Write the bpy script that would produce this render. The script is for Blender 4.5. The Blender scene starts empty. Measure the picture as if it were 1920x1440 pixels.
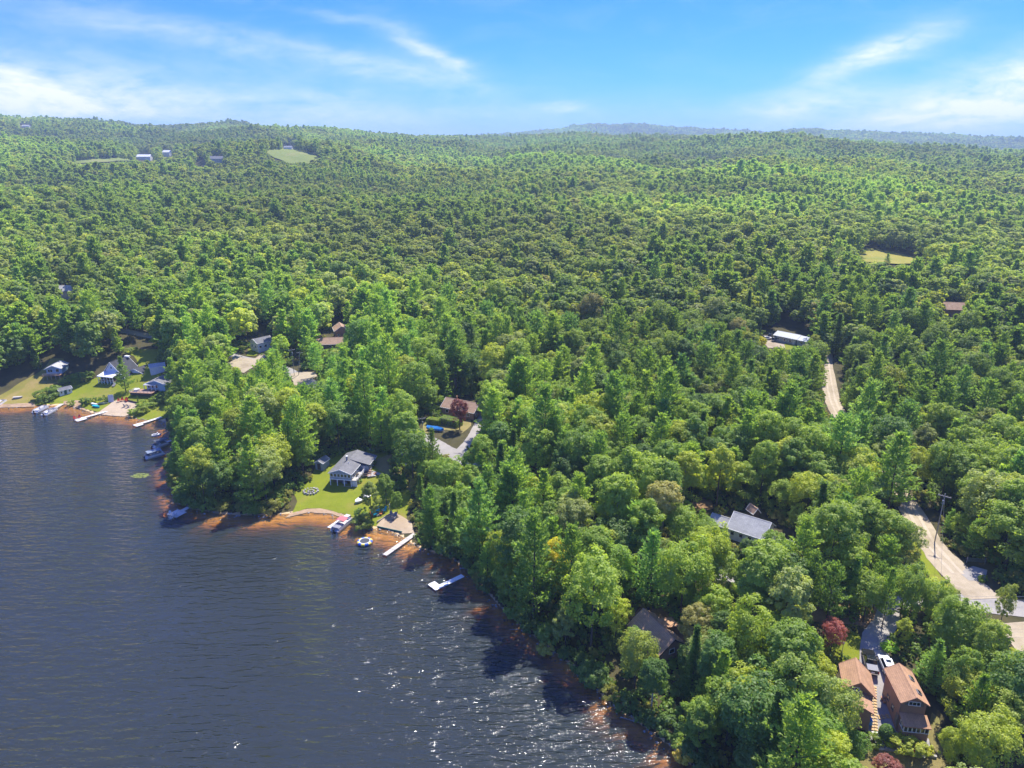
import bpy, bmesh, math, random
import numpy as np
from mathutils import Vector, Matrix
from mathutils.geometry import delaunay_2d_cdt

random.seed(11)
rng = np.random.default_rng(7)
S = bpy.context.scene
COL = S.collection
R = math.radians
PI = math.pi

# ------------------------------------------------------------------ camera, sky, sun, exposure
FPX, PITCH, CAMH = 1321.0, R(18.62), 95.0
CP, SP = math.cos(PITCH), math.sin(PITCH)
SUN_AZ, SUN_EL = R(29), R(58)

cam = bpy.data.cameras.new('camera')
cam.lens = 36.0 * FPX / 1920.0
cam.sensor_width = 36.0
cam.clip_start, cam.clip_end = 0.5, 40000.0
camo = bpy.data.objects.new('camera', cam)
COL.objects.link(camo)
camo.location = (0, 0, CAMH)
camo.rotation_euler = (PI / 2 - PITCH, 0, 0)
S.camera = camo

world = bpy.data.worlds.new('World')
S.world = world
world.use_nodes = True

sun = bpy.data.lights.new('sun', 'SUN')
sun.energy = 4.0
sun.angle = R(0.5)
sun.color = (1.0, 0.94, 0.84)
suno = bpy.data.objects.new('sun', sun)
COL.objects.link(suno)
sdir = Vector((math.sin(SUN_AZ) * math.cos(SUN_EL), math.cos(SUN_AZ) * math.cos(SUN_EL), math.sin(SUN_EL)))
suno.rotation_euler = (-sdir).to_track_quat('-Z', 'Y').to_euler()

vs = S.view_settings
vs.view_transform = 'Standard'
vs.look = 'None'
vs.gamma = 1.0
vs.use_curve_mapping = False
vs.exposure = 1.1

cy = S.cycles
cy.max_bounces = 8
cy.diffuse_bounces = 4
cy.glossy_bounces = 2
cy.transmission_bounces = 6
cy.volume_bounces = 0
cy.transparent_max_bounces = 8
cy.caustics_reflective = False
cy.caustics_refractive = False
cy.sample_clamp_indirect = 4.0
cy.use_denoising = True
cy.denoiser = 'OPENIMAGEDENOISE'
cy.denoising_input_passes = 'RGB_ALBEDO_NORMAL'
cy.denoising_prefilter = 'ACCURATE'
S.render.film_transparent = False


# ------------------------------------------------------------------ node helper
class NT:
    def __init__(s, tree):
        s.t = tree
        s.n = tree.nodes
        s.l = tree.links

    def new(s, typ, **kw):
        n = s.n.new(typ)
        for k, v in kw.items():
            setattr(n, k, v)
        return n

    def put(s, sock, v):
        if v is None:
            return
        if hasattr(v, 'is_output'):
            s.l.new(v, sock)
        elif isinstance(v, (tuple, list)) and sock.type == 'RGBA' and len(v) == 3:
            sock.default_value = (*v, 1)
        else:
            sock.default_value = v

    def math(s, op, a, b=None, c=None, clamp=False):
        n = s.new('ShaderNodeMath', operation=op, use_clamp=clamp)
        for i, v in enumerate((a, b, c)):
            s.put(n.inputs[i], v)
        return n.outputs[0]

    def vmath(s, op, a, b=None):
        n = s.new('ShaderNodeVectorMath', operation=op)
        s.put(n.inputs[0], a)
        s.put(n.inputs[1], b)
        return n.outputs[0]

    def mix(s, f, a, b, mode='MIX'):
        n = s.new('ShaderNodeMix', data_type='RGBA', blend_type=mode)
        s.put(n.inputs[0], f)
        s.put(n.inputs[6], a)
        s.put(n.inputs[7], b)
        return n.outputs[2]

    def noise(s, vec, scale, detail=4.0, rough=0.5, dist=0.0):
        n = s.new('ShaderNodeTexNoise')
        s.put(n.inputs['Vector'], vec)
        n.inputs['Scale'].default_value = scale
        n.inputs['Detail'].default_value = detail
        n.inputs['Roughness'].default_value = rough
        n.inputs['Distortion'].default_value = dist
        return n.outputs[0]

    def ramp(s, f, stops, interp='LINEAR'):
        n = s.new('ShaderNodeValToRGB')
        n.color_ramp.interpolation = interp
        e = n.color_ramp.elements
        while len(e) < len(stops):
            e.new(0.5)
        for el, (p, c) in zip(e, stops):
            el.position = p
            el.color = (*c, 1) if len(c) == 3 else c
        s.put(n.inputs[0], f)
        return n.outputs[0]

    def maprange(s, v, a, b, c=0.0, d=1.0, smooth=False):
        n = s.new('ShaderNodeMapRange')
        if smooth:
            n.interpolation_type = 'SMOOTHSTEP'
        s.put(n.inputs[0], v)
        for i, q in enumerate((a, b, c, d)):
            n.inputs[i + 1].default_value = q
        return n.outputs[0]

    def mapping(s, vec, rot=(0, 0, 0), scale=(1, 1, 1), loc=(0, 0, 0)):
        n = s.new('ShaderNodeMapping')
        s.put(n.inputs[0], vec)
        n.inputs['Location'].default_value = loc
        n.inputs['Rotation'].default_value = rot
        n.inputs['Scale'].default_value = scale
        return n.outputs[0]


# ------------------------------------------------------------------ sky: clear blue with thin cirrus
def dir_of(px, py):
    u, v = (px - 960) / FPX, (py - 720) / FPX
    x, y, z = u, CP - v * SP, -(SP + v * CP)
    return math.atan2(x, y), math.atan2(z, math.hypot(x, y))


def build_sky():
    w = NT(world.node_tree)
    bg = w.n['Background']
    sky = w.new('ShaderNodeTexSky', sky_type='NISHITA')
    sky.sun_disc = False
    sky.sun_elevation = SUN_EL
    sky.sun_rotation = SUN_AZ
    sky.altitude = 300
    sky.air_density = 1.0
    sky.dust_density = 0.7
    sky.ozone_density = 2.2
    tc = w.new('ShaderNodeTexCoord').outputs['Generated']
    sep = w.new('ShaderNodeSeparateXYZ')
    w.put(sep.inputs[0], tc)
    az = w.math('ARCTAN2', sep.outputs[0], sep.outputs[1])
    el = w.math('ARCSINE', sep.outputs[2])
    cmb = w.new('ShaderNodeCombineXYZ')
    w.put(cmb.inputs[0], az)
    w.put(cmb.inputs[1], el)
    base = cmb.outputs[0]
    wob = w.noise(w.mapping(base, scale=(6, 22, 1)), 1.0, 5, 0.55)
    wv = w.math('MULTIPLY', w.math('SUBTRACT', wob, 0.5), 0.055)
    streak = w.noise(w.mapping(base, rot=(0, 0, 0.12), scale=(8, 30, 1)), 1.0, 8, 0.62, 0.6)
    fine = w.noise(w.mapping(base, rot=(0, 0, 0.2), scale=(38, 90, 1)), 1.0, 6, 0.62, 0.4)
    blobs = [  # px, py, half-length, half-thickness, angle in the sky (deg, + = rising to the right), strength
        (40, 178, 165, 36, -5, 0.95), (430, 78, 380, 22, -7, 0.32), (640, 98, 150, 12, -9, 0.22), (805, 98, 75, 16, -30, 0.62),
        (300, 190, 420, 62, -4, 0.48), (640, 30, 60, 8, -8, 0.25), (1060, 199, 42, 8, 2, 0.5), (1645, 100, 82, 20, 17, 1.0),
        (1515, 194, 85, 25, 4, 0.8), (1900, 165, 150, 46, 15, 1.2), (1800, 222, 270, 24, 3, 0.75), (760, 150, 120, 16, -8, 0.25),
        (900, 215, 500, 22, 0, 0.25)]
    tot = None
    for px, py, hl, ht, ang, amp in blobs:
        a0, e0 = dir_of(px, py)
        c, s_ = math.cos(R(ang)), math.sin(R(ang))
        da = w.math('ADD', w.math('SUBTRACT', az, a0), wv)
        de = w.math('ADD', w.math('SUBTRACT', el, e0), w.math('MULTIPLY', wv, 0.55))
        u = w.math('ADD', w.math('MULTIPLY', da, c / (hl / FPX)), w.math('MULTIPLY', de, s_ / (hl / FPX)))
        v = w.math('ADD', w.math('MULTIPLY', da, -s_ / (ht / FPX)), w.math('MULTIPLY', de, c / (ht / FPX)))
        q = w.math('ADD', w.math('MULTIPLY', u, u), w.math('MULTIPLY', v, v))
        g = w.math('MULTIPLY', w.math('POWER', 2.718, w.math('MULTIPLY', q, -1.0)), amp)
        tot = g if tot is None else w.math('ADD', tot, g)
    tex = w.math('ADD', w.maprange(streak, 0.3, 0.7, 0.35, 1.15), w.math('MULTIPLY', w.math('SUBTRACT', fine, 0.5), 1.1))
    fill_veil = w.math('MULTIPLY', w.maprange(streak, 0.42, 0.8, 0.0, 0.5, True), w.maprange(el, 0.12, 0.4, 0.10, 1.0))  # cirrus thickened above the view, added for white fill light
    cl = w.math('ADD', w.math('MULTIPLY', tot, tex), fill_veil)
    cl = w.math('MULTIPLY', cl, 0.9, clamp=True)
    hs = w.new('ShaderNodeHueSaturation')
    hs.inputs['Saturation'].default_value = 1.25
    hs.inputs['Hue'].default_value = 0.497
    w.put(hs.inputs['Color'], sky.outputs[0])
    skyc = w.mix(1.0, hs.outputs[0], (0.095, 0.315, 1.05), 'MULTIPLY')
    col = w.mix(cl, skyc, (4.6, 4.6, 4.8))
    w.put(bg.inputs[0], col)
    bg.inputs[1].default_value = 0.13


build_sky()

# ------------------------------------------------------------------ terrain as one height function
SHORE = np.array([(-2500, 120), (-900, 205), (-500, 228), (-276.6, 247.4), (-235.8, 251.4), (-208.2, 252.6), (-196.8, 253.7), (-190.0, 254.3), (-183.9, 256.1), (-177.4, 255.5), (-174.3, 257.4), (-168.8, 254.9), (-164.0, 252.0), (-157.0, 246.9), (-153.0, 245.8), (-148.2, 245.2), (-143.3, 243.6), (-140.4, 243.6), (-134.8, 240.3), (-129.0, 240.3), (-121.2, 234.1), (-113.8, 219.7), (-109.3, 208.9), (-106.4, 198.9), (-100.1, 187.3), (-94.4, 178.5), (-88.9, 173.6), (-80.5, 171.0), (-73.1, 170.0), (-66.3, 170.2), (-60.5, 171.1), (-55.8, 172.6), (-49.7, 171.7), (-43.9, 168.5), (-40.9, 164.4), (-37.7, 162.9), (-34.3, 163.4), (-30.4, 160.7), (-27.3, 158.1), (-24.8, 155.0), (-20.5, 152), (-15.1, 149.5), (-11.0, 144.0), (-7.0, 137.3), (-2.7, 129.7), (2.0, 122.7), (6.7, 117.1), (11.1, 111.6), (14.7, 106.3), (17.6, 101.2), (22.0, 97.0), (26.2, 92.2), (29.5, 87.5), (33.3, 81.1), (39, 70), (46, 50), (60, 20), (90, -60), (140, -300)], float)
WATER_POLY = np.vstack([SHORE, [(-2500, -300)]])


def inside(poly, x, y):
    x = np.asarray(x, float); y = np.asarray(y, float)
    c = np.zeros(x.shape, bool)
    n = len(poly)
    for i in range(n):
        x0, y0 = poly[i]; x1, y1 = poly[i - 1]
        if y0 == y1:
            continue
        m = ((y0 > y) != (y1 > y)) & (x < (x1 - x0) * (y - y0) / (y1 - y0) + x0)
        c ^= m
    return c


def polydist(line, x, y):
    d = np.full(x.shape, 1e18)
    for (ax, ay), (bx, by) in zip(line[:-1], line[1:]):
        dx, dy = bx - ax, by - ay
        t = np.clip(((x - ax) * dx + (y - ay) * dy) / (dx * dx + dy * dy), 0, 1)
        d = np.minimum(d, (x - ax - t * dx) ** 2 + (y - ay - t * dy) ** 2)
    return np.sqrt(d)


def shore_dist(x, y):
    d = polydist(SHORE, x, y)
    return np.where(inside(WATER_POLY, x, y), -d, d)


def sm(t):
    t = np.clip(t, 0, 1)
    return t * t * (3 - 2 * t)


_w = np.random.default_rng(3)
_WV = [(math.cos(a), math.sin(a), k, p) for a, k, p in zip(_w.uniform(0, 6.28, 14), np.geomspace(1, 6, 14), _w.uniform(0, 6.28, 14))]


def wav(x, y, L):
    s = 0
    for c, q, k, p in _WV:
        s = s + np.sin((x * c + y * q) * k * 6.283 / (L * 2.2) + p) / k ** 0.8
    return s / 2.6


def pxaz(px):
    return math.atan2((px - 960) / FPX, CP - (-450 / FPX) * SP)


def ridge_z(px, py, rr):
    u, v = (px - 960) / FPX, (py - 720) / FPX
    return CAMH - rr * (SP + v * CP) / math.hypot(u, CP - v * SP)


_ridge = [(-900, 235, 2600), (-300, 215, 2600), (0, 212, 2600), (150, 221, 2700), (250, 231, 2900), (330, 235, 3000), (400, 229, 3050), (470, 231, 2800), (500, 236, 2300), (650, 243, 2400),
          (800, 252, 2500), (950, 257, 2600), (1100, 254, 2600), (1200, 255, 2600), (1330, 258, 2500), (1420, 252, 2300), (1480, 254, 2250), (1560, 263, 2150), (1700, 275, 2050), (1920, 286, 2000), (2300, 292, 2000), (2900, 285, 2000)]
R_AZ = np.array([pxaz(p) for p, _, _ in _ridge])
R_Z = np.array([ridge_z(*t) for t in _ridge]) - 16.0
R_R = np.array([t[2] for t in _ridge], float)
_mtA = [(900, 262), (980, 256), (1040, 251), (1075, 243), (1120, 240), (1160, 242), (1200, 241), (1260, 246), (1330, 249), (1400, 254), (1470, 262)]
_mtB = [(1380, 272), (1440, 256), (1480, 250), (1530, 248), (1580, 253), (1700, 259), (1800, 263), (1920, 268), (2200, 272), (2700, 280)]
A_AZ = np.array([pxaz(p) for p, _ in _mtA]); A_Z = np.array([ridge_z(p, q - 3, 5400) for p, q in _mtA])
B_AZ = np.array([pxaz(p) for p, _ in _mtB]); B_Z = np.array([ridge_z(p, q - 1, 4800) for p, q in _mtB])


def ground(x, y):
    x = np.asarray(x, float); y = np.asarray(y, float)
    d = shore_dist(x, y)
    r = np.hypot(x, y)
    a = np.arctan2(x, y)
    P = np.interp(x, [-220, -150, -70, -45, -10, 20, 45, 100], [5.0, 5.0, 4.5, 4.0, 6.0, 8.2, 9.5, 9.5])
    z = P * sm((d - 1) / 42.0) + 0.45 * sm(d / 4.0)
    z = z + 0.5 * wav(x, y, 45) * sm((d - 25) / 40) * sm((r - 130) / 60)
    zr = np.interp(a, R_AZ, R_Z); rr = np.interp(a, R_AZ, R_R)
    t = np.clip((r - 230) / (rr - 230), 0, None)
    tt = np.minimum(t, 1)
    rise = (zr - 8) * tt ** 1.02
    rise = rise * (1 - 0.55 * sm((r - rr) / 1100.0))
    roll = wav(x, y, 420) * 15 * sm((r - 350) / 900) * (1 - 0.65 * sm((tt - 0.55) / 0.45)) + wav(x + 900, y, 150) * 3.0 * sm((r - 350) / 500)
    far = rise + roll * np.where(t > 1, 0.6, 1)
    za = np.interp(a, A_AZ, A_Z, left=0, right=0) * np.exp(-((r - 5400) / 600.0) ** 2) * sm((r - 3700) / 1100)
    zb = np.interp(a, B_AZ, B_Z, left=0, right=0) * np.exp(-((r - 4800) / np.where(r < 4800, 1000.0, 700.0)) ** 2) * sm((r - 3000) / 1000)
    mt = np.maximum(za, zb)
    z = z + np.where(d > 0, far * sm(d / 60), 0)
    z = np.where(r > 3000, np.maximum(z, mt), z)
    k = np.interp(x, [-240, -125, -105, -78, -35, -15, 5, 40], [0.13, 0.13, 0.2, 0.09, 0.075, 0.16, 0.26, 0.18])
    bed = -np.minimum(k * (-d) + 0.22 * np.maximum(-d - 4.5, 0), 5.0)
    return np.where(d > 0, z, bed)


def gz(x, y):
    return float(ground(np.array([x]), np.array([y]))[0])


def cray(px, py):
    u, v = (px - 960) / FPX, (py - 720) / FPX
    return np.array([u, CP - v * SP, -(SP + v * CP)])


_T = np.geomspace(60, 9500, 700)


def at(px, py):
    """Ground point seen at a photo pixel (1920 x 1440)."""
    r = cray(px, py)
    X, Y, Z = _T * r[0], _T * r[1], CAMH + _T * r[2]
    h = np.maximum(ground(X, Y), 0)
    k = np.nonzero(Z < h)[0]
    i = k[0] if len(k) else len(_T) - 1
    a, b = _T[max(i - 1, 0)], _T[i]
    for _ in range(18):
        m = (a + b) / 2
        p = m * r
        if CAMH + p[2] < max(gz(p[0], p[1]), 0):
            b = m
        else:
            a = m
    p = b * r
    return float(p[0]), float(p[1]), max(gz(p[0], p[1]), 0.0)


def at_z(px, py, z):
    r = cray(px, py)
    t = (z - CAMH) / r[2]
    return float(t * r[0]), float(t * r[1]), z


def z_at(px, py, Y):
    r = cray(px, py)
    return CAMH + Y / r[1] * r[2]


def proj(x, y, z):
    d = y * CP + (CAMH - z) * SP
    d = np.where(np.abs(d) < 1e-6, 1e-6, d)
    return 960 + FPX * x / d, 720 + FPX * ((CAMH - z) * CP - y * SP) / d, d


# ------------------------------------------------------------------ object helpers
def prop(o, label=None, cat=None, group=None, kind=None):
    if label: o['label'] = label
    if cat: o['category'] = cat
    if group: o['group'] = group
    if kind: o['kind'] = kind
    return o


def thing(name, label, cat, loc=(0, 0, 0), rz=0.0, group=None):
    o = bpy.data.objects.new(name, None)
    o.empty_display_size = 0.5
    COL.objects.link(o)
    o.location = loc
    o.rotation_euler = (0, 0, rz)
    return prop(o, label, cat, group)


def mesh_obj(name, me, parent=None):
    o = bpy.data.objects.new(name, me)
    COL.objects.link(o)
    if parent is not None:
        o.parent = parent
    return o


class MB:
    """Collects simple solids; build() links them as one mesh."""

    def __init__(s):
        s.v = []; s.f = []

    def add(s, vs_, fs):
        b = len(s.v)
        s.v += [tuple(q) for q in vs_]
        s.f += [tuple(i + b for i in f) for f in fs]
        return s

    def box(s, c, d, rz=0.0, rx=0.0, ry=0.0):
        M = Matrix.Translation(c) @ Matrix.Rotation(rz, 4, 'Z') @ Matrix.Rotation(ry, 4, 'Y') @ Matrix.Rotation(rx, 4, 'X')
        h = [q / 2 for q in d]
        vs_ = [M @ Vector((i * h[0], j * h[1], k * h[2])) for i in (-1, 1) for j in (-1, 1) for k in (-1, 1)]
        return s.add(vs_, [(0, 1, 3, 2), (4, 6, 7, 5), (0, 4, 5, 1), (2, 3, 7, 6), (0, 2, 6, 4), (1, 5, 7, 3)])

    def tube(s, p0, p1, r0, r1=None, n=8, cap=True):
        r1 = r0 if r1 is None else r1
        p0, p1 = Vector(p0), Vector(p1)
        q = (p1 - p0).to_track_quat('Z', 'Y')
        vs_ = []
        for p, r in ((p0, r0), (p1, r1)):
            for i in range(n):
                a = 2 * PI * i / n
                vs_.append(p + q @ Vector((math.cos(a) * r, math.sin(a) * r, 0)))
        fs = [(i, (i + 1) % n, n + (i + 1) % n, n + i) for i in range(n)]
        if cap:
            fs += [tuple(range(n))[::-1], tuple(range(n, 2 * n))]
        return s.add(vs_, fs)

    def prism(s, prof, axis, a, b):
        """Extrude a closed 2-D profile. axis 'x': profile is (y,z); 'y': (x,z); 'z': (x,y)."""
        n = len(prof)
        def put(p, t):
            return {'x': (t, p[0], p[1]), 'y': (p[0], t, p[1]), 'z': (p[0], p[1], t)}[axis]
        vs_ = [put(p, a) for p in prof] + [put(p, b) for p in prof]
        fs = [(i, (i + 1) % n, n + (i + 1) % n, n + i) for i in range(n)] + [tuple(range(n))[::-1], tuple(range(n, 2 * n))]
        return s.add(vs_, fs)

    def build(s, name, m, parent=None, smooth=False, bevel=0.0):
        me = bpy.data.meshes.new(name)
        me.from_pydata(s.v, [], s.f)
        bm = bmesh.new()
        bm.from_mesh(me)
        bmesh.ops.recalc_face_normals(bm, faces=bm.faces)
        if bevel:
            bmesh.ops.bevel(bm, geom=bm.edges[:], offset=bevel, segments=2, affect='EDGES', profile=0.6)
        bm.to_mesh(me)
        bm.free()
        if smooth:
            me.polygons.foreach_set('use_smooth', [True] * len(me.polygons))
        me.materials.append(m)
        return mesh_obj(name, me, parent)


def bx(name, m, parent, c, d, rz=0.0, rx=0.0, ry=0.0, bevel=0.0):
    return MB().box(c, d, rz, rx, ry).build(name, m, parent, bevel=bevel)


def copy_tree(o, parent=None):
    c = o.copy()
    COL.objects.link(c)
    c.parent = parent
    for ch in o.children:
        copy_tree(ch, c)
    return c


# ------------------------------------------------------------------ materials
def mat(name, col, rough=0.7, var=0.15, scale=3.0, bump=0.0, metal=0.0, col2=None, spec=0.35, stretch=(1, 1, 1), detail=5.0, bscale=None):
    m = bpy.data.materials.new(name)
    m.use_nodes = True
    t = NT(m.node_tree)
    b = t.n['Principled BSDF']
    co = t.mapping(t.new('ShaderNodeTexCoord').outputs['Object'], scale=stretch)
    nz = t.noise(co, scale, detail, 0.6)
    c2 = col2 or tuple(q * (1 - var * 1.6) for q in col)
    c1 = tuple(min(1, q * (1 + var)) for q in col)
    t.put(b.inputs['Base Color'], t.ramp(nz, [(0.3, c2), (0.7, c1)]))
    b.inputs['Roughness'].default_value = rough
    b.inputs['Metallic'].default_value = metal
    b.inputs['Specular IOR Level'].default_value = spec
    if bump:
        bn = t.new('ShaderNodeBump')
        bn.inputs['Strength'].default_value = bump
        bn.inputs['Distance'].default_value = 0.05
        t.put(bn.inputs['Height'], t.noise(co, bscale or scale * 3, 4, 0.6))
        t.put(b.inputs['Normal'], bn.outputs[0])
    return m


def roof_mat(name, col, course=0.25):
    """Shingles too small to pick apart: faint courses, blotches and streaks."""
    m = bpy.data.materials.new(name)
    m.use_nodes = True
    t = NT(m.node_tree)
    b = t.n['Principled BSDF']
    tc = t.new('ShaderNodeTexCoord').outputs['Object']
    n1 = t.noise(tc, 0.7, 5, 0.65)
    n2 = t.noise(t.mapping(tc, scale=(9, 3, 9)), 1.0, 3, 0.7)
    br = t.new('ShaderNodeTexBrick')
    t.put(br.inputs['Vector'], t.mapping(tc, rot=(0, 0, PI / 2), scale=(1, 1, 1)))
    br.inputs['Scale'].default_value = 1.0
    br.inputs['Brick Width'].default_value = 0.9
    br.inputs['Row Height'].default_value = course
    br.inputs['Mortar Size'].default_value = 0.018
    br.inputs['Color1'].default_value = (1, 1, 1, 1)
    br.inputs['Color2'].default_value = (0.86, 0.86, 0.86, 1)
    br.inputs['Mortar'].default_value = (0.66, 0.66, 0.66, 1)
    c = t.ramp(n1, [(0.25, tuple(q * 0.8 for q in col)), (0.75, tuple(q * 1.18 for q in col))])
    c = t.mix(1.0, c, br.outputs['Color'], 'MULTIPLY')
    c = t.mix(0.35, c, t.ramp(n2, [(0.3, (0.6, 0.6, 0.6)), (0.7, (1.3, 1.3, 1.3))]), 'MULTIPLY')
    t.put(b.inputs['Base Color'], c)
    b.inputs['Roughness'].default_value = 0.9
    b.inputs['Specular IOR Level'].default_value = 0.2
    bn = t.new('ShaderNodeBump')
    bn.inputs['Strength'].default_value = 0.5
    bn.inputs['Distance'].default_value = 0.04
    t.put(bn.inputs['Height'], n2)
    t.put(b.inputs['Normal'], bn.outputs[0])
    return m


def siding_mat(name, col):
    m = bpy.data.materials.new(name)
    m.use_nodes = True
    t = NT(m.node_tree)
    b = t.n['Principled BSDF']
    tc = t.new('ShaderNodeTexCoord').outputs['Object']
    sep = t.new('ShaderNodeSeparateXYZ')
    t.put(sep.inputs[0], tc)
    saw = t.math('FRACT', t.math('MULTIPLY', sep.outputs[2], 1 / 0.16))
    n1 = t.noise(tc, 1.4, 5, 0.65)
    c = t.ramp(n1, [(0.25, tuple(q * 0.82 for q in col)), (0.75, tuple(min(1, q * 1.1) for q in col))])
    c = t.mix(1.0, c, t.ramp(saw, [(0.0, (0.7, 0.7, 0.7)), (0.16, (1, 1, 1)), (1, (1, 1, 1))]), 'MULTIPLY')
    t.put(b.inputs['Base Color'], c)
    b.inputs['Roughness'].default_value = 0.65
    bn = t.new('ShaderNodeBump')
    bn.inputs['Strength'].default_value = 0.5
    bn.inputs['Distance'].default_value = 0.02
    t.put(bn.inputs['Height'], saw)
    t.put(b.inputs['Normal'], bn.outputs[0])
    return m


M = {}
M['glass'] = mat('window_glass', (0.02, 0.025, 0.03), 0.06, 0.3, 0.8, spec=0.8)
M['white'] = mat('white_paint', (0.78, 0.78, 0.76), 0.5, 0.06, 2.0)
M['offwhite'] = mat('aged_white', (0.62, 0.61, 0.57), 0.6, 0.1, 2.0)
M['black'] = mat('black_plastic', (0.02, 0.02, 0.022), 0.45, 0.2, 3.0)
M['rubber'] = mat('rubber', (0.015, 0.015, 0.016), 0.85, 0.2, 6.0)
M['alu'] = mat('aluminium', (0.62, 0.64, 0.66), 0.32, 0.08, 4.0, metal=0.85)
M['greymetal'] = mat('grey_metal', (0.30, 0.31, 0.32), 0.45, 0.1, 2.0, metal=0.3)
M['wood'] = mat('weathered_wood', (0.32, 0.29, 0.25), 0.85, 0.25, 3.0, 0.4, stretch=(1, 8, 1))
M['palewood'] = mat('pale_dock_wood', (0.50, 0.46, 0.40), 0.85, 0.2, 3.0, 0.3, stretch=(1, 8, 1))
M['deckbrown'] = mat('brown_deck_boards', (0.34, 0.20, 0.13), 0.8, 0.2, 3.0, 0.3, stretch=(8, 1, 1))
M['darkwood'] = mat('dark_timber', (0.07, 0.055, 0.045), 0.85, 0.25, 4.0, 0.3)
M['pole'] = mat('pole_wood', (0.40, 0.36, 0.31), 0.9, 0.25, 5.0, 0.3, stretch=(6, 6, 0.5))
M['concrete'] = mat('concrete', (0.36, 0.345, 0.325), 0.9, 0.15, 1.5, 0.3)
M['stone'] = mat('field_stone', (0.38, 0.36, 0.33), 0.9, 0.3, 5.0, 0.5)
M['brick'] = mat('terracotta', (0.40, 0.22, 0.14), 0.85, 0.2, 5.0)
M['bark'] = mat('bark', (0.115, 0.085, 0.062), 0.95, 0.3, 6.0, 0.6, stretch=(5, 5, 0.8))
M['birchbark'] = mat('pale_bark', (0.42, 0.39, 0.34), 0.9, 0.25, 6.0, 0.4, col2=(0.2, 0.18, 0.16))
M['red'] = mat('red_plastic', (0.55, 0.05, 0.03), 0.5, 0.1, 3.0)
M['turq'] = mat('turquoise_plastic', (0.02, 0.42, 0.47), 0.5, 0.1, 3.0)
M['orange'] = mat('orange_plastic', (0.62, 0.20, 0.05), 0.6, 0.1, 3.0)
M['yellow'] = mat('yellow_vinyl', (0.72, 0.56, 0.08), 0.45, 0.08, 2.0)
M['blue'] = mat('blue_vinyl', (0.02, 0.10, 0.42), 0.45, 0.1, 2.0)
M['bluetarp'] = mat('blue_tarp', (0.02, 0.22, 0.62), 0.55, 0.25, 2.5, 0.5)
M['canvasred'] = mat('faded_red_canvas', (0.55, 0.16, 0.17), 0.9, 0.1, 2.0)
M['canvasgrey'] = mat('grey_canvas', (0.10, 0.12, 0.15), 0.85, 0.12, 2.0)
M['canvasblue'] = mat('blue_grey_canvas', (0.20, 0.25, 0.33), 0.85, 0.12, 2.0)
M['seat'] = mat('boat_vinyl', (0.60, 0.58, 0.55), 0.5, 0.1, 2.0)
M['greyseat'] = mat('grey_seat', (0.24, 0.24, 0.26), 0.6, 0.1, 2.0)
M['trampbed'] = mat('trampoline_mat', (0.055, 0.06, 0.07), 0.6, 0.1, 3.0)
M['wire'] = mat('wire', (0.12, 0.12, 0.13), 0.5, 0.1, 1.0)
M['palewire'] = mat('bare_wire', (0.36, 0.38, 0.40), 0.4, 0.1, 1.0)
M['roofgrey'] = roof_mat('grey_shingle_roof', (0.20, 0.20, 0.205))
M['roofdark'] = roof_mat('charcoal_shingle_roof', (0.075, 0.078, 0.085))
M['rooforange'] = roof_mat('tan_orange_shingle_roof', (0.48, 0.285, 0.165))
M['roofbrown'] = roof_mat('brown_shingle_roof', (0.43, 0.29, 0.20))
M['roofpale'] = roof_mat('pale_grey_roof', (0.46, 0.46, 0.44))
M['roofmetal'] = mat('grey_metal_roof', (0.27, 0.29, 0.31), 0.55, 0.08, 0.6, metal=0.25, stretch=(1, 5, 1))
M['roofwhite'] = mat('white_membrane_roof', (0.74, 0.74, 0.73), 0.6, 0.06, 1.0)
M['sidegrey'] = siding_mat('grey_blue_siding', (0.30, 0.35, 0.38))
M['sidewhite'] = siding_mat('white_siding', (0.72, 0.73, 0.73))
M['sideblue'] = siding_mat('pale_blue_siding', (0.36, 0.50, 0.56))
M['sidebrown'] = siding_mat('red_brown_siding', (0.34, 0.20, 0.145))
M['sidegreen'] = siding_mat('grey_green_siding', (0.34, 0.38, 0.35))
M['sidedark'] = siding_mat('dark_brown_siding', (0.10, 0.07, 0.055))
M['greendoor'] = mat('green_door', (0.01, 0.09, 0.075), 0.5, 0.1, 2.0)
M['shutter'] = mat('grey_shutter', (0.16, 0.15, 0.15), 0.6, 0.1, 2.0)
M['brass'] = mat('dark_metal', (0.05, 0.05, 0.05), 0.5, 0.1, 2.0)
M['truck'] = mat('black_car_paint', (0.010, 0.011, 0.013), 0.18, 0.1, 1.0, spec=0.6)
M['carwhite'] = mat('white_car_paint', (0.72, 0.73, 0.74), 0.22, 0.04, 1.0, spec=0.6)
M['carsilver'] = mat('silver_car_paint', (0.40, 0.42, 0.45), 0.25, 0.05, 1.0, metal=0.5)
M['carblue'] = mat('dark_car_paint', (0.03, 0.04, 0.06), 0.22, 0.1, 1.0, spec=0.6)
M['tonneau'] = mat('grey_bed_cover', (0.20, 0.20, 0.225), 0.6, 0.06, 2.0)
M['lamp'] = mat('lamp_lens', (0.7, 0.7, 0.68), 0.1, 0.05, 2.0)
M['tail'] = mat('tail_lens', (0.35, 0.01, 0.01), 0.2, 0.05, 2.0)


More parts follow.
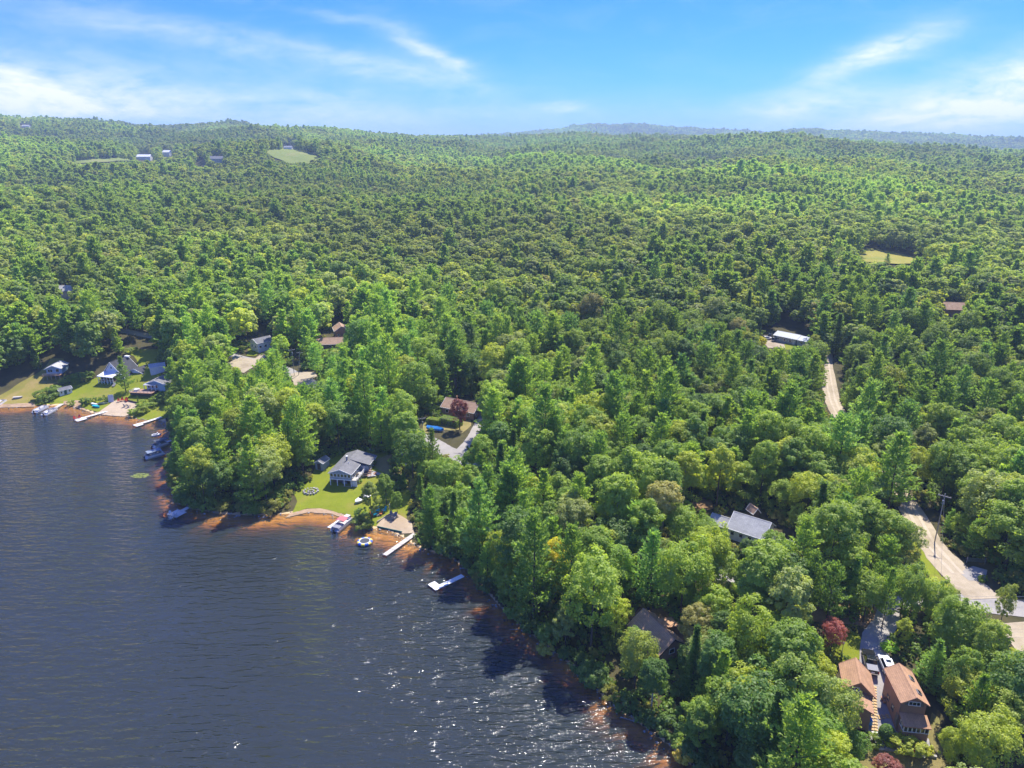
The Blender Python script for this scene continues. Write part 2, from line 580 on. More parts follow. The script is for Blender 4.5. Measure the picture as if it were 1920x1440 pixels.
def ground_sheet_mat(name, c1, c2, scale, c3=None, bump=0.3, rough=0.95, patch=0.12, fine=6.0):
    m = bpy.data.materials.new(name)
    m.use_nodes = True
    t = NT(m.node_tree)
    b = t.n['Principled BSDF']
    tc = t.new('ShaderNodeTexCoord').outputs['Object']
    n1 = t.noise(tc, scale, 6, 0.65)
    n2 = t.noise(tc, patch, 5, 0.6, 0.5)
    n3 = t.noise(tc, fine, 3, 0.7)
    c = t.ramp(n1, [(0.3, c1), (0.7, c2)])
    if c3:
        c = t.mix(t.maprange(n2, 0.5, 0.68, 0, 0.85, True), c, c3)
    c = t.mix(0.5, c, t.ramp(n3, [(0.25, (0.62, 0.62, 0.62)), (0.75, (1.3, 1.3, 1.3))]), 'MULTIPLY')
    t.put(b.inputs['Base Color'], c)
    b.inputs['Roughness'].default_value = rough
    b.inputs['Specular IOR Level'].default_value = 0.15
    bn = t.new('ShaderNodeBump')
    bn.inputs['Strength'].default_value = bump
    bn.inputs['Distance'].default_value = 0.15
    t.put(bn.inputs['Height'], n3)
    t.put(b.inputs['Normal'], bn.outputs[0])
    return m


M['lawn'] = ground_sheet_mat('lawn_grass', (0.165, 0.205, 0.014), (0.215, 0.245, 0.020), 0.35, (0.24, 0.215, 0.045), 0.6)
M['drylawn'] = ground_sheet_mat('dry_grass', (0.20, 0.18, 0.06), (0.29, 0.235, 0.095), 0.3, (0.165, 0.19, 0.05), 0.6)
M['meadow'] = ground_sheet_mat('meadow_grass', (0.20, 0.19, 0.040), (0.28, 0.235, 0.055), 0.2, (0.34, 0.25, 0.10), 0.7)
M['field'] = ground_sheet_mat('hay_field', (0.15, 0.195, 0.045), (0.20, 0.235, 0.055), 0.03, (0.24, 0.235, 0.085), 0.6, patch=0.02, fine=1.0)
M['hayfield'] = ground_sheet_mat('dry_field', (0.24, 0.235, 0.04), (0.32, 0.28, 0.06), 0.05, (0.19, 0.22, 0.04), 0.6, patch=0.04, fine=1.2)
M['sand'] = ground_sheet_mat('beach_sand', (0.42, 0.33, 0.22), (0.50, 0.40, 0.275), 0.5, (0.36, 0.27, 0.17), 0.3)
M['wetsand'] = ground_sheet_mat('shore_gravel', (0.30, 0.20, 0.12), (0.46, 0.33, 0.21), 0.8, (0.22, 0.15, 0.09), 0.5)
M['asphalt'] = ground_sheet_mat('worn_asphalt', (0.28, 0.262, 0.24), (0.36, 0.335, 0.305), 0.4, (0.40, 0.37, 0.33), 0.15, 0.9)
M['dirt'] = ground_sheet_mat('sandy_road', (0.35, 0.29, 0.20), (0.45, 0.375, 0.27), 0.5, (0.29, 0.235, 0.155), 0.3)
M['duff'] = ground_sheet_mat('pine_needle_ground', (0.22, 0.13, 0.07), (0.36, 0.235, 0.13), 0.4, (0.16, 0.14, 0.06), 0.5)
M['paver'] = mat('tan_paver', (0.52, 0.36, 0.18), 0.85, 0.1, 2.0, 0.2)
M['greypaver'] = mat('grey_paver', (0.40, 0.38, 0.36), 0.85, 0.12, 2.0, 0.2)


# ------------------------------------------------------------------ ground sheet (polar grid, denser near the shore houses)
def build_ground():
    th = np.concatenate([np.linspace(R(-78), R(-46), 60, endpoint=False), np.linspace(R(-46), R(46), 400, endpoint=False), np.linspace(R(46), R(78), 61)])
    rad = np.concatenate([[2.0], np.geomspace(15, 60, 14, endpoint=False), np.geomspace(60, 330, 190, endpoint=False), np.geomspace(330, 11500, 230)])
    A, B = np.meshgrid(th, rad, indexing='ij')
    X, Y = B * np.sin(A), B * np.cos(A)
    Z = ground(X, Y)
    n, k = len(th), len(rad)
    co = np.stack([X, Y, Z], -1).reshape(-1, 3)
    i = np.arange(n - 1)[:, None] * k + np.arange(k - 1)[None, :]
    f = np.stack([i, i + 1, i + k + 1, i + k], -1).reshape(-1, 4)
    me = mesh_from(co, f, 'ground')
    me.polygons.foreach_set('use_smooth', np.ones(len(f), bool))
    dep = me.attributes.new('depth', 'FLOAT', 'POINT')
    dep.data.foreach_set('value', np.maximum(-Z, 0).reshape(-1).astype(np.float32))
    fa = me.attributes.new('far', 'FLOAT', 'POINT')
    fa.data.foreach_set('value', sm((B - 2600) / 900).reshape(-1).astype(np.float32))
    m = bpy.data.materials.new('ground_soil')
    m.use_nodes = True
    t = NT(m.node_tree)
    b = t.n['Principled BSDF']
    pos = t.new('ShaderNodeNewGeometry').outputs['Position']
    d = t.new('ShaderNodeAttribute', attribute_name='depth').outputs['Fac']
    fr = t.new('ShaderNodeAttribute', attribute_name='far').outputs['Fac']
    nf = t.noise(pos, 0.22, 5, 0.65)
    floor = t.ramp(nf, [(0.3, (0.05, 0.048, 0.022)), (0.6, (0.085, 0.075, 0.035)), (0.8, (0.075, 0.10, 0.028))])
    # the forest cover of the far hills, too distant to show single trees
    n1 = t.noise(pos, 0.03, 6, 0.75)
    n2 = t.noise(pos, 0.004, 4, 0.6)
    wood = t.ramp(n1, [(0.32, (0.025, 0.055, 0.018)), (0.5, (0.055, 0.10, 0.028)), (0.7, (0.09, 0.14, 0.035))])
    wood = t.mix(t.maprange(n2, 0.5, 0.65, 0, 0.5, True), wood, (0.04, 0.075, 0.03))
    land = t.mix(fr, floor, wood)
    # lake bed: sand, tannin-stained silt; darkening painted in for light absorbed by deep water
    wob = t.math('ADD', d, t.math('MULTIPLY', t.math('SUBTRACT', t.noise(pos, 0.16, 5, 0.65), 0.5), t.math('MULTIPLY', d, 1.1)))
    bed = t.ramp(t.math('DIVIDE', wob, 3.0, clamp=True), [(0.0, (0.58, 0.42, 0.24)), (0.07, (0.92, 0.56, 0.10)), (0.19, (0.55, 0.28, 0.05)), (0.34, (0.13, 0.068, 0.026)), (0.6, (0.03, 0.017, 0.012)), (1.0, (0.006, 0.007, 0.010))])
    c = t.mix(t.math('GREATER_THAN', d, 0.0), land, bed)
    t.put(b.inputs['Base Color'], c)
    b.inputs['Roughness'].default_value = 0.95
    b.inputs['Specular IOR Level'].default_value = 0.1
    bn = t.new('ShaderNodeBump')
    bn.inputs['Strength'].default_value = 0.8
    bn.inputs['Distance'].default_value = 9.0
    t.put(bn.inputs['Height'], t.math('MULTIPLY', n1, fr))
    t.put(b.inputs['Normal'], bn.outputs[0])
    me.materials.append(m)
    prop(mesh_obj('ground', me), 'wooded ground and lake bed under the whole view', kind='structure')


def mesh_from(co, faces, name):
    co = np.asarray(co, np.float32); faces = np.asarray(faces, np.int32)
    me = bpy.data.meshes.new(name)
    me.vertices.add(len(co))
    me.vertices.foreach_set('co', co.reshape(-1))
    k = faces.shape[1]
    me.loops.add(faces.size)
    me.loops.foreach_set('vertex_index', faces.reshape(-1))
    me.polygons.add(len(faces))
    me.polygons.foreach_set('loop_start', np.arange(0, faces.size, k, dtype=np.int32))
    me.polygons.foreach_set('loop_total', np.full(len(faces), k, np.int32))
    me.update(calc_edges=True)
    return me


build_ground()


# ------------------------------------------------------------------ lake
def build_water():
    xs = np.linspace(-2400, 130, 60); ys = np.linspace(-250, 300, 40)
    X, Y = np.meshgrid(xs, ys, indexing='ij')
    co = np.stack([X, Y, X * 0], -1).reshape(-1, 3)
    k = len(ys)
    i = np.arange(len(xs) - 1)[:, None] * k + np.arange(k - 1)[None, :]
    f = np.stack([i, i + k, i + k + 1, i + 1], -1).reshape(-1, 4)
    me = mesh_from(co, f, 'lake_water')
    m = bpy.data.materials.new('lake_water')
    m.use_nodes = True
    t = NT(m.node_tree)
    t.n.remove(t.n['Principled BSDF'])
    out = t.n['Material Output']
    pos = t.new('ShaderNodeNewGeometry').outputs['Position']
    th = R(-24)
    w1 = t.noise(t.mapping(pos, rot=(0, 0, th), scale=(0.19, 0.74, 1)), 1.0, 2, 0.5, 0.5)
    w2 = t.noise(t.mapping(pos, rot=(0, 0, th + 0.25), scale=(0.52, 1.45, 1)), 1.0, 2, 0.5, 0.5)
    w3 = t.noise(t.mapping(pos, rot=(0, 0, th - 0.3), scale=(1.9, 3.6, 1)), 1.0, 2, 0.6, 0.2)
    gust = t.noise(t.mapping(pos, rot=(0, 0, th), scale=(0.012, 0.03, 1)), 1.0, 3, 0.6)
    amp = t.maprange(gust, 0.36, 0.64, 0.55, 1.4)
    h = t.math('ADD', t.math('MULTIPLY', w1, 0.75), t.math('ADD', t.math('MULTIPLY', w2, 0.22), t.math('MULTIPLY', w3, 0.05)))
    h = t.math('MULTIPLY', h, amp)
    bn = t.new('ShaderNodeBump')
    bn.inputs['Strength'].default_value = 1.0
    bn.inputs['Distance'].default_value = 1.5
    t.put(bn.inputs['Height'], h)
    gl = t.new('ShaderNodeBsdfGlossy')
    gl.inputs['Roughness'].default_value = 0.09
    gl.inputs['Color'].default_value = (1, 1, 1, 1)
    t.put(gl.inputs['Normal'], bn.outputs[0])
    tr = t.new('ShaderNodeBsdfTransparent')
    tr.inputs['Color'].default_value = (0.84, 0.68, 0.36, 1)
    df = t.new('ShaderNodeBsdfDiffuse')
    df.inputs['Color'].default_value = (0.108, 0.142, 0.148, 1)
    body = t.new('ShaderNodeMixShader')
    body.inputs[0].default_value = 0.22
    t.l.new(tr.outputs[0], body.inputs[1])
    t.l.new(df.outputs[0], body.inputs[2])
    fr = t.new('ShaderNodeFresnel')
    fr.inputs['IOR'].default_value = 1.33
    t.put(fr.inputs['Normal'], bn.outputs[0])
    mx = t.new('ShaderNodeMixShader')
    t.put(mx.inputs[0], fr.outputs[0])
    t.l.new(body.outputs[0], mx.inputs[1])
    t.l.new(gl.outputs[0], mx.inputs[2])
    t.l.new(mx.outputs[0], out.inputs[0])
    me.materials.append(m)
    prop(mesh_obj('lake_water', me), 'dark rippled lake water with sun glints', kind='structure')


build_water()


# ------------------------------------------------------------------ draped sheets: lawns, sand, roads
def sheet(name, pts, m, lift, label, step=2.0, kind='structure', world=False, parent=None, rag=0.10):
    P = [(p[0], p[1]) for p in pts] if world else [at(*p)[:2] for p in pts]
    # subdivide the outline and give it a slightly ragged edge
    Q = []
    for (x0, y0), (x1, y1) in zip(P, P[1:] + P[:1]):
        k = max(1, int(math.hypot(x1 - x0, y1 - y0) / step))
        Q += [(x0 + (x1 - x0) * i / k, y0 + (y1 - y0) * i / k) for i in range(k)]
    if not world:
        Q = [(a + random.uniform(-1, 1) * rag * step, b + random.uniform(-1, 1) * rag * step) for a, b in Q]
    A = np.array(Q)
    x0, y0 = A.min(0); x1, y1 = A.max(0)
    gx, gy = np.meshgrid(np.arange(x0, x1, step) + step / 2, np.arange(y0, y1, step) + step / 2)
    gx, gy = gx.ravel(), gy.ravel()
    ins = inside(A, gx, gy)
    gx, gy = gx[ins], gy[ins]
    if len(gx):
        dd = polydist(np.vstack([A, A[:1]]), gx, gy)
        gx, gy = gx[dd > step * 0.45], gy[dd > step * 0.45]
    vs_ = [Vector(q) for q in Q] + [Vector((a, b)) for a, b in zip(gx, gy)]
    n = len(Q)
    r = delaunay_2d_cdt(vs_, [(i, (i + 1) % n) for i in range(n)], [list(range(n))], 1, 1e-4)
    V = np.array([(v.x, v.y) for v in r[0]])
    Z = np.maximum(ground(V[:, 0], V[:, 1]), 0.02) + lift
    me = bpy.data.meshes.new(name)
    me.from_pydata([(a, b, c) for (a, b), c in zip(V, Z)], [], [tuple(f) for f in r[2]])
    me.update()
    bm = bmesh.new(); bm.from_mesh(me)
    bmesh.ops.recalc_face_normals(bm, faces=bm.faces)
    up = sum(f.normal.z for f in bm.faces)
    if up < 0:
        bmesh.ops.reverse_faces(bm, faces=bm.faces)
    bm.to_mesh(me); bm.free()
    me.materials.append(m)
    o = mesh_obj(name, me, parent)
    if parent is None:
        prop(o, label, kind=kind)
    return o


def strip(pts, width):
    """Outline of a road from its centre line (world x, y)."""
    P = [Vector(p[:2]) for p in pts]
    # Catmull-Rom smoothing
    Q = []
    for i in range(len(P) - 1):
        p0, p1, p2, p3 = P[max(i - 1, 0)], P[i], P[i + 1], P[min(i + 2, len(P) - 1)]
        for k in range(6):
            t = k / 6
            Q.append(0.5 * ((2 * p1) + (p2 - p0) * t + (2 * p0 - 5 * p1 + 4 * p2 - p3) * t * t + (3 * p1 - p0 - 3 * p2 + p3) * t ** 3))
    Q.append(P[-1])
    L, Rr = [], []
    for i, q in enumerate(Q):
        d = (Q[min(i + 1, len(Q) - 1)] - Q[max(i - 1, 0)]).normalized()
        nrm = Vector((-d.y, d.x))
        w = (width if not callable(width) else width(i / (len(Q) - 1))) / 2 + random.uniform(-0.12, 0.12)
        L.append(q + nrm * w); Rr.append(q - nrm * w)
    return [tuple(q) for q in L + Rr[::-1]], [tuple(q) for q in Q]


ROADS = []   # centre lines with half widths, kept clear of trees
def road(name, pts, width, m, lift, label):
    P, C = strip(pts, width)
    sheet(name, P, m, lift, label, 2.5, world=True)
    ROADS.append((np.array(C), (width if not callable(width) else min(width(0), width(1))) / 2))


road('lakeside_road', [(140, 108), (110, 113), (96, 116), (84.9, 118.6), (73, 117.8), (57.6, 123), (48.9, 126), (34.3, 135.2), (18.3, 152.6), (5.7, 168), (-9.3, 186), (-15.2, 194.5), (-21, 200.5), (-27.5, 209), (-48.8, 231.8), (-83.9, 266.5), (-102.9, 282.2), (-115.5, 288), (-132.3, 299.7), (-153.9, 310.9), (-174.2, 317.3), (-206, 324.9), (-260, 335)], lambda t: 5.6 if t < 0.12 or t > 0.5 else 4.2, M['asphalt'], 0.10, 'worn grey paved road along the wooded shore')
road('dirt_road', [(93.5, 118.5), (93.2, 127), (94.6, 140), (99, 157), (103.5, 184), (109.5, 222), (117, 246), (128, 276), (136, 291)], lambda t: 7.0 if t < 0.2 else 6.2 - 1.6 * t, M['dirt'], 0.15, 'pale sandy road running back into the forest')
def tracks(pts, off, w, m, lift):
    P = [Vector(p) for p in pts]
    for sgn in (-1, 1):
        Q = []
        for i, q in enumerate(P):
            d = (P[min(i + 1, len(P) - 1)] - P[max(i - 1, 0)]).normalized()
            Q.append(tuple(q + Vector((-d.y, d.x)) * off * sgn))
        O, _ = strip(Q, w)
        sheet('wheel_track', O, m, lift, 'worn wheel track on the sandy road', 1.5, world=True)


M['track'] = ground_sheet_mat('packed_wheel_track', (0.43, 0.36, 0.265), (0.51, 0.43, 0.325), 0.9, (0.35, 0.29, 0.20), 0.2)
tracks([(93.3, 127), (94.6, 140), (99, 157), (103.5, 184)], 0.95, 0.75, M['track'], 0.19)
tracks([(106, 203), (109.5, 222), (117, 246), (128, 276)], 0.85, 0.7, M['track'], 0.19)
road('driveway', [(73.5, 116), (70.5, 111.5), (66.3, 107), (63.8, 102), (62.5, 98), (60.8, 93.5), (59.9, 90)], lambda t: 3.8 + 1.8 * t, M['asphalt'], 0.20, 'grey paved driveway beside the orange-brown house')
road('side_street', [(-16, 197), (-13, 206), (-11.5, 215), (-9, 232)], 4.2, M['asphalt'], 0.16, 'short paved side street by the burgundy tree')

sheet('lawn', [(548, 962), (557, 940), (552, 925), (572, 908), (588, 885), (597, 864), (640, 850), (672, 838), (735, 846), (742, 862), (770, 905), (772, 915), (768, 945), (762, 975), (768, 985), (745, 968), (707, 988), (690, 985), (668, 972), (655, 967), (620, 957), (600, 953), (575, 954)], M['lawn'], 0.06, 'bright green lawn sloping from the grey lake house to the water')
sheet('lawn', [(745, 905), (700, 872), (700, 862), (740, 850), (760, 858), (790, 880), (800, 900), (775, 925)], M['drylawn'], 0.09, 'sun-dried lawn beside the grey lake house')
sheet('beach', [(536, 972), (545, 962), (575, 955), (600, 954), (622, 958), (655, 968), (668, 982), (655, 975), (620, 964), (580, 961), (548, 968)], M['wetsand'], 0.08, 'narrow sandy shore in front of the lake lawn')
sheet('beach', [(706, 986), (727, 966), (738, 961), (760, 972), (772, 982), (778, 1000), (756, 1001), (740, 996), (722, 990)], M['sand'], 0.12, 'square of pale sand beside the long wooden dock')
sheet('meadow', [(-90, 762), (-90, 752), (0, 742), (38, 717), (75, 697), (90, 682), (95, 672), (118, 672), (124, 700), (116, 714), (98, 722), (82, 736), (66, 748), (64, 760), (30, 762)], M['meadow'], 0.06, 'yellow meadow grass below the pale blue cabin')
sheet('lawn', [(66, 760), (66, 745), (84, 735), (104, 736), (130, 712), (168, 712), (206, 700), (255, 700), (262, 690), (275, 655), (300, 655), (306, 680), (300, 720), (312, 745), (322, 765), (318, 782), (290, 788), (262, 787), (240, 776), (190, 774), (170, 770), (140, 759), (110, 757)], M['lawn'], 0.06, 'green lawns of the shore houses on the left')
sheet('lawn', [(788, 812), (798, 788), (850, 772), (882, 780), (884, 798), (866, 812), (836, 806), (812, 812)], M['drylawn'], 0.07, 'small roadside lawn around the clipped hedges')
sheet('lawn', [(262, 690), (252, 668), (235, 662), (240, 655), (285, 655), (300, 655), (300, 676), (285, 692)], M['lawn'], 0.10, 'green lawn behind the white porch house')
sheet('beach', [(182, 776), (212, 753), (224, 750), (259, 755), (260, 762), (240, 779), (232, 781), (210, 780), (195, 778)], M['sand'], 0.12, 'sandy beach with red chairs on the left shore')
sheet('beach', [(-80, 766), (-80, 760), (20, 758), (60, 756), (66, 760), (64, 763), (30, 764), (0, 765)], M['wetsand'], 0.10, 'strip of tan sand below the yellow meadow')
sheet('beach', [(118, 758), (120, 753), (138, 751), (158, 752), (150, 761), (165, 772), (150, 767), (138, 763), (126, 760)], M['wetsand'], 0.10, 'small sandy bank beside the two moored boats')
sheet('parking_lot', [(404, 664), (430, 670), (448, 670), (476, 674), (494, 662), (506, 662), (494, 674), (474, 690), (458, 700), (442, 696), (424, 687), (392, 676), (384, 667)], M['dirt'], 0.20, 'pale gravel parking lot among the trees')
sheet('lawn', [(462, 668), (466, 655), (482, 650), (490, 656), (480, 668)], M['lawn'], 0.24, 'small grass patch by the gravel lot')
sheet('dirt_clearing', [(545, 702), (560, 698), (592, 699), (594, 706), (580, 714), (568, 726), (552, 724)], M['dirt'], 0.20, 'sandy roadside clearing by the leaning utility poles')
sheet('dirt_clearing', [(1470, 654), (1440, 652), (1428, 640), (1440, 634), (1500, 640), (1492, 656)], M['dirt'], 0.12, 'pale gravel yard in front of the metal-roofed house')
sheet('lawn', [(1472, 656), (1470, 646), (1490, 640), (1500, 642), (1492, 658)], M['lawn'], 0.18, 'bright grass patch by the metal-roofed house')
sheet('lawn', [(1606, 1236), (1580, 1246), (1555, 1240), (1540, 1215), (1545, 1190), (1580, 1175), (1612, 1190), (1620, 1215), (1624, 1240)], M['lawn'], 0.14, 'small shaded lawn under the pink-leaved tree')
sheet('lawn', [(1600, 1500), (1604, 1404), (1640, 1398), (1672, 1408), (1740, 1418), (1764, 1424), (1800, 1440), (1830, 1500)], M['drylawn'], 0.08, 'dry tan-green lawn below the stone edging')
sheet('lawn', [(1738, 1378), (1745, 1335), (1760, 1345), (1775, 1390), (1765, 1426), (1748, 1400)], M['drylawn'], 0.10, 'dry strip of grass beside the glazed porch')
sheet('roadside_grass', [(1690, 990), (1700, 985), (1735, 1040), (1762, 1080), (1792, 1100), (1800, 1120), (1770, 1120), (1735, 1090), (1700, 1060), (1685, 1020)], M['lawn'], 0.10, 'tall green grass on the verge of the sandy road')
sheet('dirt_clearing', [(1868, 1172), (1925, 1166), (1980, 1170), (1990, 1300), (1930, 1290), (1908, 1228), (1890, 1200)], M['dirt'], 0.17, 'wide sandy pull-off beside the paved junction')
sheet('driveway_apron', [(1800, 1075), (1822, 1062), (1850, 1070), (1846, 1092), (1818, 1090)], M['asphalt'], 0.18, 'shaded paved driveway mouth under dark pines')
sheet('walkway', [(1618, 1312), (1625, 1298), (1660, 1285), (1676, 1340), (1690, 1372), (1716, 1380), (1742, 1386), (1744, 1402), (1700, 1404), (1672, 1404), (1650, 1384), (1622, 1390)], M['concrete'], 0.17, 'pale concrete apron around the orange-brown house')
sheet('clearing', [(1296, 950), (1300, 936), (1320, 932), (1338, 938), (1336, 954), (1316, 960)], M['duff'], 0.12, 'sunlit orange-brown clearing in the woods')
sheet('clearing', [(1500, 1165), (1490, 1140), (1530, 1120), (1580, 1120), (1640, 1130), (1690, 1150), (1680, 1180), (1640, 1180), (1600, 1170), (1560, 1170)], M['duff'], 0.07, 'pine-needle ground beside the driveway trees')
sheet('clearing', [(1180, 1190), (1165, 1160), (1185, 1130), (1230, 1125), (1280, 1160), (1290, 1200), (1270, 1230), (1230, 1240)], M['duff'], 0.06, 'brown needle-covered yard around the brown cabin')
sheet('hay_field', [(500, 283), (530, 279), (560, 281), (590, 292), (604, 300), (575, 311), (545, 308), (515, 300), (497, 291)], M['field'], 1.5, 'mown hay field on the far hillside', 10, rag=0.5)
sheet('hay_field', [(125, 304), (170, 298), (215, 296), (255, 298), (250, 304), (200, 305), (150, 308)], M['field'], 1.5, 'narrow pale field left of the white farm buildings', 12)
sheet('hay_field', [(1612, 470), (1640, 468), (1690, 477), (1750, 492), (1738, 497), (1680, 497), (1618, 494), (1600, 484)], M['hayfield'], 1.0, 'golden field in the forest on the right', 6, rag=0.45)
sheet('hay_field', [(1400, 300), (1450, 302), (1560, 322), (1640, 342), (1760, 350), (1740, 356), (1640, 352), (1540, 336), (1440, 318)], M['field'], 1.0, 'long pale green cut through the far forest', 16)

# ------------------------------------------------------------------ windows, doors, houses
def window(root, c, w, h, face, frame=None, mull=1, name='window'):
    """Window on a wall whose outside normal is face ('-y','+y','-x','+x'); frame with a pane as sub-part."""
    frame = frame or M['white']
    n = {'-y': Vector((0, -1, 0)), '+y': Vector((0, 1, 0)), '-x': Vector((-1, 0, 0)), '+x': Vector((1, 0, 0))}[face]
    t = Vector((-n.y, n.x, 0))
    c = Vector(c)
    mb = MB()
    fw = 0.09
    def b(u, z, du, dz, off=0.04, dn=0.08):
        q = c + t * u + n * off + Vector((0, 0, z))
        mb.box(q, (abs(t.x) * du + abs(n.x) * dn, abs(t.y) * du + abs(n.y) * dn, dz))
    b(0, h / 2 - fw / 2, w, fw); b(0, -h / 2 + fw / 2, w + 0.08, fw, 0.055, 0.11)
    for s in (-1, 1):
        b(s * (w / 2 - fw / 2), 0, fw, h - 2 * fw)
    for k in range(1, mull):
        b(-w / 2 + w * k / mull, 0, 0.06, h - 2 * fw)
    f = mb.build(name, frame, root)
    q = c + n * 0.015
    MB().box(q, (abs(t.x) * (w - fw) + abs(n.x) * 0.03, abs(t.y) * (w - fw) + abs(n.y) * 0.03, h - fw)).build('pane', M['glass'], f)
    return f


def door(root, c, w, h, face, m):
    n = {'-y': Vector((0, -1, 0)), '+y': Vector((0, 1, 0)), '-x': Vector((-1, 0, 0)), '+x': Vector((1, 0, 0))}[face]
    t = Vector((-n.y, n.x, 0))
    c = Vector(c)
    d = MB().box(c + n * 0.03, (abs(t.x) * w + abs(n.x) * 0.07, abs(t.y) * w + abs(n.y) * 0.07, h)).build('door', m, root)
    MB().box(c + n * 0.09 + t * (w * 0.36), (0.07, 0.07, 0.07)).build('handle', M['brass'], d)
    return d


def gable_shell(root, x0, x1, xr, y0, y1, e0, e1, hr, wallm, roofm, trim=None, ov=0.35, z0=-0.6, th=0.14, oy=None):
    """Walls with gable ends on -y/+y and two roof slopes; ridge along y at x=xr, eaves e0 (x0 side), e1 (x1 side)."""
    oy = ov if oy is None else oy
    MB().prism([(x0, z0), (x1, z0), (x1, e1), (xr, hr), (x0, e0)], 'y', y0, y1).build('wall', wallm, root)
    s0 = (hr - e0) / (xr - x0); s1 = (hr - e1) / (x1 - xr)
    a0, a1 = x0 - ov, x1 + ov
    z_0, z_1 = hr - s0 * (xr - a0), hr - s1 * (a1 - xr)
    g = 0.012
    roof = MB().prism([(a0, z_0 + g), (xr, hr + g), (a1, z_1 + g), (a1, z_1 + th), (xr, hr + th + 0.02), (a0, z_0 + th)], 'y', y0 - oy, y1 + oy).build('roof', roofm, root)
    MB().prism([(xr - 0.16, hr + th - 0.02), (xr, hr + th + 0.06), (xr + 0.16, hr + th - 0.02)], 'y', y0 - oy - 0.004, y1 + oy + 0.004).build('ridge_cap', roofm, roof)
    if trim:
        for yy in (y0 - oy - 0.05, y1 + oy + 0.05):
            MB().prism([(a0 - 0.03, z_0 - 0.07), (xr, hr - 0.07), (a1 + 0.03, z_1 - 0.07), (a1 + 0.03, z_1 + th + 0.02), (xr, hr + th + 0.05), (a0 - 0.03, z_0 + th + 0.02)], 'y', yy - 0.045, yy + 0.045).build('rake_board', trim, roof)
        for a, z in ((a0 - 0.06, z_0), (a1 + 0.06, z_1)):
            MB().box((a, (y0 + y1) / 2, z + 0.04), (0.09, y1 - y0 + 2 * oy - 0.012, 0.16)).build('eave_board', trim, roof)
    return roof


def at_base(px, py, dz=0.0):
    x, y, z = at(px, py)
    return (x, y, z + dz)


HOUSES = []   # x, y, radius kept clear of trees


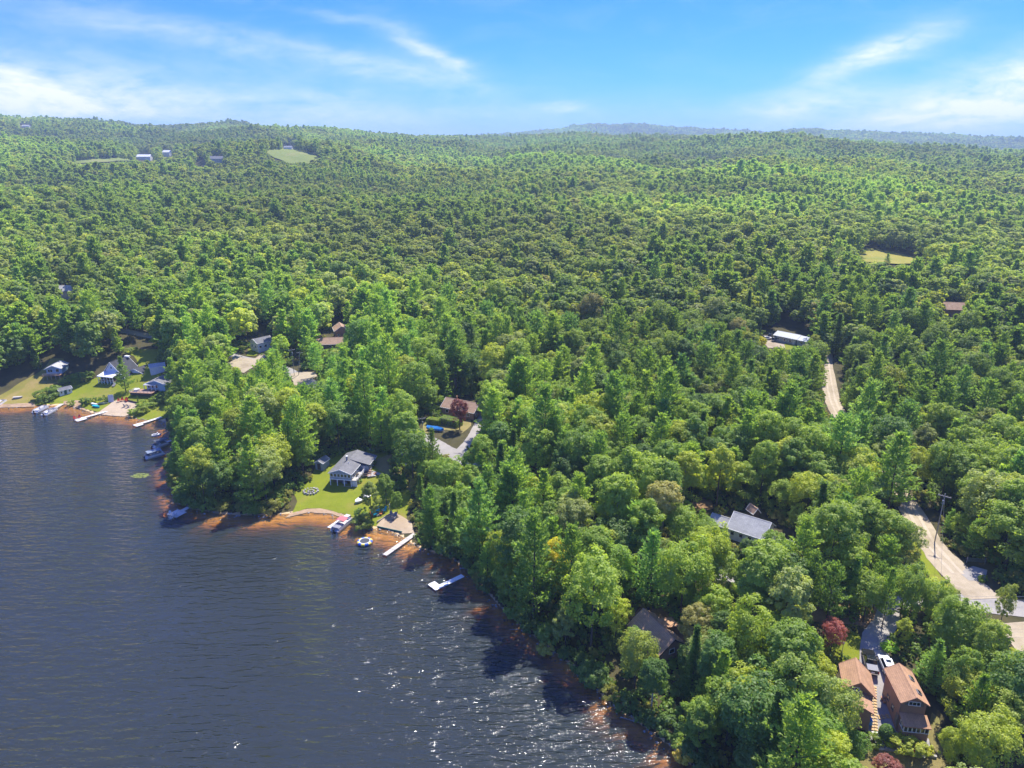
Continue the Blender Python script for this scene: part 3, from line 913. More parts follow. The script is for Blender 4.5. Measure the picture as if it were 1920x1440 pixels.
# --- grey lake house, two storeys towards the water
def lake_house():
    a = Vector(at(619.8, 909.7)); b = Vector(at(659.7, 913))
    ang = math.atan2(b.y - a.y, b.x - a.x)
    W = (b - a).length
    z = min(a.z, b.z) - 0.05
    r = thing('lake_house', 'grey-blue lake house with grey shingle roof, windowed porch and white deck', 'house', (a.x, a.y, z), ang)
    xr = W * 0.5
    E, Hr, E2 = 4.15, 5.35, 3.9
    Lf, Lt = 7.2, 13.6
    wt = M['sidegrey']
    # upper storey wall with gables, and ground floor set back behind the posts
    MB().prism([(0, 2.15), (W, 2.15), (W, E), (xr, Hr), (0, E)], 'y', 0.0, Lt).build('wall', wt, r)
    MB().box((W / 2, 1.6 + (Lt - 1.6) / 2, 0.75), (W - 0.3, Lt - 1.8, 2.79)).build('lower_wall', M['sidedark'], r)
    MB().box((W + 1.35, (Lf + Lt) / 2, 1.6), (2.68, Lt - Lf, 3.9)).build('side_wing', wt, r)
    # roof: left slope full length, right slope short in front and wide behind
    s = (Hr - E) / xr
    ov, th = 0.35, 0.14
    def slope(x_in, x_out, y0, y1, sgn, name):
        zi = Hr + 0.012; zo = Hr - s * abs(x_out - xr) + 0.012
        return MB().prism([(x_in, zi), (x_out, zo), (x_out, zo + th), (x_in, zi + th)], 'y', y0, y1).build(name, M['roofgrey'], r)
    slope(xr, -ov, -ov, Lt + ov, -1, 'roof')
    slope(xr, W + ov, -ov, Lf - 0.2, 1, 'roof')
    wide = W + 2.7 + 0.3
    s2 = (Hr - E2) / (wide - xr)
    MB().prism([(xr, Hr + 0.02), (wide, E2 + 0.02), (wide, E2 + 0.16), (xr, Hr + 0.16)], 'y', Lf - 0.196, Lt + ov).build('roof', M['roofgrey'], r)
    MB().prism([(xr - 0.15, Hr + th - 0.02), (xr, Hr + th + 0.07), (xr + 0.15, Hr + th - 0.02)], 'y', -ov, Lt + ov + 0.01).build('ridge_cap', M['roofgrey'], r)
    MB().prism([(-ov, E - s * ov - 0.05), (xr, Hr - 0.05), (W + ov, E - s * ov - 0.05), (W + ov, E - s * ov + 0.13), (xr, Hr + 0.17), (-ov, E - s * ov + 0.13)], 'y', -ov - 0.1, -ov - 0.003).build('rake_board', M['white'], r)
    MB().box((W + ov + 0.05, (Lf - ov) / 2 - 0.1, E - s * ov + 0.06), (0.08, Lf, 0.16)).build('eave_board', M['white'], r)
    MB().box((wide + 0.05, (Lf + Lt) / 2, E2 + 0.07), (0.08, Lt - Lf, 0.16)).build('eave_board', M['white'], r)
    # front: six porch windows above, four posts below
    for k in range(6):
        window(r, (0.62 + (W - 1.24) * k / 5, 0, 3.42), (W - 0.8) / 6 - 0.06, 1.1, '-y')
    MB().box((W / 2, -0.05, 2.16), (W + 0.1, 0.12, 0.22)).build('band_board', M['white'], r)
    for k in range(4):
        MB().box((0.09 + (W - 0.18) * k / 3, 0.0, 0.87), (0.2, 0.2, 2.3)).build('post', M['white'], r)
    MB().box((W / 2, 0.75, 0.04), (W, 1.7, 0.16)).build('patio_slab', M['concrete'], r)
    MB().box((W * 0.62, 1.0, 0.75), (1.5, 0.06, 0.8)).build('hammock', M['greyseat'], r)
    for k in range(3):
        window(r, (W, 1.5 + 1.9 * k, 3.35), 1.25, 1.0, '+x')
    for k in range(2):
        window(r, (W + 2.69, Lf + 1.6 + 2.6 * k, 2.6), 1.2, 1.1, '+x')
    door(r, (W + 1.2, Lf - 0.002, 3.0 - 0.3), 0.9, 1.5, '-y', M['offwhite'])
    # chimney
    c = MB().box((xr - 0.25, 6.2, Hr + 0.55), (0.5, 0.5, 1.7)).build('chimney', M['stone'], r)
    MB().box((xr - 0.25, 6.2, Hr + 1.45), (0.62, 0.62, 0.1)).build('chimney_cap', M['white'], c)
    MB().tube((xr + 0.8, 4.6, Hr - 0.35), (xr + 0.8, 4.6, Hr + 0.45), 0.07).build('vent_pipe', M['white'], r)
    # side deck with rail
    d = MB().box((W + 0.85, 3.3, 2.1), (1.6, 6.6, 0.12)).build('deck', M['palewood'], r)
    for y in (0.1, 1.7, 3.3, 4.9, 6.5):
        MB().box((W + 1.6, y, 1.3), (0.12, 0.12, 2.9)).build('deck_post', M['white'], d)
    for zz in (2.45, 2.75, 3.05):
        MB().box((W + 1.6, 3.3, zz), (0.07, 6.6, 0.07)).build('deck_rail', M['white'], d)
    MB().box((W + 0.85, 0.08, 3.05), (1.5, 0.07, 0.07)).build('deck_rail', M['white'], d)
    MB().box((W + 0.9, 0.06, 1.05), (1.5, 0.05, 1.7)).build('lattice_panel', M['offwhite'], d)
    MB().tube((W + 0.8, 3.0, 2.17), (W + 0.8, 3.0, 2.8), 0.5, 0.5, 10).build('deck_table', M['darkwood'], d)
    HOUSES.append((a.x + W / 2 + 1, a.y + 7, 9))
    return r, ang, a


lh, lh_ang, lh_a = lake_house()


def shed(px, py, w, l, h, hr, rz, label, wallm, roofm, doors=None, trim=True, face='-y', cat='shed', name='shed', extra=None):
    x, y, z = at(px, py)
    r = thing(name, label, cat, (x, y, z), rz)
    gable_shell(r, -w / 2, w / 2, 0, -l / 2, l / 2, h, h, hr, wallm, roofm, M['white'] if trim else None, ov=0.2)
    if extra:
        extra(r)
    HOUSES.append((x, y, max(w, l) * 0.7))
    return r


shed(605, 876, 2.6, 3.6, 2.2, 2.9, lh_ang - 0.15, 'small grey shed at the wood edge beside the lake house', M['sidegrey'], M['roofgrey'], extra=lambda r: door(r, (0, -1.8, 1.0), 1.1, 1.9, '-y', M['sidedark']))


# --- houses on the left shore
def cabin():
    x, y, z = at(104, 708)
    r = thing('cabin', 'pale blue gabled cabin on stilts above the yellow meadow', 'cabin', (x, y, z), R(10))
    MB().prism([(-2.9, 1.6), (2.9, 1.6), (2.9, 4.0), (0, 5.2), (-2.9, 4.0)], 'y', 0, 7).build('wall', M['sideblue'], r)
    MB().prism([(-3.3, 3.85), (0, 5.22), (3.3, 3.85), (3.3, 4.0), (0, 5.38), (-3.3, 4.0)], 'y', -0.9, 7.3).build('roof', M['roofpale'], r)
    MB().prism([(-3.3, 3.78), (0, 5.15), (3.3, 3.78), (3.3, 4.03), (0, 5.42), (-3.3, 4.03)], 'y', -1.02, -0.91).build('rake_board', M['white'], r)
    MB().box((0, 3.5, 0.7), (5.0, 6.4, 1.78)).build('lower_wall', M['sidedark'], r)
    window(r, (-1.45, 0, 3.0), 1.9, 1.3, '-y', mull=2)
    window(r, (1.3, 0, 3.0), 1.3, 1.3, '-y')
    d = MB().box((-0.4, -1.3, 1.6), (6.6, 2.5, 0.16)).build('deck', M['deckbrown'], r)
    for k in range(5):
        MB().box((-3.5 + 1.55 * k, -2.45, 1.2), (0.14, 0.14, 2.8)).build('deck_post', M['wood'], d)
    for zz in (2.0, 2.3, 2.6):
        MB().box((-0.4, -2.45, zz), (6.6, 0.06, 0.08)).build('deck_rail', M['wood'], d)
    HOUSES.append((x, y + 3, 6))


cabin()


def porch_house():
    x, y, z = at(193, 719)
    r = thing('porch_house', 'white gabled shore house with dark roof and white-roofed screened porch', 'house', (x, y, z - 0.1), R(-16))
    # main block, gable to the front
    gable_shell(r, -1.6, 8.0, 1.9, 3.6, 12.5, 4.2, 2.4, 8.2, M['sidewhite'], M['roofdark'], M['white'], ov=0.4)
    gable_shell(r, 4.5, 13.0, 9.0, 8.2, 13.5, 3.0, 3.0, 4.6, M['sidewhite'], M['roofdark'], M['white'], ov=0.4)
    MB().box((2.2, 12.35, 8.35), (2.2, 1.2, 0.5)).build('ridge_vent', M['white'], r)
    # porch
    MB().prism([(-0.6, 3.2), (3.6, 4.1), (3.6, 4.25), (-0.6, 3.36)], 'x', -1.8, 6.0).build('porch_roof', M['roofwhite'], r)
    MB().box((2.1, -0.62, 3.22), (7.9, 0.1, 0.24)).build('eave_board', M['white'], r)
    for k in range(6):
        MB().box((-1.6 + 7.4 * k / 5, -0.35, 1.6), (0.16, 0.16, 3.3)).build('porch_post', M['white'], r)
    MB().box((2.1, 1.7, 1.35), (7.5, 3.9, 0.16)).build('porch_floor', M['deckbrown'], r)
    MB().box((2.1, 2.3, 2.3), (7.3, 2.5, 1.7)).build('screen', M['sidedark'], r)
    MB().box((2.1, 1.9, 0.35), (7.3, 3.0, 1.8)).build('lower_wall', M['sideblue'], r)
    for k in range(4):
        window(r, (-0.8 + 1.9 * k, 0.4, 0.55), 1.0, 1.0, '-y')
    MB().box((2.1, -0.4, 1.95), (7.4, 0.07, 0.09)).build('porch_rail', M['white'], r)
    window(r, (1.9, 3.6, 5.9), 0.8, 0.9, '-y', mull=1)
    window(r, (10.5, 8.2, 1.6), 1.3, 1.1, '-y')
    sk = MB().box((5.2, 6.2, 5.15), (1.0, 1.3, 0.16), ry=R(43)).build('skylight', M['white'], r)
    s = MB()
    for k in range(5):
        s.box((6.9, -0.4 - 0.35 * k, 1.2 - 0.25 * k), (1.2, 0.35, 0.25))
    s.build('steps', M['palewood'], r)
    HOUSES.append((x + 3, y + 7, 10))
    HOUSES.append((x + 11, y + 10, 6))


porch_house()


def boathouse():
    x, y, z = at(122, 738)
    r = thing('boathouse', 'small white shed with grey roof and green door on the left lawn', 'shed', (x, y, z), R(38))
    gable_shell(r, -1.25, 1.25, 0, -2.3, 2.3, 2.0, 2.0, 2.7, M['sidewhite'], M['roofgrey'], M['white'], ov=0.2)
    door(r, (1.25, -0.1, 0.95), 0.95, 1.8, '+x', M['greendoor'])
    for k in (-1.5, 1.4):
        window(r, (1.25, k, 1.15), 0.7, 0.9, '+x', frame=M['white'])
    r.rotation_euler[2] = R(-40)
    HOUSES.append((x, y, 3.2))


boathouse()


def deck_house():
    x, y, z = at(283, 733)
    r = thing('deck_house', 'pale blue-grey house with a broad brown deck above the beach', 'house', (x, y, z), R(-8))
    gable_shell(r, -1.5, 6.5, 2.5, 0, 8, 3.0, 3.0, 4.4, M['sideblue'], M['roofgrey'], M['white'])
    MB().prism([(-1.4, 2.7), (0.05, 3.1), (0.05, 3.22), (-1.4, 2.82)], 'x', -2.0, 3.2).build('porch_roof', M['roofpale'], r)
    for k in range(4):
        MB().box((-1.8 + 1.6 * k, -1.25, 1.7), (0.16, 0.16, 2.0)).build('porch_post', M['white'], r)
    for k in range(3):
        window(r, (-0.6 + 1.7 * k, 0, 1.9), 1.0, 1.3, '-y')
    d = MB().box((-1.3, -2.4, 0.62), (9.4, 4.6, 0.18)).build('deck', M['deckbrown'], r)
    MB().box((-1.3, -2.4, 0.1), (9.0, 4.2, 0.85)).build('deck_skirt', M['darkwood'], d)
    for k in range(7):
        MB().box((-5.9 + 1.55 * k, -4.65, 0.95), (0.1, 0.1, 1.1)).build('deck_post', M['wood'], d)
    for zz in (1.05, 1.4):
        MB().box((-1.3, -4.65, zz), (9.4, 0.06, 0.07)).build('deck_rail', M['offwhite'], d)
        MB().box((-5.95, -2.4, zz), (0.06, 4.5, 0.07)).build('deck_rail', M['offwhite'], d)
    MB().tube((-4.2, -2.4, 0.72), (-4.2, -2.4, 1.5), 1.1, 1.1, 12).build('hot_tub', M['offwhite'], d)
    HOUSES.append((x, y + 2, 8))


deck_house()
shed(296, 697, 4, 5.5, 2.6, 3.6, R(-60), 'small pale-roofed outbuilding behind the deck house', M['sidewhite'], M['roofpale'])


# --- inland houses seen between the trees
def simple_house(name, px, py, w, l, h, hr, rz, label, wallm, roofm, trim=M['white'], win=3, front='-y', ov=0.35, chim=False, cat='house'):
    x, y, z = at(px, py)
    r = thing(name, label, cat, (x, y, z), rz)
    gable_shell(r, -w / 2, w / 2, 0, -l / 2, l / 2, h, h, hr, wallm, roofm, trim, ov=ov)
    for k in range(win):
        window(r, (-w / 2, -l / 2 + l * (k + 0.5) / win, h * 0.55), min(1.2, l / win * 0.55), 1.1, '-x')
        window(r, (w / 2, -l / 2 + l * (k + 0.5) / win, h * 0.55), min(1.2, l / win * 0.55), 1.1, '+x')
    for k in (-1, 1):
        window(r, (k * w * 0.24, -l / 2, h * 0.55), 1.0, 1.1, '-y')
    if chim:
        MB().box((0.4, l * 0.2, hr + 0.4), (0.5, 0.5, 1.4)).build('chimney', M['brick'], r)
    HOUSES.append((x, y, max(w, l) * 0.62))
    return r


h_ = simple_house('cottage', 492, 655, 6, 7.5, 4.0, 5.4, R(-40), 'small pale green-white cottage with grey roof by the gravel lot', M['sidewhite'], M['roofgrey'])
simple_house('house', 621, 652, 6.5, 11, 2.6, 4.6, R(98), 'low brown-roofed house half hidden by trees above the road', M['sidedark'], M['roofbrown'])
simple_house('house', 640, 634, 6, 8, 4.6, 6.6, R(20), 'red-brown house with brown gable standing behind the low brown roof', M['sidebrown'], M['roofbrown'])
simple_house('house', 868, 776, 7, 13, 2.8, 5.0, R(62), 'brown-roofed house behind the dark burgundy tree', M['sidebrown'], M['roofbrown'], chim=True)


def metal_house():
    x, y, z = at(1488, 643)
    r = thing('ranch_house', 'long grey metal-roofed ranch house in a forest clearing', 'house', (x, y, z), R(44))
    gable_shell(r, -3.4, 3.4, 0, -2.5, 7.5, 2.7, 2.7, 3.9, M['sidegreen'], M['roofmetal'], M['white'], ov=0.3)
    gable_shell(r, -3.2, 3.2, 0, -9.0, -2.9, 2.6, 2.6, 3.75, M['sidegreen'], M['roofmetal'], M['white'], ov=0.3)
    for yy in (-7.2, -5.0, 0, 2.6, 5.4):
        window(r, (-3.4 if yy > -2.7 else -3.2, yy, 1.5), 1.2, 1.1, '-x')
    door(r, (-3.4, -1.5, 1.0), 0.95, 2.0, '-x', M['offwhite'])
    r.rotation_euler[2] = R(-48 + 90)
    HOUSES.append((x, y, 9))


metal_house()


def white_house():
    a = Vector(at_z(1379, 960, 15.0)); b = Vector(at_z(1444, 980, 15.0))
    m_ = (a + b) / 2
    z = gz(m_.x, m_.y)
    d = b - a
    ang = math.atan2(-d.x, d.y) + PI      # local y runs from b to a
    L = d.length
    r = thing('white_house', 'white house with pale grey roof deep among the green trees', 'house', (m_.x, m_.y, z), ang)
    hr = 15.0 - z
    gable_shell(r, -3.6, 3.6, 0, -L / 2, L / 2, hr - 2.4, hr - 2.4, hr, M['sidewhite'], M['roofpale'], M['white'], ov=0.3)
    for s in (-1, 1):
        for k in range(4):
            window(r, (s * 3.6, -L / 2 + L * (k + 0.5) / 4, hr - 3.5), 0.95, 1.0, '+x' if s > 0 else '-x')
    for s, f in ((-1, '-y'), (1, '+y')):
        window(r, (0, s * L / 2, hr - 2.6), 0.9, 1.0, f)
    gable_shell(r, -2.2, 2.2, 0, -L / 2 - 5.4, -L / 2 - 0.05, hr - 4.2, hr - 4.2, hr - 2.9, M['sidewhite'], M['roofgrey'], M['white'], ov=0.25)
    gable_shell(r, -2.2, 1.8, -0.2, L / 2 + 0.05, L / 2 + 5, hr - 3.4, hr - 3.4, hr - 2.0, M['sidewhite'], M['roofpale'], M['white'], ov=0.25)
    HOUSES.append((m_.x, m_.y, 7))


white_house()
shed(1411, 970, 1.8, 2.4, 1.9, 3.0, R(20), 'steep brown-roofed shed behind the white house', M['sidedark'], M['roofbrown'])


def brown_cabin():
    a = Vector(at_z(1206, 1141.5, 8.0)); b = Vector(at_z(1265, 1200, 8.0))
    m_ = (a + b) / 2
    z = gz(m_.x, m_.y)
    d = b - a
    ang = math.atan2(-d.x, d.y) + PI
    L = d.length - 0.6
    r = thing('brown_cabin', 'brown-roofed lakeside cabin with a small rear wing between tall trees', 'cabin', (m_.x, m_.y, z), ang)
    hr = 8.0 - z
    gable_shell(r, -3.2, 2.6, 0, -L / 2, L / 2, hr - 2.5, hr - 1.9, hr, M['sidebrown'], M['roofbrown'], M['darkwood'], ov=0.4)
    # small wing on the inland side with its own roof
    w = MB().box((3.5, 0.6, hr - 3.4), (1.8, 2.4, 3.6)).build('rear_wing', M['sidebrown'], r)
    MB().prism([(0.9, hr - 0.62), (4.7, hr - 1.5), (4.7, hr - 1.36), (0.9, hr - 0.5)], 'y', -0.9, 2.1).build('wing_roof', M['rooforange'], r)
    for k in range(3):
        window(r, (-3.2, -L / 2 + L * (k + 0.5) / 3, hr - 3.4), 1.0, 1.0, '-x')
    window(r, (-0.2, -L / 2, hr - 2.6), 1.2, 1.1, '-y')
    HOUSES.append((m_.x, m_.y, 5.5))


brown_cabin()


# --- orange-brown house with glazed porch, bottom right
def orange_house():
    p = {}
    e = 13.0
    bl = Vector(at_z(1658.1, 1255, e)); fl = Vector(at_z(1689.4, 1319, e)); fr = Vector(at_z(1743.4, 1326.6, e)); br = Vector(at_z(1709.4, 1261.3, e))
    back = bl - fl
    ang = math.atan2(-back.x, back.y)
    L = (back.length + (br - fr).length) / 2
    W = ((fr - fl).length + (br - bl).length) / 2
    z = gz((bl.x + fr.x) / 2, (bl.y + fr.y) / 2)
    r = thing('porch_house', 'orange-brown two-storey house with tan roof, skylights and glazed front porch', 'house', (fl.x, fl.y, z), ang)
    E, Hr = e - z, e - z + 1.3
    o = 0.3
    roof = gable_shell(r, o, W - o, W / 2, o, L - o, E + 0.18, E + 0.18, Hr, M['sidebrown'], M['rooforange'], M['brick'], ov=o, z0=-0.8)
    for yy in (1.9, 5.0):
        s = MB().box((W * 0.76, yy, Hr - 0.42), (0.75, 1.0, 0.18), ry=math.atan2(Hr - E - 0.18, W / 2 - o)).build('skylight', M['greymetal'], roof)
        MB().box((W * 0.76 + 0.06, yy, Hr - 0.34), (0.55, 0.8, 0.06), ry=math.atan2(Hr - E - 0.18, W / 2 - o)).build('pane', M['glass'], s)
    # front gable windows with shutters
    window(r, (W / 2, o, E - 0.02), 1.75, 0.75, '-y', mull=3)
    for s in (-1, 1):
        MB().box((W / 2 + s * 1.15, o - 0.03, E - 0.02), (0.42, 0.06, 0.82)).build('shutter', M['shutter'], r)
    MB().box((W / 2, o - 0.05, Hr - 0.3), (0.3, 0.1, 0.16)).build('gable_vent', M['white'], r)
    # left wall: door, windows, meter
    door(r, (o, 1.0, 1.0), 0.9, 2.0, '-x', M['shutter'])
    window(r, (o, 2.9, 1.5), 0.9, 1.0, '-x', frame=M['shutter'])
    window(r, (o, 5.0, 1.5), 0.9, 1.0, '-x', frame=M['shutter'])
    window(r, (o, 4.2, E - 0.35), 0.7, 0.5, '-x')
    MB().tube((o - 0.06, 0.42, -0.4), (o - 0.06, 0.42, E), 0.05).build('downpipe', M['shutter'], r)
    # porch
    D = 1.9
    MB().box((W / 2 + 0.15, o - D / 2, 0.2), (W - 0.5, D, 1.6)).build('porch_wall', M['sidebrown'], r)
    MB().prism([(o - D - 0.25, 2.2), (o - 0.02, 2.8), (o - 0.02, 2.95), (o - D - 0.25, 2.35)], 'x', 0.15, W + 0.05).build('porch_roof', M['rooforange'], r)
    MB().box((W / 2 + 0.1, o - D - 0.29, 2.26), (W - 0.1, 0.07, 0.17)).build('eave_board', M['brick'], r)
    MB().box((W / 2 + 0.15, o - D / 2 - 0.02, 1.5), (W - 0.66, D - 0.2, 1.0)).build('porch_core', M['sidedark'], r)
    for k in range(6):
        window(r, (0.72 + (W - 1.1) * k / 5, o - D + 0.09, 1.5), 0.62, 0.98, '-y')
    for k in range(2):
        window(r, (0.49, o - D + 0.5 + 0.78 * k, 1.5), 0.58, 0.98, '-x')
    HOUSES.append((r.location.x + 1, r.location.y + 3, 5.5))
    return r, ang, W, L, z, fl


oh, oh_ang, oh_W, oh_L, oh_z, oh_fl = orange_house()


def garage():
    a = Vector(at_z(1601.5, 1235, 13.1)); b = Vector(at_z(1614, 1290, 13.1))
    x, y, z = at(1612, 1290)
    z = gz(a.x, a.y) - 0.1
    ang = oh_ang - R(9)
    r = thing('garage', 'small tan-roofed garage beside the black pickup truck', 'garage', (a.x + 0.2, a.y - 0.3, z), ang)
    hh = 13.1 - z
    gable_shell(r, -2.0, 2.2, 0, -5.4, 0, hh - 1.5, hh - 2.1, hh, M['sidebrown'], M['rooforange'], M['brick'], ov=0.35)
    door(r, (2.2, -2.6, 0.6), 2.2, 1.2, '+x', M['offwhite'])
    gable_shell(r, -0.9, 1.5, 0.3, -9.0, -5.5, hh - 2.5, hh - 2.5, hh - 1.9, M['sidebrown'], M['rooforange'], M['brick'], ov=0.25)
    window(r, (-0.3, -5.4, hh - 1.5), 0.8, 0.7, '-y')
    HOUSES.append((a.x, a.y - 3, 5))


garage()

# far farm buildings
for (px, py, w, l, h, rz, lab, wm, rm) in [
        (272, 300, 11, 24, 6, 92, 'large white farm building with pale roof on the far left hillside', M['sidewhite'], M['roofwhite']),
        (315, 293, 11, 16, 8, 75, 'small white house beside the far farm', M['sidewhite'], M['roofwhite']),
        (408, 305, 12, 26, 6, 95, 'grey-roofed barn right of the far farm', M['sidegreen'], M['roofgrey']),
        (541, 281, 7, 13, 4, 90, 'small pale barn at the edge of the hill field', M['sidewhite'], M['roofmetal']),
        (50, 240, 10, 20, 5, 88, 'pale house high on the left ridge', M['sidewhite'], M['roofpale']),
        (120, 557, 7, 12, 4, 95, 'pale-roofed house half buried in the left woods', M['sidewhite'], M['roofpale']),
        (1790, 592, 8, 13, 4, 80, 'brown roof among the dark trees far right', M['sidebrown'], M['roofbrown'])]:
    x, y, z = at(px, py)
    r = thing('farm_house', lab, 'house', (x, y, z), R(rz))
    gable_shell(r, -w / 2, w / 2, 0, -l / 2, l / 2, h, h, h + w * 0.32, wm, rm, None, ov=0.5, z0=-4)
    HOUSES.append((x, y, max(w, l) * 0.6))

# ------------------------------------------------------------------ docks
def dock(label, p0, p1, w, m, nseg=None, platform=None, z=0.42, legs=True, pm=None):
    """Dock from shore pixel p0 to lake pixel p1; platform = (length, width, side offset)."""
    a = Vector(at_z(*p0, z)); b = Vector(at_z(*p1, z))
    d = b - a
    L = d.length
    r = thing('dock', label, 'dock', (a.x, a.y, 0), math.atan2(d.y, d.x), 'docks along the shore')
    n = nseg or max(2, int(L / 2.6))
    for k in range(n):
        MB().box((L * (k + 0.5) / n, 0, z), (L / n - 0.07, w, 0.12)).build('deck_panel', m, r)
    fr = MB()
    for s in (-1, 1):
        fr.box((L / 2, s * (w / 2 - 0.06), z - 0.11), (L, 0.1, 0.1))
    fr.build('side_rail', M['greymetal'], r)
    for k in range(n + 1):
        for s in (-1, 1):
            MB().tube((min(max(L * k / n, 0.1), L - 0.1), s * (w / 2 + 0.05), -1.2), (min(max(L * k / n, 0.1), L - 0.1), s * (w / 2 + 0.05), z + 0.35), 0.04, n=6).build('dock_leg', M['greymetal'], r)
    if platform:
        pl, pw, off = platform
        for k in range(2):
            MB().box((L - pl / 2 + 0.02, off + (k - 0.5) * pw / 2, z + 0.005), (pl, pw / 2 - 0.05, 0.13)).build('platform_panel', pm or m, r)
        for sx in (0, 1):
            for sy in (-1, 1):
                MB().tube((L - pl * sx, off + sy * pw / 2, -1.2), (L - pl * sx, off + sy * pw / 2, z + 0.4), 0.045, n=6).build('dock_leg', M['greymetal'], r)
    return r, a, b, d


dock('short pale dock between two moored boats by the yellow meadow', (117, 757), (86, 775), 1.5, M['palewood'])
dkB = dock('long white dock with two red chairs at its end', (222, 765), (140, 788), 1.4, M['offwhite'], platform=(3.4, 3.2, 0.7))
dock('grey-white dock right of the sandy beach with a small end platform', (303, 782), (251, 798), 1.4, M['offwhite'], platform=(2.6, 2.8, 0.5))
dock('short white gangway behind the dark-canopied pontoon boat', (322, 826), (303, 831), 1.2, M['offwhite'], nseg=2)
dkF = dock('pale dock with crowded square platform at the tip of the wooded point', (354, 951), (322, 968), 1.3, M['offwhite'], platform=(3.4, 3.6, 0.0))
dock('white dock alongside the red-canopied pontoon boat', (654, 965), (617, 990), 1.4, M['offwhite'])
dock('long narrow grey wooden dock beside the square sand beach', (778, 1001), (721, 1041), 1.35, M['palewood'])
dkL = dock('L-shaped white dock under the overhanging shore trees', (868, 1079), (814, 1105), 1.25, M['white'], platform=(1.9, 3.1, -0.9))

# ------------------------------------------------------------------ boats
def pontoon_boat(label, p0, p1, canopy, hullm, seatm, can_len=2.6, can_pos=0.3, cover=False):
    """p0 = stern pixel, p1 = bow pixel."""
    a = Vector(at_z(*p0, 0.4)); b = Vector(at_z(*p1, 0.4))
    d = b - a
    L = max(d.length, 5.0)
    r = thing('pontoon_boat', label, 'boat', (a.x, a.y, 0), math.atan2(d.y, d.x), 'boats moored along the shore')
    B = 2.5
    for s in (-1, 1):
        t = MB().tube((0.2, s * 0.85, 0.14), (L - 0.9, s * 0.85, 0.14), 0.32, n=12)
        t.tube((L - 0.9, s * 0.85, 0.14), (L - 0.05, s * 0.85, 0.3), 0.32, 0.06, n=12)
        t.build('pontoon', M['alu'], r, smooth=False)
    MB().box((L / 2 - 0.1, 0, 0.52), (L - 0.3, B, 0.12)).build('deck', M['seat'], r)
    # fence panels
    f = MB()
    for s in (-1, 1):
        f.box((L / 2, s * (B / 2 - 0.04), 0.88), (L - 1.3, 0.06, 0.6))
    f.box((L - 0.62, 0, 0.88), (0.06, B - 0.1, 0.6))
    f.box((0.68, -0.5, 0.88), (0.06, B - 1.2, 0.6))
    f.build('side_panel', hullm, r)
    rl = MB()
    for s in (-1, 1):
        rl.tube((0.6, s * (B / 2 - 0.04), 1.22), (L - 0.6, s * (B / 2 - 0.04), 1.22), 0.035, n=6)
    rl.tube((L - 0.6, -B / 2, 1.22), (L - 0.6, B / 2, 1.22), 0.035, n=6)
    rl.build('rail', M['alu'], r)
    for (x, y, sx, sy) in ((L - 1.5, 0.78, 1.7, 0.6), (L - 1.5, -0.78, 1.7, 0.6), (1.3, 0.75, 1.0, 0.7), (1.3, -0.7, 1.0, 0.7)):
        s_ = MB().box((x, y, 0.78), (sx, sy, 0.4)).build('seat', seatm, r, bevel=0.05)
        MB().box((x, y + 0.26 * (1 if y > 0 else -1), 1.1), (sx, 0.16, 0.42)).build('backrest', seatm, s_, bevel=0.04)
    c = MB().prism([(-0.3, 0.58), (0.3, 0.58), (0.3, 1.25), (0.0, 1.45), (-0.3, 1.4)], 'y', -0.9, -0.25)
    c.v = [(q[0] + 2.5, q[1], q[2]) for q in c.v]
    k = c.build('console', hullm, r)
    MB().tube((2.25, -0.58, 1.3), (2.2, -0.58, 1.32), 0.2, n=10).build('steering_wheel', M['black'], k)
    if canopy is not None:
        x0 = L * can_pos; x1 = x0 + can_len
        prof = [(-B / 2, 2.25), (-B / 2 * 0.6, 2.45), (0, 2.52), (B / 2 * 0.6, 2.45), (B / 2, 2.25), (B / 2, 2.2), (B / 2 * 0.6, 2.4), (0, 2.47), (-B / 2 * 0.6, 2.4), (-B / 2, 2.2)]
        MB().prism(prof, 'x', x0, x1).build('canopy', canopy, r)
        for s in (-1, 1):
            for xx in (x0 + 0.1, x1 - 0.1):
                MB().tube(((x0 + x1) / 2, s * (B / 2 - 0.05), 1.2), (xx, s * (B / 2 - 0.05), 2.22), 0.03, n=6).build('canopy_strut', M['alu'], r)
    if cover:
        MB().prism([(-1.2, 0.95), (-0.9, 1.4), (0.9, 1.4), (1.2, 0.95), (1.2, 0.8), (-1.2, 0.8)], 'x', 0.5, L * 0.42).build('mooring_cover', M['greyseat'], r)
    o = MB().box((-0.05, 0, 0.95), (0.5, 0.36, 0.5)).box((-0.08, 0, 0.3), (0.2, 0.16, 1.2)).build('outboard_motor', M['black'], r, bevel=0.03)
    return r


pontoon_boat('white pontoon boat without canopy, left of the short pale dock', (64, 774), (88, 763), None, M['white'], M['seat'])
pontoon_boat('white and tan pontoon boat moored on the lake side of the short pale dock', (82, 779), (104, 767), None, M['carwhite'], M['greyseat'])
pontoon_boat('pontoon boat under a dark grey canopy by the wooded point', (285, 840), (316, 830), M['canvasgrey'], M['white'], M['greyseat'], 4.2, 0.18)
pontoon_boat('pontoon boat under a long blue-grey canopy, left of the wooded point', (271, 860), (308, 849), M['canvasblue'], M['white'], M['greyseat'], 4.4, 0.12)
pontoon_boat('pontoon boat with a faded red canopy in front of the lawn', (626, 997), (657, 973), M['canvasred'], M['carwhite'], M['seat'], 2.1, 0.36, cover=True)
pontoon_boat('white boat cut by the left edge of the picture', (-14, 764), (10, 752), None, M['white'], M['seat'])


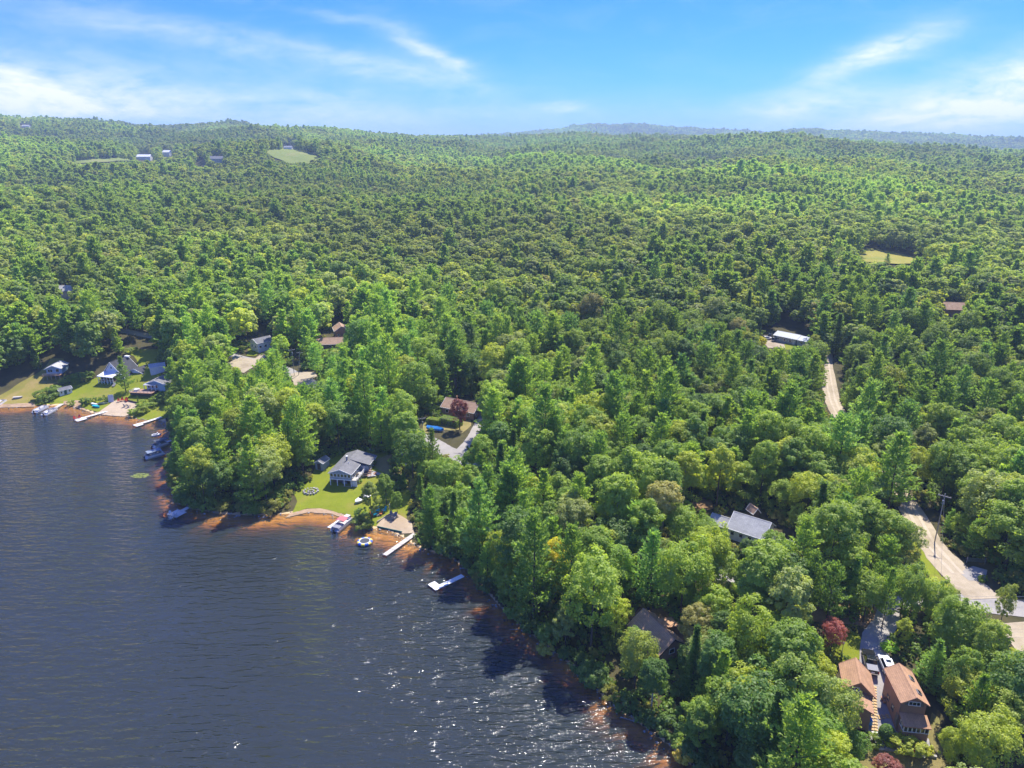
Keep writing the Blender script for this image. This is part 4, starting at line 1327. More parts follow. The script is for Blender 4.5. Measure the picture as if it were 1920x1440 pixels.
def hull_boat(name, label, px, py, L, B, rz, m, z=None, group='boats moored along the shore', cat='boat'):
    x, y, zz = at(px, py)
    z = zz if z is None else z
    r = thing(name, label, cat, (x, y, z), R(rz), group)
    prof = [(-L / 2, -B / 2), (L * 0.1, -B / 2), (L * 0.36, -B * 0.34), (L / 2, 0), (L * 0.36, B * 0.34), (L * 0.1, B / 2), (-L / 2, B / 2)]
    mb = MB()
    n = len(prof)
    lo = [(a * 0.86, b * 0.62, 0.05) for a, b in prof]
    hi = [(a, b, 0.75) for a, b in prof]
    mb.add(lo + hi, [(i, (i + 1) % n, n + (i + 1) % n, n + i) for i in range(n)] + [tuple(range(n))[::-1], tuple(range(n, 2 * n))])
    mb.build('hull', m, r, bevel=0.03)
    return r, L, B


def motor_boat(label, px, py, rz):
    r, L, B = hull_boat('motor_boat', label, px, py, 5.2, 2.1, rz, M['white'])
    MB().prism([(-0.2, 0.75), (0.5, 0.75), (0.15, 1.25), (0.05, 1.25)], 'y', -0.8, 0.8).build('windscreen', M['glass'], r)
    MB().box((-1.2, 0, 0.78), (1.9, 1.5, 0.08)).build('cockpit_floor', M['seat'], r)
    for s in (-0.5, 0.5):
        MB().box((-0.9, s, 1.0), (0.5, 0.5, 0.5)).build('seat', M['white'], r, bevel=0.05)
    MB().box((-2.7, 0, 0.95), (0.45, 0.4, 0.6)).build('outboard_motor', M['black'], r, bevel=0.04)
    MB().box((0.2, 0, -0.05), (5.4, 0.12, 0.12)).build('trailer_beam', M['greymetal'], r)
    for s in (-1, 1):
        MB().tube((-0.7, s * 0.8, 0.15), (-0.7, s * 1.05, 0.15), 0.32, n=12).build('wheel', M['rubber'], r)


motor_boat('white motor boat on a trailer at the edge of the lawn', 679, 938, -125)


def jet_ski(label, px, py, rz, z=0.0):
    r, L, B = hull_boat('jet_ski', label, px, py, 3.0, 1.15, rz, M['white'], z)
    MB().box((-0.55, 0, 0.9), (1.2, 0.42, 0.35)).build('seat', M['seat'], r, bevel=0.06)
    MB().box((0.35, 0, 1.05), (0.35, 0.5, 0.55)).build('console', M['white'], r, bevel=0.05)
    MB().tube((0.3, -0.45, 1.3), (0.3, 0.45, 1.3), 0.04, n=6).build('handlebar', M['black'], r)


jet_ski('white jet ski moored beyond the dark-canopied pontoon boat', 294, 818, 25, 0.0)
hull_boat('kayak', 'white kayak lying on the left lawn above the dock', 178, 760, 3.6, 0.85, -25, M['white'], group='kayaks on the left lawn')
hull_boat('kayak', 'turquoise kayak lying on the left lawn', 181, 764, 3.8, 0.85, -22, M['turq'], group='kayaks on the left lawn')
hull_boat('kayak', 'pale grey kayak lying beside the clipped bushes', 194, 758, 3.4, 0.8, 10, M['carsilver'], group='kayaks on the left lawn')
hull_boat('rowing_boat', 'overturned pale boat under the trees behind the lake house', 702, 846, 3.6, 1.3, 12, M['carsilver'], group='boats on land')
hull_boat('rowing_boat', 'pale flat boat pulled up on the yellow meadow', 34, 747, 3.4, 1.3, 20, M['palewood'], group='boats on land')


def tarp_boat():
    x, y, z = at(816, 808)
    r = thing('covered_boat', 'boat on a trailer wrapped in a bright blue tarp by the hedge', 'boat', (x, y, z), R(-24), 'boats on land')
    prof = [(-1.15, 0.7), (-1.0, 1.2), (0, 1.75), (1.0, 1.2), (1.15, 0.7)]
    vs_, fs = [], []
    ns = 9
    for i in range(ns):
        t = i / (ns - 1)
        w = math.sin(PI * (0.16 + 0.78 * t)) ** 0.6 if t < 0.95 else 0.25
        for (a, b) in prof:
            vs_.append((-3.0 + 6.2 * t, a * w + random.uniform(-0.06, 0.06), 0.55 + (b - 0.55) * (0.8 + 0.2 * w) + random.uniform(-0.08, 0.1)))
    k = len(prof)
    for i in range(ns - 1):
        for j in range(k - 1):
            fs.append((i * k + j, i * k + j + 1, i * k + k + j + 1, i * k + k + j))
    fs += [tuple(range(k)), tuple(range((ns - 1) * k, ns * k))]
    MB().add(vs_, fs).build('tarp', M['bluetarp'], r)
    MB().prism([(-0.9, 0.75), (0.9, 0.75), (0.4, 0.25), (-0.4, 0.25)], 'x', -2.8, 2.4).build('hull', M['offwhite'], r)
    MB().box((0.4, 0, 0.22), (6.6, 0.14, 0.14)).build('trailer_beam', M['greymetal'], r)
    for s in (-1, 1):
        MB().tube((-0.6, s * 0.85, 0.32), (-0.6, s * 1.08, 0.32), 0.34, n=12).build('wheel', M['rubber'], r)


tarp_boat()


def water_trampoline():
    x, y, z = at_z(684, 1017, 0.2)
    r = thing('water_trampoline', 'round floating trampoline with yellow, white and blue ring', 'trampoline', (x, y, 0))
    n, Rr, rt = 12, 1.62, 0.40
    for i in range(n):
        vs_, fs = [], []
        a0 = 2 * PI * i / n + 0.2
        for u in range(4):
            a = a0 + (2 * PI / n) * u / 3
            for v in range(10):
                b = 2 * PI * v / 10
                q = Rr + rt * math.cos(b)
                vs_.append((q * math.cos(a), q * math.sin(a), 0.36 + rt * math.sin(b)))
        for u in range(3):
            for v in range(10):
                fs.append((u * 10 + v, u * 10 + (v + 1) % 10, (u + 1) * 10 + (v + 1) % 10, (u + 1) * 10 + v))
        MB().add(vs_, fs).build('tube_segment', (M['yellow'], M['blue'])[i % 2], r, smooth=True)
    MB().prism([(1.28 * math.cos(2 * PI * k / 24), 1.28 * math.sin(2 * PI * k / 24)) for k in range(24)], 'z', 0.62, 0.66).build('jump_mat', M['trampbed'], r)
    rg = MB()
    for k in range(24):
        a, b = 2 * PI * k / 24, 2 * PI * (k + 1) / 24
        rg.add([(q * math.cos(t), q * math.sin(t), 0.70) for t in (a, b) for q in (1.22, 1.5)], [(0, 1, 3, 2)])
    rg.build('spring_cover', M['offwhite'], r)


water_trampoline()


# ------------------------------------------------------------------ chairs and garden furniture
def adirondack(m):
    r = thing('garden_chair', 'plastic garden chair', 'chair', (0, 0, 0))
    MB().box((0, 0.0, 0.38), (0.62, 0.6, 0.06), rx=R(-8)).build('seat', m, r)
    b = MB()
    for k in range(5):
        b.box((-0.26 + 0.13 * k, 0.42, 0.72), (0.115, 0.05, 0.85 + 0.1 * (2 - abs(k - 2))), rx=R(-20))
    b.build('backrest', m, r)
    for s in (-1, 1):
        MB().box((s * 0.36, -0.02, 0.6), (0.14, 0.75, 0.04)).build('armrest', m, r)
        MB().box((s * 0.33, -0.28, 0.29), (0.07, 0.09, 0.6)).build('leg', m, r)
        MB().box((s * 0.33, 0.32, 0.24), (0.07, 0.09, 0.5)).build('leg', m, r)
    return r


CH = {k: adirondack(M[k]) for k in ('red', 'turq', 'greyseat', 'offwhite', 'orange')}
_used = set()


def chair(kind, px, py, rz, label, group, zoff=None, sc=1.0):
    o = CH[kind] if kind not in _used else copy_tree(CH[kind])
    _used.add(kind)
    if zoff is None:
        x, y, z = at(px, py)
        z += 0.14
    else:
        x, y, z = at_z(px, py, zoff)
    o.location = (x, y, z)
    o.rotation_euler = (0, 0, R(rz))
    o.scale = (sc,) * 3
    o['label'] = label
    o['group'] = group


for i, (a, b, rz) in enumerate([(223, 754, 30), (229, 752.5, 10), (235.5, 752, -15), (237.5, 753.5, -40)]):
    chair('red', a, b, rz, ['red garden chair on the sand, nearest the long white dock', 'red garden chair at the back of the beach, facing the lake', 'red garden chair on the beach, second from the timber edge', 'red garden chair on the beach next to the timber edge'][i], 'red chairs on the left beach', sc=1.15)
chair('red', 141, 786.5, 60, 'red chair at the outer corner of the long white dock', 'red chairs on the long dock', 0.5, 1.0)
chair('red', 149, 784, 20, 'red chair by the inner corner of the long white dock platform', 'red chairs on the long dock', 0.5, 1.0)
chair('greyseat', 235, 763, 150, 'grey lounge chair on the left beach sand, nearer the dock', 'grey chairs on the left beach', sc=1.15)
chair('greyseat', 242, 764, 150, 'grey lounge chair on the left beach sand, nearer the bushes', 'grey chairs on the left beach', sc=1.15)
for a, b, rz, lab in [(700, 965, 40, 'turquoise chair left of the fire pit on the small lawn'), (708, 961, 5, 'turquoise chair behind the fire pit on the small lawn'), (720, 961, -50, 'turquoise chair right of the fire pit on the small lawn'), (703, 968, 120, 'turquoise chair in front of the fire pit on the small lawn')]:
    chair('turq', a, b, rz, lab, 'turquoise chairs round the fire pit', sc=1.3)
for a, b, rz, lab in [(699, 968, 90, 'orange chair at the lake end of the fire pit circle'), (714, 966, -80, 'orange chair at the dock end of the fire pit circle')]:
    chair('orange', a, b, rz, lab, 'orange chairs round the fire pit', sc=1.1)
for a, b, rz, lab in [(735, 969, 30, 'grey chair at the back of the square sand beach'), (741, 971, -20, 'grey chair in the middle of the square sand beach'), (738, 975, 160, 'grey chair nearest the water on the square sand beach')]:
    chair('greyseat', a, b, rz, lab, 'grey chairs on the square sand beach', sc=1.15)
for i, (a, b, rz) in enumerate([(311, 971, 40), (318, 967, 0), (324, 969, -30), (321, 974, 160), (329, 967, -60)]):
    chair('offwhite' if i else 'orange', a, b, rz, ['tan chair at the lake corner of the crowded dock platform', 'white chair at the back edge of the crowded dock platform', 'white chair in the middle of the crowded dock platform', 'white chair at the front of the crowded dock platform', 'white chair where the gangway meets the crowded platform'][i], 'chairs on the point dock', 0.5, 1.05)


def tilted_panel(name, label, cat, px, py, w, h, tilt, rz, m):
    x, y, z = at(px, py)
    r = thing(name, label, cat, (x, y, z), R(rz))
    MB().box((0, 0, h * 0.5 * math.cos(R(tilt))), (w, 0.12, h), rx=R(-tilt)).build('panel', m, r)
    for s in (-1, 1):
        MB().box((s * w * 0.4, h * 0.33, h * 0.4), (0.08, 0.08, h * 0.85), rx=R(22)).build('prop', M['wood'], r)


tilted_panel('dock_section', 'pale dock section stood on edge against the bushes by the beach', 'dock section', 209, 754, 1.9, 3.0, 12, 18, M['offwhite'])


def timber(label, p0, p1, h, w, m, cat='timber edging', n=None, name='timber_edge'):
    a, b = Vector(at(*p0)), Vector(at(*p1))
    d = b - a
    L = math.hypot(d.x, d.y)
    n = n or max(1, int(L / 2.4))
    r = thing(name, label, cat, (a.x, a.y, a.z), math.atan2(d.y, d.x), 'timber and stone edgings')
    for k in range(n):
        s = gz(a.x + d.x * (k + 0.5) / n, a.y + d.y * (k + 0.5) / n) - a.z
        MB().box((L * (k + 0.5) / n, random.uniform(-0.03, 0.03), s + h / 2 - 0.05), (L / n - 0.04, w, h)).build('beam', m, r)


timber('dark timber edging on the lawn side of the square sand beach', (707, 981), (732, 964), 0.45, 0.25, M['wood'])
timber('greenish timber edging along the water side of the square sand beach', (708, 989), (754, 999), 0.5, 0.22, M['greendoor'])
timber('dark timber edging along the top of the left beach', (238, 752), (260, 757), 0.7, 0.3, M['darkwood'])
timber('low pale stone edging below the rounded bushes', (1659, 1405), (1684, 1410), 0.45, 0.4, M['concrete'], 'stone edging', 4, 'stone_edge')
timber('low pale stone edging under the yellow-green hedge', (1686, 1411), (1756, 1421), 0.45, 0.4, M['concrete'], 'stone edging', 9, 'stone_edge')
timber('low pale stone edging left of the garden steps', (1607, 1399), (1646, 1403), 0.4, 0.4, M['concrete'], 'stone edging', 5, 'stone_edge')


def fire_ring():
    x, y, z = at(583, 922)
    r = thing('fire_ring', 'ring of field stones around a fire pit on the lawn', 'fire pit', (x, y, z))
    for k in range(14):
        a = 2 * PI * k / 14
        s = random.uniform(0.45, 0.75)
        MB().box((2.0 * math.cos(a), 2.0 * math.sin(a) * 0.9, 0.2), (s, s * 0.8, 0.5), random.uniform(0, 3), random.uniform(-.3, .3)).build('stone', M['stone'] if k % 3 else M['concrete'], r, bevel=0.1)
    for k in range(9):
        a = 2 * PI * k / 9
        MB().box((0.8 * math.cos(a), 0.8 * math.sin(a), 0.16), (0.42, 0.36, 0.4), a).build('stone', M['stone'], r, bevel=0.08)
    MB().prism([(0.6 * math.cos(k), 0.6 * math.sin(k)) for k in np.arange(0, 6.2, 0.5)], 'z', 0.04, 0.1).build('ash', M['black'], r)


fire_ring()


def small_fire_bowl():
    x, y, z = at(708, 966)
    r = thing('fire_bowl', 'low stone fire pit amid turquoise chairs', 'fire pit', (x, y, z + 0.1))
    for k in range(9):
        a = 2 * PI * k / 9
        MB().box((0.62 * math.cos(a), 0.62 * math.sin(a), 0.15), (0.38, 0.26, 0.34), a + PI / 2).build('stone', M['stone'], r)


small_fire_bowl()


def patio():
    x, y, z = at(697, 886)
    r = thing('patio', 'round stone patio with pots beside the lake house deck', 'patio', (x, y, z + 0.12), 0.2)
    for i in range(-4, 5):
        for j in range(-4, 5):
            q = Vector((i * 0.82 + (j % 2) * 0.3, j * 0.66))
            if q.length < 3.1:
                MB().box((q.x, q.y, 0.03), (0.74, 0.58, 0.12), random.uniform(-.1, .1)).build('stone', M['greypaver'] if random.random() < 0.75 else M['brick'], r)


patio()


def pot(label, px, py, s=1.0, group='plant pots'):
    x, y, z = at(px, py)
    r = thing('plant_pot', label, 'plant pot', (x, y, z + 0.18), 0, group)
    MB().tube((0, 0, 0), (0, 0, 0.45 * s), 0.22 * s, 0.32 * s, 10).build('pot', M['brick'], r)
    return r


def picnic_set(label, px, py, rz, m):
    x, y, z = at(px, py)
    r = thing('picnic_table', label, 'table', (x, y, z + 0.2), R(rz))
    MB().box((0, 0, 0.74), (1.8, 0.9, 0.06)).build('table_top', m, r)
    for s in (-1, 1):
        MB().box((0, s * 0.75, 0.45), (1.8, 0.3, 0.05)).build('bench', m, r)
        MB().box((s * 0.7, 0, 0.36), (0.08, 1.4, 0.08)).build('crossbar', m, r)
        for t in (-1, 1):
            MB().box((s * 0.7, t * 0.4, 0.37), (0.08, 0.08, 0.78), rx=R(25 * t)).build('leg', m, r)


picnic_set('brown wooden table on the round stone patio', 691, 888, 25, M['deckbrown'])
picnic_set('dark table at the inner edge of the round stone patio', 684, 893, -10, M['darkwood'])


# steps and pavers by the orange house
def garden_steps():
    a = Vector(at(1641, 1374)); b = Vector(at(1654, 1408))
    d = b - a
    r = thing('garden_steps', 'pale stone steps down from the concrete apron to the dry lawn', 'steps', (a.x, a.y, 0), math.atan2(d.y, d.x))
    L = math.hypot(d.x, d.y)
    for k in range(9):
        t = (k + 0.5) / 9
        x, y = a.x + d.x * t, a.y + d.y * t
        MB().box((L * t, 0, gz(x, y) + 0.18), (L / 9 * 0.7, 1.3, 0.28)).build('step', M['concrete'] if k % 2 else M['offwhite'], r)


garden_steps()


def paver_path():
    r = thing('paver_path', 'tan paver path leading along the garage to the front steps', 'path', (0, 0, 0))
    def run(p0, p1, w, nw):
        a, b = Vector(at(*p0)), Vector(at(*p1))
        d = (b - a); L = math.hypot(d.x, d.y); n = int(L / 0.5)
        t_ = Vector((-d.y, d.x, 0)).normalized()
        for k in range(n):
            for j in range(nw):
                q = a + d * ((k + 0.5) / n) + t_ * (w * ((j + 0.5) / nw - 0.5))
                MB().box((q.x, q.y, gz(q.x, q.y) + 0.205), (L / n - 0.025, w / nw - 0.025, 0.08), math.atan2(d.y, d.x)).build('paver', M['paver'], r)
    run((1637, 1287), (1639, 1372), 1.05, 2)
    run((1646, 1347), (1668, 1344), 0.8, 2)


paver_path()

# ------------------------------------------------------------------ vehicles
def wheels(r, xs, y, rad, w=0.24):
    for x in xs:
        for s in (-1, 1):
            t = MB().tube((x, s * (y - w / 2), rad), (x, s * (y + w / 2), rad), rad, n=16).build('wheel', M['rubber'], r)
            MB().tube((x, s * (y + w / 2 - 0.02), rad), (x, s * (y + w / 2 + 0.02), rad), rad * 0.6, n=12).build('rim', M['alu'], t)


def truck():
    a = Vector(at_z(1634.8, 1270, oh_z + 0.9)); b = Vector(at_z(1625, 1229, oh_z + 0.9))
    d = b - a
    L = 5.9
    c = (a + b) / 2
    r = thing('pickup_truck', 'black pickup truck with grey bed cover parked on the driveway', 'truck', (c.x, c.y, gz(c.x, c.y) + 0.2), math.atan2(d.y, d.x))
    W = 2.0
    h = W / 2
    # front faces +x (away from the lake)
    MB().prism([(-2.95, 0.5), (2.9, 0.5), (2.95, 0.85), (2.85, 1.08), (1.2, 1.16), (1.0, 1.18), (-2.95, 1.18)], 'y', -h, h).build('body', M['truck'], r, bevel=0.05)
    cab = MB().add([(1.15, -0.9, 1.17), (1.15, 0.9, 1.17), (0.45, 0.74, 1.86), (0.45, -0.74, 1.86), (-0.95, 0.74, 1.88), (-0.95, -0.74, 1.88), (-1.2, 0.9, 1.17), (-1.2, -0.9, 1.17)],
                   [(0, 1, 2, 3), (3, 2, 4, 5), (5, 4, 6, 7), (1, 6, 4, 2), (0, 3, 5, 7), (0, 7, 6, 1)]).build('cab', M['truck'], r, bevel=0.03)
    MB().add([(1.14, -0.8, 1.22), (1.14, 0.8, 1.22), (0.52, 0.68, 1.83), (0.52, -0.68, 1.83)], [(0, 1, 2, 3)]).build('windscreen', M['glass'], cab).location = (0.035, 0, 0.03)
    MB().add([(-1.21, -0.78, 1.3), (-1.21, 0.78, 1.3), (-1.0, 0.7, 1.78), (-1.0, -0.7, 1.78)], [(0, 1, 2, 3)]).build('rear_window', M['glass'], cab).location = (-0.035, 0, 0.01)
    for s in (-1, 1):
        MB().add([(0.95, s * 0.9, 1.24), (0.5, s * 0.765, 1.8), (-0.85, s * 0.765, 1.8), (-1.05, s * 0.9, 1.24)], [(0, 1, 2, 3)]).build('side_window', M['glass'], cab).location = (0, s * 0.035, 0)
        MB().box((0.9, s * 1.12, 1.3), (0.14, 0.26, 0.2)).build('mirror', M['truck'], r)
        MB().box((2.9, s * 0.78, 0.88), (0.1, 0.32, 0.2)).build('headlight', M['lamp'], r)
        MB().box((-2.97, s * 0.88, 0.95), (0.08, 0.18, 0.36)).build('tail_light', M['tail'], r)
    MB().box((-0.1, 0, 1.90), (0.9, 1.1, 0.03)).build('sunroof', M['glass'], cab)
    MB().box((-2.1, 0, 1.2), (1.66, 1.72, 0.07)).build('bed_cover', M['tonneau'], r)
    MB().box((-2.99, 0, 0.6), (0.18, 1.9, 0.2)).build('bumper', M['alu'], r)
    MB().box((-3.0, 0.0, 0.85), (0.05, 0.5, 0.22)).build('licence_plate', M['white'], r)
    wheels(r, (-1.85, 1.85), 0.9, 0.4)


truck()


def car(label, c, rz, m, L=4.5, W=1.8, suv=False, group=None):
    r = thing('parked_car', label, 'car', c, rz, group)
    h = W / 2
    H_ = 1.7 if suv else 1.42
    MB().prism([(-L / 2, 0.35), (L / 2, 0.35), (L / 2, 0.7), (L * 0.44, 0.85), (L * 0.2, 0.95), (-L * 0.46, 0.98), (-L / 2, 0.8)], 'y', -h, h).build('body', m, r, bevel=0.06)
    x0, x1, x2, x3 = L * 0.22, L * 0.06, -L * 0.3 if not suv else -L * 0.4, -L * 0.46
    w0, w1 = h * 0.92, h * 0.74
    k = MB().add([(x0, -w0, 0.94), (x0, w0, 0.94), (x1, w1, H_), (x1, -w1, H_), (x2, w1, H_), (x2, -w1, H_), (x3, w0, 0.94), (x3, -w0, 0.94)],
                 [(0, 1, 2, 3), (3, 2, 4, 5), (5, 4, 6, 7), (1, 6, 4, 2), (0, 3, 5, 7), (0, 7, 6, 1)]).build('cabin', M['glass'], r)
    MB().box(((x1 + x2) / 2, 0, H_ + 0.015), (x1 - x2 + 0.1, w1 * 2 + 0.06, 0.07)).build('roof', m, r, bevel=0.03)
    MB().box(((x1 + x2) / 2 + 0.25, 0, H_ + 0.06), (0.7, 0.8, 0.03)).build('sunroof', M['glass'], r)
    for s in (-1, 1):
        MB().box((L / 2 - 0.05, s * h * 0.7, 0.72), (0.12, 0.34, 0.16)).build('headlight', M['lamp'], r)
        MB().box((-L / 2 + 0.02, s * h * 0.75, 0.8), (0.08, 0.28, 0.18)).build('tail_light', M['tail'], r)
        MB().box((x0 - 0.15, s * (h + 0.1), 1.0), (0.12, 0.2, 0.14)).build('mirror', m, r)
    wheels(r, (-L * 0.3, L * 0.31), h * 0.9, 0.33, 0.2)
    return r


_c = Vector(at_z(1659.5, 1253, oh_z + 0.9))
car('white car with sunroof half behind the orange-brown house', (_c.x - 0.2, _c.y - 0.5, gz(_c.x, _c.y) + 0.2), oh_ang + R(88), M['carwhite'], 4.6, 1.85, True)
_g = 'cars parked at the metal-roofed house'
for px, py, rz, mm, lab, suv in [(1455, 640, 20, 'carsilver', 'silver car in the gravel yard of the metal-roofed house', True), (1444, 632, 60, 'carblue', 'dark car at the wood edge left of the metal-roofed house', True), (1438, 637, 10, 'carwhite', 'white car at the left end of the gravel yard', False)]:
    x, y, z = at(px, py)
    car(lab, (x, y, z + 0.14), R(rz), M[mm], 4.6, 1.85, suv, _g)


# ------------------------------------------------------------------ utility poles and wires
def pole(label, px, py, h, arm_rz=0.0, lean=0.0, second=False, transformer=True):
    x, y, z = at(px, py)
    r = thing('utility_pole', label, 'utility pole', (x, y, z), 0, 'utility poles along the roads')
    r.rotation_euler = (0, R(lean), R(arm_rz))
    MB().tube((0, 0, -0.5), (0, 0, h), 0.13, 0.09, 10).build('pole', M['pole'], r)
    a = MB().box((0, 0.14, h - 0.7), (2.6, 0.12, 0.14)).build('crossarm', M['pole'], r)
    for k in (-1.15, -0.45, 0.45, 1.15):
        MB().tube((k, 0.14, h - 0.63), (k, 0.14, h - 0.42), 0.05, 0.035, 6).build('insulator', M['offwhite'], a)
    if transformer:
        MB().tube((0.0, -0.35, h - 2.4), (0.0, -0.35, h - 1.5), 0.24, n=12).build('transformer', M['greymetal'], r)
    return x, y, z, h


pA = pole('utility pole beside the road behind the left shore houses', 241, 637, 9.6, 20)
pB = pole('straight utility pole at the sandy roadside clearing', 552, 705, 11.5, 35)
pC = pole('thinner leaning utility pole next to the sandy roadside clearing', 560, 704, 10.0, 35, 8, transformer=False)
pD = pole('utility pole on the right edge of the sandy road', 1752, 1018, 12.4, -40)
pE = pole('utility pole with a pale crossarm left of the blue tarp', 793, 826, 8.2, 30)


def wire(label, A, B, sag=1.0, m='wire', r=0.03, name='power_line'):
    A, B = Vector(A), Vector(B)
    mb = MB()
    n = 10
    P = [A.lerp(B, k / n) - Vector((0, 0, sag * 4 * (k / n) * (1 - k / n))) for k in range(n + 1)]
    for p, q in zip(P, P[1:]):
        mb.tube(p, q, r, n=4, cap=False)
    o = mb.build(name, M[m], None)
    prop(o, label, 'wire', 'overhead wires')


top = lambda p, dz=0.6: (p[0], p[1], p[2] + p[3] - dz)
wire('overhead wire from the sandy-road pole to the paved junction', top(pD), (at_z(1862, 1121, 16.8)[0] - 9, at_z(1862, 1121, 16.8)[1] + 1, 17.0), 0.8, 'wire', 0.02)
for k, dz in enumerate((0.2, 1.5, 2.2, 3.8)):
    a_ = at_z(1862, 1121 + 6.5 * (0, 1, 1.55, 3.1)[k] * 1.0, 17 - dz)
    b_ = at_z(1990, 1116 + 6.5 * (0, 1, 1.55, 3.1)[k] * 1.0, 17 - dz)
    wire(['topmost pale wire over the paved junction', 'second pale wire over the paved junction', 'third pale wire over the paved junction', 'lowest pale wire over the paved junction'][k], (a_[0] - 9, a_[1] + 1, a_[2]), b_, 0.4, 'palewire', 0.022)
wire('thin wire between the pale-crossarm pole and the hedge', top(pE), (at(905, 812)[0], at(905, 812)[1], at(905, 812)[2] + 7), 0.8)
wire('thin wire running left from the pale-crossarm pole into the trees', top(pE), (pE[0] - 32, pE[1] + 30, pE[2] + 9), 0.8)
wire('wire from the sandy clearing pole to the road pole on the left', top(pB), top(pA), 2.5)


_a = at_z(1862, 1121, 16.8)
_p = thing('utility_pole', 'utility pole half hidden by trees left of the paved junction', 'utility pole', (_a[0] - 9, _a[1] + 1, gz(_a[0] - 9, _a[1] + 1)), R(80), 'utility poles along the roads')
MB().tube((0, 0, -0.5), (0, 0, 17.6 - gz(_a[0] - 9, _a[1] + 1)), 0.13, 0.09, 10).build('pole', M['pole'], _p)
MB().box((0, 0.14, 16.7 - gz(_a[0] - 9, _a[1] + 1)), (2.6, 0.12, 0.14)).build('crossarm', M['pole'], _p)


def small_things():
    # mailbox-like gate, propane tank, swim ladder, lamp post near the pink tree
    x, y, z = at(1829, 1057)
    r = thing('gate', 'pale grey metal gate across the shaded driveway mouth', 'gate', (x, y, z + 0.18), R(-8))
    for k in range(5):
        MB().box((0, 0, 0.35 + 0.2 * k), (3.6, 0.06, 0.05)).build('rail', M['alu'], r)
    for s in (-1, 1):
        MB().box((s * 1.8, 0, 0.65), (0.12, 0.12, 1.4)).build('gate_post', M['greymetal'], r)
    x, y, z = at(1577, 1233)
    r = thing('lamp_post', 'thin grey post on the lawn beside the pink-leaved tree', 'post', (x, y, z), 0)
    MB().tube((0, 0, 0), (0, 0, 3.1), 0.05, n=8).build('post', M['greymetal'], r)
    MB().box((0, 0, 3.15), (0.25, 0.25, 0.25)).build('lamp', M['offwhite'], r)
    x, y, z = at(1725, 1419)
    r = thing('sun_lounger', 'white and red sun lounger on the dry lawn below the edging', 'lounger', (x, y, z + 0.1), R(-40))
    MB().box((0, 0, 0.35), (1.4, 0.6, 0.08)).build('seat', M['white'], r)
    MB().box((-0.85, 0, 0.55), (0.6, 0.6, 0.08), ry=R(40)).build('backrest', M['red'], r)
    for sx in (-1, 1):
        for sy in (-1, 1):
            MB().box((sx * 0.55, sy * 0.25, 0.16), (0.06, 0.06, 0.34)).build('leg', M['alu'], r)
    r = thing('flagpole', 'thin white pole standing on the small lawn', 'pole', (at(731, 962)[0], at(731, 962)[1], at(731, 962)[2]), 0)
    MB().tube((0, 0, 0), (0, 0, 2.6), 0.04, n=6).build('post', M['white'], r)
    MB().box((0, 0, 2.65), (0.16, 0.16, 0.16)).build('finial', M['white'], r)
    x, y, z = at(1626, 1354)
    r = thing('covered_stack', 'blue tarp-covered stack by the garage corner', 'covered stack', (x, y, z + 0.17), oh_ang)
    MB().box((0, 0, 0.5), (0.9, 1.9, 1.0)).build('cover', M['bluetarp'], r, bevel=0.08)
    MB().box((0, 0, -0.02), (1.0, 2.0, 0.1)).build('pallet', M['wood'], r)
    for (px, py, rz, lab) in [(912, 991, 20, 'white tarp-covered shed roof glimpsed between the lakeshore trees'), (714, 765, 0, 'white roof corner glimpsed in the woods above the lake house')]:
        x, y, z = at(px, py)
        zz = z + 3.2
        q = at_z(px, py, zz)
        r = thing('garden_shed', lab, 'shed', (q[0], q[1], gz(q[0], q[1])), R(rz))
        gable_shell(r, -1.4, 1.4, 0, -1.6, 1.6, zz - gz(q[0], q[1]) - 1.0, zz - gz(q[0], q[1]) - 1.0, zz - gz(q[0], q[1]), M['sidewhite'], M['roofwhite'], None, ov=0.2)
        HOUSES.append((q[0], q[1], 2.5))
    x, y, z = at(1535, 1000)
    r = thing('garden_shed', 'tiny white-roofed shed in the leaves right of the white house', 'shed', (x, y, z), R(25))
    gable_shell(r, -1.0, 1.0, 0, -1.4, 1.4, 2.2, 2.2, 3.0, M['sidewhite'], M['roofwhite'], None, ov=0.2)
    # raft of lily pads
    x, y, z = at_z(262, 892, 0)
    mb = MB()
    for k in range(150):
        a, q = random.uniform(0, 6.28), math.sqrt(random.random())
        cx, cy_ = 2.6 * q * math.cos(a) + (1.2 if k % 5 == 0 else 0), 1.5 * q * math.sin(a)
        s = random.uniform(0.12, 0.24)
        mb.add([(x + cx + s * math.cos(t), y + cy_ + s * math.sin(t), 0.03 + 0.0004 * k) for t in np.arange(0.3, 6.1, 0.9)], [tuple(range(7))])
    prop(mb.build('water_plants', mat('lily_pads', (0.22, 0.27, 0.05), 0.6, 0.2, 2.0), None), 'patch of floating green lily pads on the lake', kind='stuff')


small_things()
for lab, px, py in [('terracotta pot at the left wall of the orange-brown house', 1654, 1313), ('terracotta pot with yellow flowers by the house door', 1658, 1319)]:
    pot(lab, px, py, 1.0)

